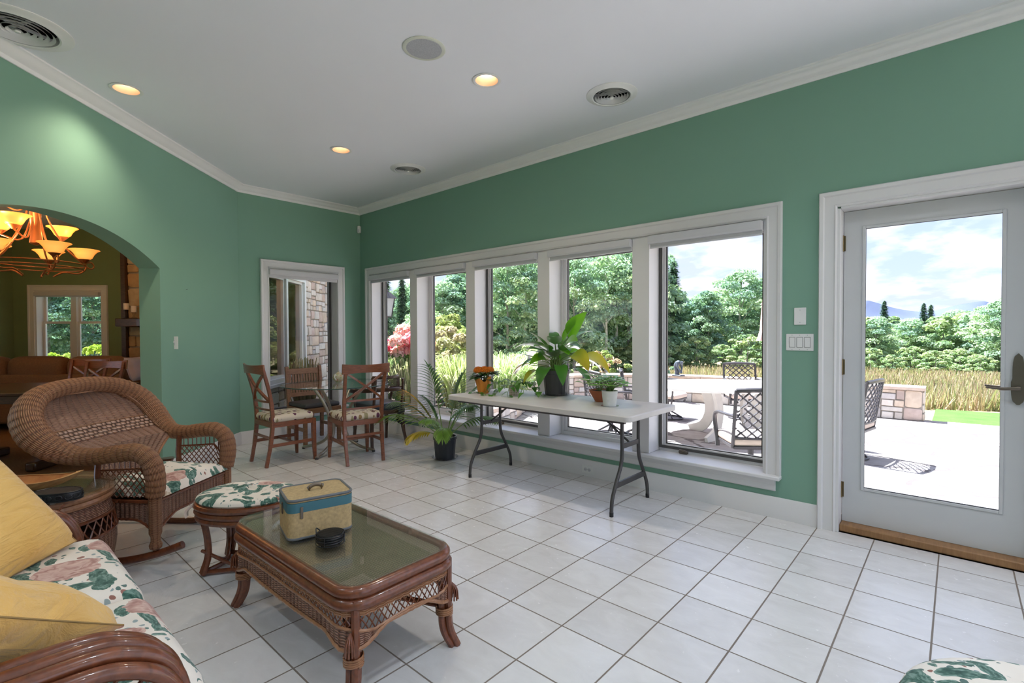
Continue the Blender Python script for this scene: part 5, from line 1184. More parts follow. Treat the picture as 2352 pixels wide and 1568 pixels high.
for a in ((0.15, 0.12, 0.50, 0.24, 0.17, GB, None, 0.3, 0.8, 0, 0, 1.0), (-0.5, 0.14, 0.42, 0.25, 0.12, GB, None, 0.9, .3, 0, 0, 0.7), (2.3, 0.13, 0.46, 0.24, 0.075, GL, None, 0.7, .2), (2.9, 0.2, 0.36, 0.22, 0.08, GL, None, 1.4), (-2.6, 0.16, 0.42, 0.2, 0.08, GL, None, 1.2), (-3.0, 0.26, 0.27, 0.2, 0.085, GL, YL, 1.8),
          (-2.4, 0.22, 0.26, 0.20, 0.11, YL, (0.7, 0.35, 0.04), 1.7), (-2.0, 0.12, 0.40, 0.21, 0.09, GL, None, 1.0, .2, 0, 0, .4), (-1.5, 0.10, 0.38, 0.22, 0.10, GB, None, 0.9, .2), (-1.0, 0.12, 0.44, 0.22, 0.10, GL, None, .8, .2), (1.2, 0.12, 0.45, 0.26, 0.10, GL, None, .8, .3), (1.8, 0.1, 0.42, 0.24, 0.1, GL),
          (-0.35, 0.24, 0.36, 0.24, 0.12, (0.3, 0.4, 0.03), YL, 1.6, 0.1, 0, 0, 0.5), (0.1, 0.26, 0.34, 0.26, 0.12, (0.42, 0.42, 0.03), YL, 1.5, 0.1, 0, 0, 0.4), (-1.3, 0.2, 0.25, 0.22, 0.09, GL, None, 1.8), (-0.8, 0.2, 0.27, 0.24, 0.085, GL, None, 1.8), (0.7, 0.2, 0.3, 0.22, 0.1, GL, None, 1.6), (-1.9, 0.18, 0.22, 0.17, 0.08, (0.4, 0.42, 0.03), None, 1.6),
          (3.3, 0.30, 0.34, 0.14, 0.06, GB, YL, 1.3), (0.4, 0.06, 0.47, 0.22, 0.1, GB, None, .5, .6, 0, 0, .6), (-2.2, 0.07, 0.40, 0.2, 0.09, GL, None, .6, .5), (-1.1, 0.06, 0.33, 0.2, 0.09, GL, None, .9), (-0.6, 0.10, 0.36, 0.2, .1, GB, None, 1.1), (2.0, .2, .33, .2, .09, GL, None, 1.5), (-0.1, .19, .24, .22, .08, GL, None, 1.8), (2.6, 0.24, 0.24, 0.18, 0.08, (0.45, 0.42, 0.03), YL, 1.8)):
    broad(*a)
for k in range(18): broad(k * 2.4, 0.05 + 0.012 * (k % 9), 0.30 + 0.016 * (k % 7), 0.19, 0.085, jit(GL if k % 3 else GB), None, 1.1 + 0.1 * (k % 4), 0.3, 0, 0, (k % 5 - 2) * 0.3)
for k in range(16): a = k * 0.4; st.tube([V((0.035 * cos(a), 0.035 * sin(a), 0.19)), V((0.055 * cos(a + .3), 0.055 * sin(a + .3), 0.32))], 0.006, 6)
obj('foliage', lf, M_leaf, pl, smooth=60); obj('stems', st, M_stem, pl)
# kalanchoe in orange foil
pl = thing('potted_kalanchoe', 'orange-flowered plant in orange foil at the left end of the folding table', 'potted plant', (-1.70, 1.20, 0.742))
b = MB()
def foil(u, v):
    a = 2 * pi * u; r = 0.050 + 0.024 * v + 0.004 * v * sin(9 * a) + (0.008 * sin(4 * a) * v ** 4); return V((r * cos(a), r * sin(a), (0.135 + 0.025 * sin(4 * a + 1)) * v))
b.grid(foil, 72, 10); b.lathe([(0.0001, 0.001), (0.05, 0.0)], 24, cap=False); obj('foil_wrap', b, M_orange, pl, smooth=60); obj('soil', MB().lathe([(0.064, 0.115), (0.0001, 0.118)], 24, cap=False), M_soil, pl)
lf = MB(); stm = MB()
for k in range(44):
    a = k * 2.4; r = 0.02 + 0.045 * ((k * 0.618) % 1); el = 0.15 + 0.5 * ((k * 0.37) % 1)
    leaf(lf, V((r * cos(a), r * sin(a), 0.135 + 0.055 * ((k * .61) % 1))), V((cos(a), sin(a), el)), 0.115, 0.07, 0.7, 0.15, jit((0.05, 0.13, 0.03)), 5, 0.8)
fw = MB()
for k, (x, y) in enumerate(((-0.045, -0.02), (0.01, 0.02), (0.052, -0.015), (0.0, -0.045), (-0.03, 0.045), (0.045, 0.04))):
    stm.tube([V((x * .3, y * .3, 0.12)), V((x, y, 0.215))], 0.003, 5)
    for j in range(85):
        a = j * 2.399; z = 1 - j / 62; r = sqrt(max(0, 1 - z * z)); c_ = V((x + 0.042 * r * cos(a), y + 0.042 * r * sin(a), 0.205 + 0.040 * z)); n_ = V((r * cos(a), r * sin(a), z + .2)).normalized(); s1 = n_.orthogonal().normalized(); s2 = n_.cross(s1)
        for q in range(4): d = s1 * cos(q * pi / 2 + j) + s2 * sin(q * pi / 2 + j); fw.add([c_, c_ + d * 0.008 + s1.cross(d) * 0 + n_ * 0.002 + n_.cross(d) * 0.004, c_ + d * 0.013 + n_ * 0.003, c_ + d * 0.008 + n_ * 0.002 - n_.cross(d) * 0.004], [(0, 1, 2, 3)], None, jit((0.75, 0.24, 0.035), 0.3))
obj('foliage', lf, M_leaf, pl, smooth=60); obj('stems', stm, M_stem, pl); obj('flowers', fw, M_petal, pl, smooth=0)
# trailing plant in a mosaic pot
pl = thing('pothos_plant', 'trailing green plant in a small square-tiled pot on the folding table', 'potted plant', (-1.375, 1.27, 0.742))
g = G('mosaic'); uv = g.n('SeparateXYZ', {0: g.co('UV')}); 
def me_(a, p): f = g.math('FRACT', g.math('DIVIDE', a, p)); return g.math('MINIMUM', f, g.math('SUBTRACT', 1.0, f))
idm = g.n('TexWhiteNoise', {'Vector': g.n('CombineXYZ', {0: g.math('FLOOR', g.math('DIVIDE', uv.outputs[0], 0.018)), 1: g.math('FLOOR', g.math('DIVIDE', uv.outputs[1], 0.018))})}, noise_dimensions='3D').outputs['Value']
mm = g.math('LESS_THAN', g.math('MINIMUM', me_(uv.outputs[0], 0.018), me_(uv.outputs[1], 0.018)), 0.09)
M_mos = g.fin(g.mix(mm, g.ramp(idm, [(0, (0.30, 0.25, 0.19)), (1, (0.46, 0.40, 0.32))]), (0.66, 0.62, 0.54)), 0.3)
potm(pl, 0.043, 0.050, 0.082, M_mos, lip=False)
lf = MB(); stm = MB()
for az, L, up, n in ((pi + 0.3, 0.30, 0.9, 8), (pi - 0.3, 0.26, 1.2, 7), (pi + 0.9, 0.2, 0.6, 5), (0.2, 0.22, 1.2, 6), (-0.3, 0.20, 1.6, 5), (0.7, 0.17, 1.3, 4), (-1.2, 0.14, 1.0, 4), (1.8, 0.15, 1.1, 4)):
    d = V((cos(az), sin(az), up)).normalized(); p = V((0, 0, 0.08)); pts = [p.copy()]
    for i in range(n * 2):
        d = (d + V((0, 0, -1.9 / n / 1.5)) + V((random.uniform(-.1, .1), random.uniform(-.1, .1), 0))).normalized(); p = p + d * (L / n / 1.3)
        if p.z < 0.008: p.z = 0.008; d.z = max(d.z, 0)
        pts.append(p.copy())
        if i % 2: s = d.cross(V((0, 0, 1))).normalized() * (1 if i % 4 == 1 else -1); leaf(lf, p, (d * .5 + s + V((0, 0, 0.5))), 0.078, 0.058, 1.5, 0.2, jit((0.10, 0.27, 0.05)), 5, 0.45)
    stm.tube(pts, 0.0022, 5)
leaf(lf, V((0.04, -0.03, 0.09)), V((0.6, -0.4, 0.7)), 0.12, 0.065, 2.6, 0.2, (0.09, 0.25, 0.05), 8, 0.5); leaf(lf, V((0.05, 0.0, 0.12)), V((0.8, 0.1, 1.2)), 0.13, 0.06, 3.0, 0.2, (0.06, 0.17, 0.03), 8, 0.5)
obj('foliage', lf, M_leaf, pl, smooth=60); obj('stems', stm, M_stem, pl)
# round-leaved plants
def roundplant(t, n, R_, z0, spread, col, size=0.045, lean=(0, 0)):
    lf = MB(); stm = MB()
    for k in range(n):
        a = k * 2.4; q = sqrt((k + 0.5) / n); r = spread * q; zz = z0 + R_ * (1 - 0.55 * q * q) * random.uniform(0.75, 1.1)
        P = V((r * cos(a) + lean[0], r * sin(a) + lean[1], zz)); stm.tube(cr([V((0.01 * cos(a), 0.01 * sin(a), z0 - 0.015)), V((P.x * .4, P.y * .4, z0 + (zz - z0) * .6)), P], 3), 0.0018, 4)
        leaf(lf, P, V((cos(a), sin(a), 0.35)), size, size, 0.5, 0.12, jit(col, 0.3), 5, 0.75)
    obj('foliage', lf, M_leaf, t, smooth=60); obj('stems', stm, M_stem, t)
pl = thing('round_leaf_plant', 'bushy round-leaved plant in a small white pot near the right end of the folding table', 'potted plant', (-0.375, 1.25, 0.742))
potm(pl, 0.049, 0.062, 0.118, M_white, lip=False); obj('saucer', MB().lathe([(0.0001, 0.0), (0.066, 0.0), (0.069, 0.003), (0.0001, 0.003)], 30), M_clear, pl)
roundplant(pl, 70, 0.115, 0.108, 0.11, (0.20, 0.46, 0.06), 0.066); 
pl = thing('terracotta_plant', 'yellow-green plant in a terracotta bowl behind the small white pot', 'potted plant', (-0.56, 1.42, 0.742))
potm(pl, 0.045, 0.095, 0.095, M_terra, lip=False); roundplant(pl, 28, 0.13, 0.09, 0.13, (0.28, 0.42, 0.05), 0.075, (-0.04, 0))

# ---------------------------------------------------------------- dining room furniture
t = thing('dining_table', 'dark wooden dining table seen through the archway', 'dining table', tuple(E(2.70, -5.10)), radians(45))
obj('table_top', MB().prism([(p.x, p.y) for p in rrect(0.92, 0.52, 0.12, 0, 6)], 0.735, 0.768), M_dwood, t, bevel=0.008, smooth=30)
obj('apron', MB().box(-0.78, 0.78, -0.40, 0.40, 0.65, 0.735), M_dwood, t, bevel=0.004)
for s in (-1, 1):
    obj('pedestal', MB().box(s * 0.45 - 0.05, s * 0.45 + 0.05, -0.16, 0.16, 0.08, 0.66), M_dwood, t, bevel=0.01); obj('foot', MB().box(s * 0.45 - 0.05, s * 0.45 + 0.05, -0.38, 0.38, 0.0, 0.09), M_dwood, t, bevel=0.02)
xchair(tuple(E(3.03, -4.69)), radians(222), 'cross-back chair at the right end of the dark dining table, nearer of the pair', group='cross-back chairs around the dark dining table')
xchair(tuple(E(3.52, -5.22)), radians(225), 'cross-back chair behind the dark dining table, in front of the brown sofa', group='cross-back chairs around the dark dining table')
xchair(tuple(E(2.0, -5.30)), radians(50), 'cross-back chair at the left edge of the photo with only its spotted seat showing', group='cross-back chairs around the dark dining table')
# sofa of the far room
t = thing('brown_sofa', 'brown fabric sofa seen from behind through the archway', 'sofa', tuple(E(4.62, -6.52)), radians(45))
for k in range(3):
    x0 = -1.15 + k * 0.78; b = MB().rbox(0.765, 0.26, 0.46, 0.11, (x0 + 0.38, 0.03, 0.755), 8, bulge=0.02); obj('back_cushion', b, M_sofa, t, smooth=180)
obj('back_panel', MB().rbox(2.40, 0.14, 0.66, 0.04, (0.03, -0.13, 0.43), 6), M_sofa, t, smooth=180); obj('base', MB().box(-1.15, 1.2, -0.1, 0.85, 0.08, 0.42), M_sofa, t, bevel=0.03)
for s in (-1, 1): obj('arm', MB().rbox(0.22, 0.95, 0.62, 0.08, (0.03 + s * 1.23, 0.35, 0.36), 4), M_sofa, t, smooth=180)
o = tag(obj('lilac_pillow', pillow(MB(), 0.34, 0.34, 0.12, 14), M_lilac, smooth=180), 'pale lilac pillow on the right arm of the brown sofa', 'pillow'); o.matrix_world = Matrix.Translation(E(4.50, -5.12, 0.83)) @ Matrix.Rotation(radians(-45 + 90), 4, 'Z') @ Matrix.Rotation(radians(70), 4, 'Y') 
# fireplace
fp = thing('stone_fireplace', 'tan stone fireplace with a dark wooden mantel in the far room', 'fireplace', tuple(E(5.65, -5.5)), 0)
mfp = lambda a, d, z: E(5.58 - d, a, z) - E(5.65, -5.5)
random.seed(5); sb = MB(); stones(sb, mfp, -5.96, -4.0, 0.0, 3.04, 0.34, pal=[(0.52, 0.36, 0.20), (0.58, 0.42, 0.26), (0.48, 0.31, 0.17), (0.60, 0.46, 0.30)]); obj('stonework', sb, M_stone, fp, smooth=30)
b = MB(); slab(b, lambda a, d, z: E(5.59 + d, a, z) - E(5.65, -5.5), -5.96, -4.0, 0, 3.04, [], 0.44); obj('core', b, M_mortar, fp, smooth=0)
b = MB(); slab(b, lambda a, d, z: E(5.5 + d, a, z) - E(5.65, -5.5), -6.02, -5.955, 0, 3.04, [], 0.08); obj('edge_board', b, M_dwood, fp, smooth=0)
b = MB(); slab(b, lambda a, d, z: E(5.28 + d, a, z) - E(5.65, -5.5), -5.96, -4.0, 1.42, 1.545, [], 0.30); obj('mantel', b, M_dwood, fp, bevel=0.01)
for (a, h, l) in ((-5.87, 0.12, 'white pillar candle in a tall glass holder at the left end of the mantel'), (-5.76, 0.08, 'white pillar candle in a glass holder, the right one on the mantel')):
    c_ = thing('pillar_candle', l, 'candle', tuple(E(5.40, a, 1.545)))
    obj('glass_holder', MB().lathe([(0.042, 0), (0.045, 0.008), (0.018, 0.02), (0.014, h * 0.6), (0.035, h + 0.03), (0.046, h + 0.04)], 20, cap=False), M_glass, c_); obj('candle', MB().lathe([(0.038, h + 0.02), (0.038, h + 0.115), (0.0001, h + 0.11)], 20), M_wax, c_)
# chandelier
M_amber = G('amber_glass'); g = M_amber; lw = g.n('LayerWeight', {'Blend': 0.35}); M_amber = g.fin((0.75, 0.32, 0.07), 0.35, **{'Emission Color': g.ramp(lw.outputs['Facing'], [(0.0, (1.0, 0.46, 0.10)), (0.9, (0.75, 0.17, 0.015))]), 'Emission Strength': 0.62})
ch = thing('chandelier', 'bronze two-tier chandelier with amber glass bowl shades in the archway', 'chandelier', tuple(E(2.53, -4.73, 0)))
def bowlshade(P):
    r0 = MB().lathe([(0.0001, 0.0), (0.045, 0.002), (0.066, 0.02), (0.082, 0.055), (0.105, 0.085), (0.13, 0.098), (0.128, 0.102), (0.10, 0.09), (0.076, 0.06), (0.06, 0.028), (0.04, 0.01), (0.0001, 0.008)], 28, P)
    s_ = obj('shade', r0, M_amber, ch); obj('bulb', MB().sphere((P[0], P[1], P[2] + 0.07), 0.026, 10, 6), M_bulb2, s_); obj('cup', MB().lathe([(0.012, -0.035), (0.028, -0.02), (0.05, 0.003)], 16, P), M_copper, s_)
    l = bpy.data.lights.new('bulb', 'POINT'); l.energy = 5.0; l.color = (1, 0.52, 0.22); l.shadow_soft_size = 0.03; lo = bpy.data.objects.new('lamp', l); COL.objects.link(lo); lo.parent = ch; lo.location = (P[0], P[1], P[2] + 0.13)
M_bulb2 = emit('amber_bulb', (1.0, 0.78, 0.45), 5.0)
for k in range(5):
    a = radians(-56 + 72 * k); R0 = 0.36; P = (R0 * cos(a), R0 * sin(a), 2.075); bowlshade(P); c, s = cos(a), sin(a)
    pts = [(0.05, 2.62), (0.10, 2.42), (0.22, 2.18), (0.32, 2.06), (0.40, 1.985), (0.435, 2.005), (0.415, 2.05), (0.365, 2.035)]
    obj('arm', MB().tube([V((p.x * c, p.x * s, p.y)) for p in cr([V((x, z, 0)) for x, z in pts], 5)], 0.008, 7), M_copper, ch)
    pts = [(0.365, 2.05), (0.37, 1.98), (0.31, 1.925), (0.20, 1.93), (0.12, 1.88)]
    obj('scroll', MB().tube([V((p.x * c, p.x * s, p.y)) for p in cr([V((x, z, 0)) for x, z in pts], 5)], 0.008, 7), M_copper, ch)
for ad_ in (11, -82, 178):
    a = radians(-45 + ad_); R1 = 0.30; P = (R1 * cos(a), R1 * sin(a), 2.315); bowlshade(P); obj('arm', MB().tube(cr([V((0.02 * cos(a), 0.02 * sin(a), 2.5)), V((0.12 * cos(a), 0.12 * sin(a), 2.24)), V((R1 * cos(a), R1 * sin(a), 2.28))], 5), 0.008, 7), M_copper, ch)
for k in range(4): a = k * pi / 2; obj('scroll', MB().tube(cr([V((0.03 * cos(a), 0.03 * sin(a), 2.58)), V((0.12 * cos(a), 0.12 * sin(a), 2.50)), V((0.2 * cos(a), 0.2 * sin(a), 2.53)), V((0.21 * cos(a), 0.21 * sin(a), 2.57))], 5), 0.007, 6), M_copper, ch)
obj('ring', MB().tube(ring(0.375, 0.375, 2.005, 48), 0.006, 6, closed=True), M_copper, ch); obj('ring', MB().tube(ring(0.35, 0.35, 1.965, 48), 0.006, 6, closed=True), M_copper, ch)
obj('column', MB().lathe([(0.012, 2.18), (0.05, 2.2), (0.038, 2.3), (0.045, 2.55), (0.058, 2.64), (0.02, 2.68), (0.012, 2.7), (0.012, 3.0), (0.06, 3.02), (0.06, 3.05)], 20), M_copper, ch)
# ---------------------------------------------------------------- outside
import numpy as np
def gh(x, y):
    d = math.hypot(x - 1.6, y + 2.0)
    if x < -7.5 and y < 6.5: return -0.3
    return -0.25 - max(0, d - 10) * 0.043
gx = [-400, -200, -120, -80, -60] + [-50 + 2.5 * k for k in range(29)] + [25, 30, 40, 60, 120, 300]; gy = [-60, -20, -8] + [-2 + 2.5 * k for k in range(30)] + [76, 85, 100, 140, 220, 400, 800, 1600]
gr_ = MB(); vs = [V((x, y, gh(x, y) if y < 78 else -3.6)) for y in gy for x in gx]; nx = len(gx)
hole = lambda x0, x1, y0, y1: False
fs = [(j * nx + i, j * nx + i + 1, (j + 1) * nx + i + 1, (j + 1) * nx + i) for j in range(len(gy) - 1) for i in range(nx - 1) if not (-11 < gx[i] < 5 and -7.9 < gy[j] < -0.1 and gx[i + 1] < 5.5)]
gr_.add(vs, fs); o = struct('ground', gr_, M_meadow, smooth=60)
pa = MB(); pa.prism([(8, 1.96), (8, 8.95), (4.5, 9.1), (1.9, 8.75), (1.2, 8.72), (-3.2, 8.8), (-5.2, 7.0), (-5.2, 1.96)], -0.5, -0.18); struct('patio', pa, M_flag, smooth=0)
la = MB(); la.grid(lambda u, v: V((1.3 + 9 * u, 8.6 + (2.2 + 0.25 * sin(5 * u)) * v, -0.20 - 0.03 * v)), 20, 6); tag(obj('lawn', la, M_lawn, smooth=60), 'strip of mown bright green lawn beyond the patio', 'lawn', kind='stuff')
# far hills
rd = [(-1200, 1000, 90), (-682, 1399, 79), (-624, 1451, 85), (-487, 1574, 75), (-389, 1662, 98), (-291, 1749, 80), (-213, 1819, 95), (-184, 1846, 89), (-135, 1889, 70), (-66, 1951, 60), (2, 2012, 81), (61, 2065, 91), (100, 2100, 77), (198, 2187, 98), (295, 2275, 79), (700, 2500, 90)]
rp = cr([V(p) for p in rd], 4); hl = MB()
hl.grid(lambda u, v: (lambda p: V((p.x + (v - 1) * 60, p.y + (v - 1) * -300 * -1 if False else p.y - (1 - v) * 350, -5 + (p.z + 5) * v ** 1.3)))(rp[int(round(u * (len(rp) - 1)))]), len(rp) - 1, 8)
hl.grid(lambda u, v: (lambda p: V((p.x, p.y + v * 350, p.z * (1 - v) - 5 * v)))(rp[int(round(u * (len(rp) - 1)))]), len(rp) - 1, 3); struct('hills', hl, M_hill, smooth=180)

# seat wall round the patio
def wallrun(name, path, zb, zt, th, label, seed):
    random.seed(seed); t = thing(name, label, 'garden wall', (path[0][0], path[0][1], zb)); P = [V((a, b)) for a, b in path]; L = [0]
    for i in range(len(P) - 1): L.append(L[-1] + (P[i + 1] - P[i]).length)
    O = V((P[0].x, P[0].y, zb))
    def at_(s, d, z):
        s = min(max(s, 0), L[-1])
        for i in range(len(P) - 1):
            if s <= L[i + 1] + 1e-6: break
        tt = (s - L[i]) / (L[i + 1] - L[i]); q = P[i].lerp(P[i + 1], tt); dr = (P[i + 1] - P[i]).normalized(); n_ = V((-dr.y, dr.x))
        return V((q.x + n_.x * d, q.y + n_.y * d, z)) - V((O.x, O.y, zb))
    sb = MB(); stones(sb, lambda a, d, z: at_(a, d, z), 0, L[-1], zb, zt - 0.05, 0.34, depth=0.03); stones(sb, lambda a, d, z: at_(a, -th - d, z), 0, L[-1], zb, zt - 0.05, 0.34)
    stones(sb, lambda a, d, z: at_(-d, -a, z) if False else at_(0, -a, z) + (at_(0, 0, 0) - at_(0.5, 0, 0)).normalized() * d, 0, th, zb, zt - 0.05, 0.3)
    obj('stonework', sb, M_stone, t, smooth=30)
    n = max(2, int(L[-1] / 0.25)); c_ = MB(); c_.grid(lambda u, v: at_(u * L[-1], [0, 0, -th, -th, 0][int(v * 4 + .5)], [zb, zt - 0.05, zt - 0.05, zb, zb][int(v * 4 + .5)]), n, 4, flip=False); obj('core', c_, M_mortar, t, smooth=0)
    s = -0.04; cap = MB()
    while s < L[-1]:
        w = random.uniform(0.45, 0.8); e_ = min(s + w, L[-1]); c0 = random.choice([(0.66, 0.52, 0.42), (0.62, 0.47, 0.36), (0.70, 0.58, 0.48)]); ex = (at_(0, 0, 0) - at_(0.5, 0, 0)).normalized() * (0.04 if s < 0 else 0)
        a0 = [at_(max(s, 0) + .004, d, z) + ex for z in (zt - 0.05, zt) for d in (0.045, -th - 0.045)]; a1 = [at_(e_ - .004, d, z) for z in (zt - 0.05, zt) for d in (0.045, -th - 0.045)]
        mid = [at_((max(s, 0) + e_) / 2, d, z) for z in (zt - 0.05, zt) for d in (0.05, -th - 0.05)]
        for A, B in ((a0, mid), (mid, a1)): cap.add(A + B, [(0, 4, 5, 1), (2, 3, 7, 6), (0, 2, 6, 4), (1, 5, 7, 3)] + ([(0, 1, 3, 2)] if A is a0 else [(4, 6, 7, 5)]), None, c0)
        s = e_
    obj('capstones', cap, M_stone, t, smooth=0); return t
wallrun('seat_wall', [(1.19, 8.52), (0.0, 8.50), (-1.4, 8.42), (-2.6, 8.30), (-3.6, 7.95), (-4.4, 7.3), (-4.8, 6.5)], -0.18, 0.375, 0.36, 'low stone seat wall with tan capstones at the far edge of the patio', 21)
wallrun('planter_wall', [(-4.75, 6.3), (-4.55, 5.2), (-4.05, 4.3), (-3.7, 3.3), (-3.9, 2.3)], -0.18, 0.13, 0.25, 'very low stone planting-bed wall seen under the folding table', 22)
be = MB(); be.prism([(-4.0, 2.0), (-3.95, 3.3), (-4.3, 4.3), (-4.8, 5.2), (-5.0, 6.5), (-4.6, 7.4), (-3.7, 8.2), (-2.6, 8.65), (-2.4, 10.5), (-9, 12), (-10, 1.9)], -0.6, 0.02); struct('planting_bed', be, M_soil, smooth=0)

# statue
t = thing('garden_statue', 'small dark garden statue of a bending figure on the seat wall', 'statue', (-2.80, 8.13, 0.376), radians(-20))
M_pat = plain('dark_patina', (0.10, 0.115, 0.14), 0.5, 0.2)
b = MB(); b.rbox(0.24, 0.15, 0.025, 0.01, (0.0, 0, 0.0125), 2)
for s in (-1, 1): b.tube(cr([V((-0.05, s * 0.03, 0.02)), V((-0.035, s * 0.035, 0.10)), V((-0.06, s * 0.03, 0.18))], 4), [0.022, 0.022, 0.023, 0.024, 0.026, 0.028, 0.03, 0.032, 0.034], 10); b.sphere((-0.035, s * 0.033, 0.03), 0.022, 8, 6, (1.6, 0.9, 0.6))
b.tube(cr([V((-0.065, 0, 0.17)), V((-0.055, 0, 0.235)), V((-0.005, 0, 0.28)), V((0.04, 0, 0.29))], 5), [0.045, 0.05, 0.052, 0.054, 0.055, 0.055, 0.055, 0.056, 0.057, 0.056, 0.054, 0.05, 0.045, 0.04, 0.034, 0.028], 12)
for s in (-1, 1): b.tube(cr([V((0.01, s * 0.055, 0.275)), V((0.03, s * 0.065, 0.20)), V((0.055, s * 0.03, 0.13)), V((0.075, s * 0.012, 0.06))], 4), [0.021] * 5 + [0.016] * 8, 8)
b.sphere((0.085, 0, 0.275), 0.036, 12, 8, (1, 0.9, 1.05))
for k in range(9): a = k * 0.8; b.sphere((0.085 + 0.028 * cos(a), 0.022 * sin(a), 0.298 + 0.008 * sin(3 * a)), 0.014, 6, 4)
obj('figure', b, M_pat, t)

# patio furniture
def pchair():
    t = thing('patio_chair', 'x', 'chair', (0, 0, 0))
    b = MB(); bk = lambda x, z: V((x, -0.24 - 0.16 * (z - 0.42) - 0.03 * (1 - (x / 0.27) ** 2), z))
    for s in (-1, 1): b.tube([bk(s * 0.265, 0.34 + 0.58 * k / 6) for k in range(7)], 0.018, 6)
    b.tube([bk(-0.265 + 0.53 * k / 8, 0.915 + 0.012 * sin(pi * k / 8)) for k in range(9)], 0.024, 6); b.tube([bk(-0.265 + 0.53 * k / 8, 0.44) for k in range(9)], 0.014, 6); obj('back_frame', b, M_patiomet, t)
    b = MB(); lattice(b, lambda u, v: bk(-0.25 + 0.5 * u, 0.45 + 0.44 * v), 5, 5, 0.0085, 1, 4)
    for i in range(6):
        for j in range(6): p = bk(-0.25 + 0.5 * i / 5, 0.45 + 0.44 * j / 5 if j < 6 else 0.9); b.sphere(tuple(p), 0.012, 6, 4)
    obj('back_lattice', b, M_patiomet, t)
    for s in (-1, 1): obj('arm', MB().tube(cr([bk(s * 0.265, 0.66), V((s * 0.285, -0.1, 0.655)), V((s * 0.29, 0.12, 0.645)), V((s * 0.29, 0.21, 0.60)), V((s * 0.285, 0.22, 0.50)), V((s * 0.27, 0.2, 0.36)), V((s * 0.27, 0.19, 0.27))], 4), 0.016, 6, flat=1.5), M_patiomet, t)
    obj('seat_frame', MB().box(-0.265, 0.265, -0.26, 0.24, 0.33, 0.36), M_patiomet, t, bevel=0.006); obj('cushion', MB().rbox(0.53, 0.5, 0.075, 0.03, (0, 0.0, 0.40), 6, bulge=0.012), M_cream, t, smooth=180)
    b = MB().tube([V((0, 0, 0.06)), V((0, 0, 0.34))], 0.03, 8)
    for k in range(4): a = k * pi / 2 + pi / 4; b.tube(cr([V((0, 0, 0.16)), V((0.12 * cos(a), 0.12 * sin(a), 0.09)), V((0.24 * cos(a), 0.24 * sin(a), 0.02))], 4), 0.013, 6)
    b.tube(ring(0.25, 0.25, 0.014, 28), 0.013, 6, closed=True); obj('swivel_base', b, M_patiomet, t)
    return t
def at_label(o, label, loc, rz, group): tag(o, label, 'chair', group); o.location = loc; o.rotation_euler = (0, 0, rz); return o
pc = pchair(); G_ = 'lattice-backed patio swivel chairs'
facing = lambda ang: radians(ang - 90)
PCS = [('lattice-backed patio chair closest to the window, back to us, nearest to the patio door', (0.03, 3.36), 128), ('lattice-backed patio chair on the far side of the pale patio table, facing us', (-1.12, 6.95), -58),
       ('patio swivel chair at the left end of the pale patio table, on its ring base', (-1.80, 4.62), 30), ('patio chair behind the one at the left end of the patio table', (-2.12, 6.1), 0),
       ('patio chair left of the door glass with its shadow on the flagstones', (0.60, 4.95), 170), ('patio chair glimpsed behind the round-leaved plants on the folding table', (-2.12, 4.22), 60)]
for i, (l, (x, y), a) in enumerate(PCS): at_label(pc if i == 0 else copy_tree(pc), l, (x, y, -0.18), facing(a), G_)
t = thing('patio_table', 'large pale stone-topped patio table outside the window nearest the door', 'patio table', (-0.78, 5.28, -0.18), radians(35))
pl_ = [(1.15 * math.copysign(abs(cos(a)) ** 0.75, cos(a)), 0.82 * math.copysign(abs(sin(a)) ** 0.75, sin(a))) for a in [2 * pi * k / 48 for k in range(48)]]
obj('table_top', MB().prism(pl_, 0.70, 0.735), M_lstone, t, bevel=0.008, smooth=30)
for k in range(4): a = k * pi / 2 + pi / 4; M4 = Matrix.Rotation(a, 4, 'Z'); obj('leg', MB().tube([M4 @ V(p) for p in cr([V((0.45, 0, 0.70)), V((0.36, 0, 0.5)), V((0.34, 0, 0.3)), V((0.44, 0, 0.1)), V((0.66, 0, 0.0))], 5)], 0.10, 4, phase=pi / 4, flat=0.3, up=(cos(a), sin(a), 0.01)), M_lstone, t, smooth=40)
t = thing('patio_umbrella', 'closed pinkish patio umbrella mostly hidden by the window trim', 'umbrella', (-0.35, 5.50, -0.18))
obj('pole', MB().lathe([(0.016, 0), (0.016, 2.6)], 12), M_alu, t); obj('canopy', MB().lathe([(0.17, 1.36), (0.13, 1.5), (0.10, 1.9), (0.07, 2.3), (0.02, 2.58), (0.001, 2.6)], 16, rib=8, ribd=0.12, cap=False), plain('salmon_canvas', (0.55, 0.34, 0.30), 0.8), t, smooth=0)
obj('base', MB().lathe([(0.24, 0), (0.24, 0.04), (0.06, 0.14), (0.03, 0.2)], 20), M_patiomet, t)
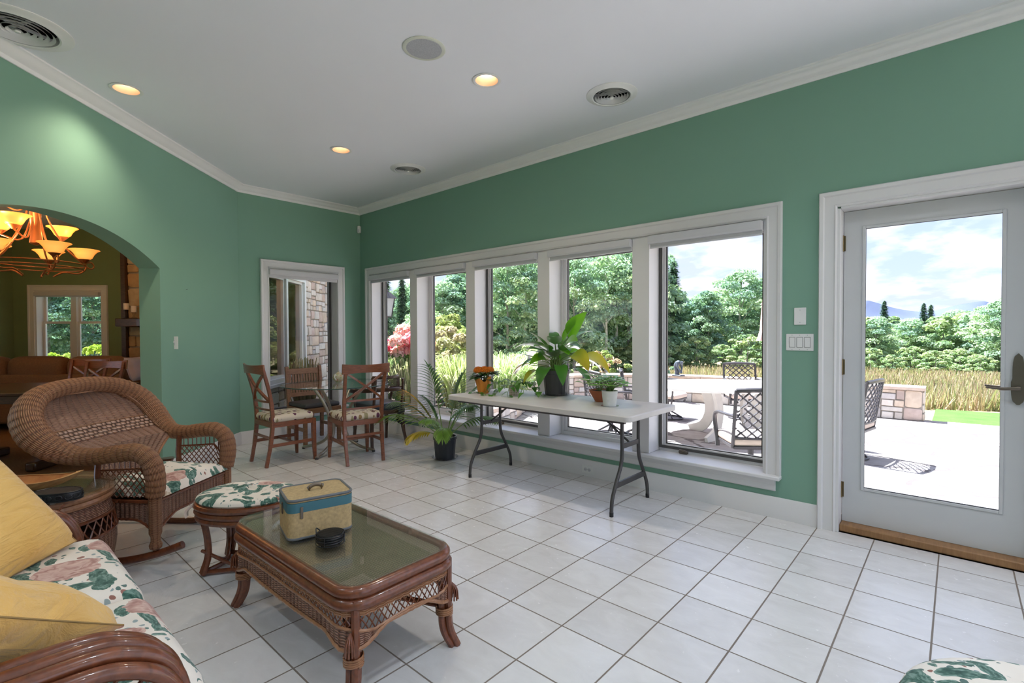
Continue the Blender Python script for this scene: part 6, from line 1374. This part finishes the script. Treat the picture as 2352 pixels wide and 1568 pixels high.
# wall lantern on the outside wall
t = thing('wall_lantern', 'dark coach lantern with frosted panes outside the first window', 'wall lantern', (-4.655, 1.965, 1.55))
b = MB().box(-0.06, 0.06, -0.005, 0.015, 0.15, 0.42); b.tube(cr([V((0, 0.01, 0.25)), V((0, 0.10, 0.46)), V((0, 0.16, 0.52)), V((0, 0.17, 0.42))], 5), 0.009, 6); obj('bracket', b, M_patiomet, t)
ly = 0.17; c4 = [(1, 1), (-1, 1), (-1, -1), (1, -1)]
b = MB()
for i in range(4):
    (a, c_), (a2, c2) = c4[i], c4[(i + 1) % 4]; b.tube([V((a * 0.055, ly + c_ * 0.055, 0.0)), V((a * 0.088, ly + c_ * 0.088, 0.27))], 0.007, 5); b.tube([V((a * 0.088, ly + c_ * 0.088, 0.27)), V((a2 * 0.088, ly + c2 * 0.088, 0.27))], 0.007, 5); b.tube([V((a * 0.055, ly + c_ * 0.055, 0)), V((a2 * 0.055, ly + c2 * 0.055, 0))], 0.007, 5)
b.add([V((a * 0.115, ly + c_ * 0.115, 0.265)) for a, c_ in c4] + [V((a * 0.04, ly + c_ * 0.04, 0.36)) for a, c_ in c4], [(3, 2, 1, 0), (4, 5, 6, 7)] + [(i, (i + 1) % 4, 4 + (i + 1) % 4, 4 + i) for i in range(4)]); b.sphere((0, ly, -0.015), 0.025, 8, 6); b.sphere((0, ly, 0.38), 0.03, 8, 6)
obj('cage', b, M_patiomet, t, smooth=30); b = MB(); b.add([V((a * 0.05, ly + c_ * 0.05, 0.0)) for a, c_ in c4] + [V((a * 0.083, ly + c_ * 0.083, 0.265)) for a, c_ in c4], [(i, (i + 1) % 4, 4 + (i + 1) % 4, 4 + i) for i in range(4)]); obj('frosted_panes', b, plain('frosted_glass', (0.42, 0.43, 0.42), 0.6), t, smooth=0)

# ---------------------------------------------------------------- planting
def leaves(mb_v, mb_c, centers, radii, n, size, cols, rng, flat=0.6, up=0.5):
    # random rhombic leaves on the shells of ellipsoidal clumps
    k = rng.integers(0, len(centers), n); d = rng.normal(size=(n, 3)); d /= np.linalg.norm(d, axis=1)[:, None]; d[:, 2] = np.where(d[:, 2] < -0.35, -d[:, 2], d[:, 2])
    r = radii[k] * (0.62 + 0.45 * rng.random(n)); P = centers[k] + d * r[:, None] * np.array([1, 1, flat])
    nn = d + rng.normal(size=(n, 3)) * 0.55 + np.array([0, 0, up]); nn /= np.linalg.norm(nn, axis=1)[:, None]
    a = np.cross(nn, rng.normal(size=(n, 3))); a /= np.linalg.norm(a, axis=1)[:, None]; b_ = np.cross(nn, a); s = size * (0.6 + 0.8 * rng.random(n))[:, None]
    v = np.stack([P - a * s * .5, P + b_ * s * 0.3 + nn * s * .06, P + a * s * .5, P - b_ * s * 0.3 + nn * s * .06], 1)
    ci = rng.integers(0, len(cols), len(centers)); c = np.array(cols)[ci[k]] * (0.75 + 0.5 * rng.random(n))[:, None]
    mb_v.append(v.reshape(-1, 3)); mb_c.append(np.repeat(c, 4, 0))
def leafobj(name, vl, clist, mat, parent):
    v = np.concatenate(vl); c = np.concatenate(clist); n = len(v) // 4
    me = bpy.data.meshes.new(name); me.vertices.add(len(v)); me.vertices.foreach_set('co', v.ravel()); me.loops.add(len(v)); me.loops.foreach_set('vertex_index', np.arange(len(v)))
    me.polygons.add(n); me.polygons.foreach_set('loop_start', np.arange(n) * 4); me.update(calc_edges=True)
    ca = me.color_attributes.new('Col', 'FLOAT_COLOR', 'POINT'); ca.data.foreach_set('color', np.concatenate([c, np.ones((len(c), 1))], 1).ravel()); me.materials.append(mat)
    o = bpy.data.objects.new(name, me); COL.objects.link(o); o.parent = parent; return o
def tree(name, seed, H, Rw, n, size, cols, base=0.12, K=46, trunk=0.12, tm=None, lean=0.0, shape='round', flat=0.6):
    rng = np.random.default_rng(seed); rd_ = random.Random(seed); t = bpy.data.objects.new(name, None); COL.objects.link(t); cs = []; rs = []
    for i in range(K):
        u = (i + 0.5) / K; z = H * (base + (0.96 - base) * u); w = Rw * (sin(pi * min(1, 0.18 + 0.82 * u) ** 1.0) ** 0.6 if shape == 'round' else (1 - u) ** 0.8 + 0.05)
        a = i * 2.399; q = rd_.uniform(0.35, 0.95); cs.append((w * q * cos(a) + lean * z, w * q * sin(a), z)); rs.append(H * rd_.uniform(0.07, 0.125) * (1 if shape == 'round' else 1.0))
    vl, cl = [], []; leaves(vl, cl, np.array(cs), np.array(rs), n, size, cols, rng, flat); leafobj('foliage', vl, cl, M_tree, t)
    b = MB(); b.tube([V((lean * z + 0.05 * sin(z), 0.04 * cos(1.3 * z), z)) for z in [H * 0.92 * k / 8 for k in range(9)]], [trunk * (1 - 0.85 * k / 8) for k in range(9)], 8)
    for i in range(3, K, 4): c_ = V(cs[i]); b.tube(cr([V((lean * c_.z, 0, c_.z * 0.75)), (V((0, 0, c_.z * 0.9)) + c_) / 2, c_], 3), [trunk * .3] * 3 + [trunk * .12] * 4, 5)
    obj('trunk', b, tm or M_bark, t); return t
def conifer(name, seed, H, Rw, n, cols):
    rng = np.random.default_rng(seed); t = bpy.data.objects.new(name, None); COL.objects.link(t); vl, cl = [], []; N = n
    u = rng.random(N) ** 0.75; tier = np.floor(u * 17) / 17; z = H * (0.06 + 0.92 * (1 - u)); w = Rw * (0.12 + 0.88 * u) * (0.55 + 0.45 * np.modf(u * 17)[0])
    a = np.round(rng.random(N) * 9) * 0.698 + tier * 7 + rng.normal(size=N) * 0.22; q = rng.random(N) ** 0.6; r = w * q
    P = np.stack([r * np.cos(a), r * np.sin(a), z - 0.25 * r * q], 1); d = np.stack([np.cos(a), np.sin(a), -0.35 + 0.3 * rng.random(N)], 1) + rng.normal(size=(N, 3)) * 0.25
    s = np.cross(d, [0, 0, 1.0]); s /= np.linalg.norm(s, axis=1)[:, None]; L = (0.16 + 0.14 * rng.random(N))[:, None]
    v = np.stack([P - d * L * .5, P + s * L * 0.28, P + d * L * .7, P - s * L * 0.28], 1).reshape(-1, 3); c = np.repeat(np.array(cols)[rng.integers(0, len(cols), N)] * (0.7 + 0.5 * rng.random(N))[:, None], 4, 0)
    leafobj('foliage', [v], [c], M_tree, t); obj('trunk', MB().tube([V((0, 0, 0)), V((0, 0, H * 0.98))], [0.1, 0.015], 7), M_bark, t); return t
G1 = [(0.26, 0.38, 0.28), (0.34, 0.46, 0.32), (0.20, 0.31, 0.26)]; G2 = [(0.33, 0.45, 0.33), (0.42, 0.53, 0.37), (0.25, 0.37, 0.29)]; G3 = [(0.32, 0.43, 0.23), (0.25, 0.35, 0.21), (0.40, 0.47, 0.27)]; GC = [(0.12, 0.20, 0.15), (0.15, 0.25, 0.18)]
protos = {'d': (tree('deciduous_tree', 1, 8, 2.3, 9000, 0.24, G1), 8, 'dense mid-green tree in the woods beyond the field', 'trees of the wood beyond the field'),
          'e': (tree('deciduous_tree', 2, 8, 2.6, 9000, 0.22, G2, 0.16, 40), 8, 'lighter loose-crowned tree in the woods beyond the field', 'trees of the wood beyond the field'),
          'b': (tree('birch_tree', 3, 8, 2.0, 4500, 0.20, G2, 0.42, 34, 0.13, plain('birch_bark', (0.62, 0.58, 0.52), 0.8, var=0.3, nscale=6), 0.03), 8, 'pale-trunked birch at the edge of the woods', 'pale-trunked trees at the wood edge'),
          'c': (conifer('conifer_tree', 4, 8, 1.7, 7000, GC), 8, 'dark spire-shaped conifer rising from the woods', 'dark conifers in the woods'),
          's': (tree('bush', 5, 3, 1.9, 6000, 0.17, G3, 0.05, 34, 0.06, flat=0.7), 3, 'rounded yellow-green bush at the edge of the field', 'bushes along the edge of the field'),
          'y': (tree('bush', 6, 1.5, 0.9, 1800, 0.11, [(0.42, 0.52, 0.08), (0.5, 0.55, 0.14)], 0.05, 20, 0.03, flat=0.7), 1.5, 'bright yellow-green bush outside the dining room window', 'bright bushes outside the dining room window')}
TREES = [('c',-24.8,14.5,-1.16,6.8),('c',-20.7,12.9,-0.97,5.7),('c',-26.6,18.2,-1.31,6.6),('d',-29.6,19.6,-1.45,5.2),('e',-29.2,21.3,-1.48,6.6),('d',-22.1,16.9,-1.13,5.1),('e',-19.2,15.5,-0.99,5.0),('d',-19.4,16.7,-1.03,5.6),('e',-20.2,18.7,-1.11,6.7),('d',-20.0,20.2,-1.15,8.0),('e',-15.9,17.1,-0.93,6.2),('b',-15.9,18.5,-0.98,7.1),('d',-17.1,21.5,-1.11,7.2),('e',-18.7,25.4,-1.29,8.7),('e',-13.9,20.3,-0.99,6.4),('d',-16.7,25.8,-1.25,8.5),('b',-13.1,22.3,-1.04,7.0),('b',-13.8,24.4,-1.13,7.7),('e',-13.2,24.9,-1.14,7.3),('d',-13.4,27.4,-1.24,8.3),('c',-14.3,32.0,-1.43,8.9),('c',-12.4,29.6,-1.31,7.6),('d',-13.0,33.1,-1.46,4.9),('e',-12.0,32.7,-1.42,4.7),('d',-11.1,32.2,-1.39,5.6),('e',-11.4,35.9,-1.54,4.9),('e',-10.1,35.7,-1.52,7.3),('d',-9.6,38.9,-1.64,7.1),('d',-8.3,40.1,-1.68,6.8),('e',-7.0,41.2,-1.71,6.5),('d',-6.2,44.6,-1.85,5.8),('s',-4.8,43.2,-1.78,4.7),('s',-4.0,43.9,-1.81,4.1),('e',-2.8,42.3,-1.73,4.1),('c',-2.8,47.6,-1.96,5.9),('s',-2.2,48.2,-1.99,4.2),('e',-1.0,45.2,-1.85,4.1),('c',-0.5,51.1,-2.1,5.9),('c',-0.1,52.8,-2.18,5.9),('s',0.8,45.5,-1.86,4.3),('e',1.4,48.7,-2.0,4.9),('s',2.3,46.8,-1.92,4.7),('e',3.0,44.8,-1.83,4.8),('e',3.6,39.9,-1.63,4.9),('d',4.5,40.7,-1.66,5.2),('e',5.5,41.7,-1.71,5.5),('s',-23.3,14.5,-1.11,2.3),('s',-22.2,15.5,-1.09,1.7),('s',-21.1,16.5,-1.08,2.2),('s',-19.9,17.5,-1.07,1.7),('s',-18.8,18.6,-1.07,2.2),('s',-17.7,19.6,-1.06,1.7),('s',-16.5,20.6,-1.07,2.2),('s',-15.4,21.6,-1.07,1.7),('s',-14.3,22.6,-1.08,2.2),('s',-13.1,23.6,-1.09,1.7),('s',-12.0,24.7,-1.11,2.3),('s',-10.9,25.7,-1.12,1.8),('s',-9.7,26.7,-1.15,2.3),('s',-8.6,27.7,-1.17,1.8),('s',-7.5,28.7,-1.2,2.4),('s',-6.3,29.7,-1.23,1.9),('s',-2.4,35.9,-1.46,1.8),('s',-1.4,35.5,-1.44,1.4),('s',-0.5,39.0,-1.59,2.0),('s',0.6,37.3,-1.51,1.7),('s',1.7,39.6,-1.61,1.9),('s',2.6,37.7,-1.53,1.5),('s',3.6,39.9,-1.63,2.1),('d',-38.3,23.9,-1.87,7.8),('d',-36.4,25.6,-1.84,7.5),('d',-34.5,27.3,-1.82,7.2),('d',-32.7,28.9,-1.81,7.0),('d',-30.8,30.6,-1.8,6.7),('d',-29.0,32.3,-1.79,6.5),('d',-27.1,33.9,-1.8,6.2),('d',-25.2,35.6,-1.81,8.0),('d',-23.4,37.3,-1.82,7.8),('d',-21.5,38.9,-1.84,7.6),('d',-19.7,40.6,-1.87,7.4),('d',-17.8,42.3,-1.9,7.2),('d',-15.9,43.9,-1.93,6.9),('d',-14.1,45.6,-1.98,6.7),('d',-12.2,47.3,-2.02,6.5),('s',-5.9,55.6,-2.32,5.3),('s',-4.5,56.9,-2.37,4.9),('s',-3.1,58.2,-2.41,5.2),('s',-1.7,59.4,-2.46,4.9),('s',-0.3,60.7,-2.52,5.1),('s',1.2,61.9,-2.57,5.4),('s',2.6,63.2,-2.62,5.1),('s',4.0,64.5,-2.68,5.3),('s',5.4,65.7,-2.74,5.6),('s',6.8,67.0,-2.79,5.3),('d',-26.8,-0.7,-0.3,5.5),('d',-28.9,0.1,-0.3,5.5),('e',-30.8,1.1,-0.3,6.3),('d',-26.0,1.4,-0.3,5.4),('e',-29.0,2.7,-0.3,6.3),('d',-25.6,3.0,-0.3,5.5),('d',-21.5,-0.0,-0.3,3.5),('d',-20.4,1.0,-0.3,3.5),('y',-14.6,-0.5,-0.3,1.2),('y',-13.2,0.1,-0.3,1.4),('y',-14.3,-0.2,-0.3,1.1)]
used = set(); rt = random.Random(9); put = []
for ty, x, y, z, h in TREES:
    pr_, H, lab, grp = protos[ty]
    o = pr_ if ty not in used else copy_tree(pr_)
    used.add(ty); s = h / H; w = s if ty in 'cb' else max(s, s * rt.uniform(0.95, 1.25)); w = min(w, s * 1.5)
    o.location = (x, y, z - 0.05); o.scale = (w, w, s); o.rotation_euler = (0, 0, rt.uniform(0, 6.28))
    dx, dy = x - 1.61, y + 2.088; D_ = dx * -0.667 + dy * 0.7446; p_ = 1176 + 1142.5 * (dx * 0.7448 + dy * 0.6673) / D_
    zn = 'the dining room window' if p_ < 500 else next(n for q, n in ((952, 'the first window from the back corner'), (1090, 'the second window from the corner'), (1250, 'the middle window'), (1480, 'the fourth window'), (1775, 'the window nearest the door'), (1960, 'no pane, hidden by the wall'), (9999, 'the patio door glass')) if p_ < q)
    put.append((zn, ty, p_, o, grp))
ORD = ['first', 'second', 'third', 'fourth', 'fifth', 'sixth', 'seventh', 'eighth', 'ninth', 'tenth', 'eleventh', 'twelfth', 'thirteenth', 'fourteenth', 'fifteenth', 'sixteenth', 'seventeenth', 'eighteenth', 'nineteenth', 'twentieth']
KN = {'d': 'dense green tree', 'e': 'light loose-crowned tree', 'b': 'pale-trunked birch', 'c': 'dark spire-shaped conifer', 's': 'rounded green bush', 'y': 'bright yellow-green bush'}
for zn in sorted(set(q[0] for q in put)):
    for ty in 'debcsy':
        L_ = sorted([q for q in put if q[0] == zn and q[1] == ty], key=lambda q: q[2])
        for i, q in enumerate(L_):
            lab = KN[ty] + ((', ' + ORD[i] + ' from the left') if len(L_) > 1 else '') + (' beyond the field, seen through ' if len(L_) < 2 else ', through ') + zn
            tag(q[3], lab, 'bush' if ty in 'sy' else 'tree', q[4])
# border plants
def shrub(name, label, loc, H, Rw, n, size, cols, seed, group=None, K=22, mat=None, cat='shrub'):
    t = tree(name, seed, H, Rw, n, size, cols, 0.08, K, 0.02, flat=0.75); t.location = loc; tag(t, label, cat, group); return t
def grassy(name, label, loc, H, Rw, n, cols, seed, cat='ornamental grass', wd=0.012):
    rng = random.Random(seed); b = MB(); t = thing(name, label, cat, loc)
    for i in range(n):
        a = rng.uniform(0, 6.283); r = Rw * 0.4 * sqrt(rng.random()); h = H * rng.uniform(0.6, 1.05); o = Rw * rng.uniform(0.15, 0.8); p = V((r * cos(a), r * sin(a), 0)); aa = a + rng.uniform(-.7, .7); w = wd * rng.uniform(.6, 1.3)
        q = [p, p + V((o * .25 * cos(aa), o * .25 * sin(aa), h * .6)), p + V((o * .65 * cos(aa), o * .65 * sin(aa), h * .95)), p + V((o * cos(aa), o * sin(aa), h * (0.98 - 0.25 * rng.random())))]
        s = V((-sin(aa + .6), cos(aa + .6), 0)); c = rng.choice(cols); k = rng.uniform(.7, 1.2); c = tuple(x * k for x in c)
        b.add([q[0] - s * w, q[0] + s * w, q[1] - s * w, q[1] + s * w, q[2] - s * w * .7, q[2] + s * w * .7, q[3]], [(0, 1, 3, 2), (2, 3, 5, 4), (4, 5, 6)], None, [c] * 7)
    obj('blades', b, M_tree, t, smooth=0); return t
YG = [(0.42, 0.46, 0.20), (0.50, 0.50, 0.26), (0.36, 0.42, 0.16)]
hy = shrub('flowering_shrub', 'shrub with big pink flower heads outside the first window', (-5.02, 2.62, 0.0), 1.02, 0.5, 1800, 0.09, [(0.22, 0.34, 0.12), (0.34, 0.38, 0.20)], 31)
rngp = np.random.default_rng(8); cs = np.array([(0.05, 0.05, 1.32), (-0.22, -0.1, 1.08), (-0.05, 0.25, 1.10), (0.16, 0.12, 1.02), (0.12, -0.12, 1.16), (-0.3, 0.2, 1.18), (0.28, 0.3, 1.12), (0.02, 0.0, 0.98), (0.3, 0.02, 1.2)]); vl, cl = [], []
leaves(vl, cl, cs, np.full(9, 0.15), 2400, 0.075, [(0.85, 0.16, 0.32), (0.90, 0.42, 0.52), (0.80, 0.10, 0.24), (0.92, 0.6, 0.62)], rngp, 0.8); leafobj('blossoms', vl, cl, M_petal, hy)
b = MB(); [b.tube([V((x * .3, y * .3, 0.2)), V((x, y, z))], 0.006, 5) for x, y, z in cs.tolist()]; obj('flower_stems', b, M_stem, hy)
shrub('shrub', 'tall tan and green airy shrub outside the second window', (-5.75, 4.35, 0.0), 1.42, 0.85, 6500, 0.075, [(0.46, 0.44, 0.26), (0.50, 0.42, 0.30), (0.36, 0.42, 0.16)], 32, K=40)
shrub('shrub', 'lime green shrub behind the airy tan one', (-7.2, 5.6, -0.02), 1.75, 0.8, 4500, 0.09, YG, 33, K=30)
grassy('ornamental_grass', 'striped arching grass below the tan shrub', (-4.75, 3.75, 0.0), 0.95, 0.75, 700, [(0.45, 0.52, 0.25), (0.6, 0.6, 0.42)], 41)
grassy('ornamental_grass', 'tall thin reedy grass below the pink flowers', (-4.75, 2.62, 0.0), 0.95, 0.45, 500, [(0.36, 0.40, 0.20), (0.46, 0.42, 0.28)], 42, wd=0.008)
grassy('ornamental_grass', 'pale lime grass mound outside the middle window', (-5.1, 5.1, 0.0), 0.92, 1.05, 1100, [(0.56, 0.64, 0.40), (0.46, 0.55, 0.28), (0.66, 0.70, 0.50)], 43)
shrub('shrub', 'leafy lime shrub right of the pale grass mound', (-5.3, 6.3, 0.0), 1.05, 0.6, 3000, 0.08, G3, 34)
shrub('shrub', 'pink-tinged bushy border plant behind the terracotta pot', (-4.75, 8.3, 0.0), 0.85, 0.7, 3600, 0.07, [(0.34, 0.42, 0.16), (0.5, 0.36, 0.26), (0.30, 0.40, 0.18)], 35, K=30)
shrub('shrub', 'low green border shrub at the end of the seat wall', (-5.6, 7.6, 0.0), 0.72, 0.5, 2800, 0.07, G3, 36, K=26)
shrub('shrub', 'rounded border shrub left of the seat wall, farthest back', (-3.7, 9.1, -0.05), 0.62, 0.6, 2600, 0.07, G2, 37, K=26)
grassy('ornamental_grass', 'brown feathery grass in front of the stone wing outside', (-5.33, 1.22, -0.18), 1.15, 0.26, 420, [(0.42, 0.30, 0.20), (0.40, 0.36, 0.22)], 44, wd=0.007)
shrub('shrub', 'small green plant at the foot of the stone wing outside', (-5.30, 1.62, -0.18), 0.55, 0.30, 900, 0.07, G3, 38)
# meadow grass
rngm = np.random.default_rng(77); n = 26000
d = 11 + 24 * rngm.random(n) ** 1.4; px = rngm.uniform(1480, 2420, n); a = (px - 1176) / 1142.5; X = 1.61 + d * (-0.667 + 0.7448 * a); Y = -2.088 + d * (0.7446 + 0.6673 * a)
ok = (Y > 10.6 + 0.25 * np.sin(X * 2)); X = X[ok]; Y = Y[ok]; d = d[ok]; n = len(X); Z = -0.25 - np.maximum(0, np.hypot(X - 1.6, Y + 2) - 10) * 0.043
h = (0.28 + 0.32 * rngm.random(n)) * np.clip((Y - 10.0) / 2.5, 0.35, 1); w = 0.006 + 0.0012 * d; az = rngm.random(n) * 6.28; ln = rngm.normal(size=(n, 2)) * 0.10
v = np.stack([np.stack([X - w * np.cos(az), Y - w * np.sin(az), Z - .03], 1), np.stack([X + w * np.cos(az), Y + w * np.sin(az), Z - .03], 1), np.stack([X + ln[:, 0] + w * .3, Y + ln[:, 1], Z + h], 1), np.stack([X + ln[:, 0], Y + ln[:, 1], Z + h * 1.02], 1)], 1).reshape(-1, 3)
cc_ = np.array([(0.38, 0.30, 0.21), (0.44, 0.36, 0.26), (0.27, 0.29, 0.14), (0.38, 0.28, 0.20)])[rngm.integers(0, 4, n)] * (0.8 + 0.4 * rngm.random(n))[:, None]
mo = leafobj('meadow_grass', [v], [np.repeat(cc_, 4, 0)], M_tree, None); tag(mo, 'tall tan meadow grass between the patio and the trees', 'grass', kind='stuff')
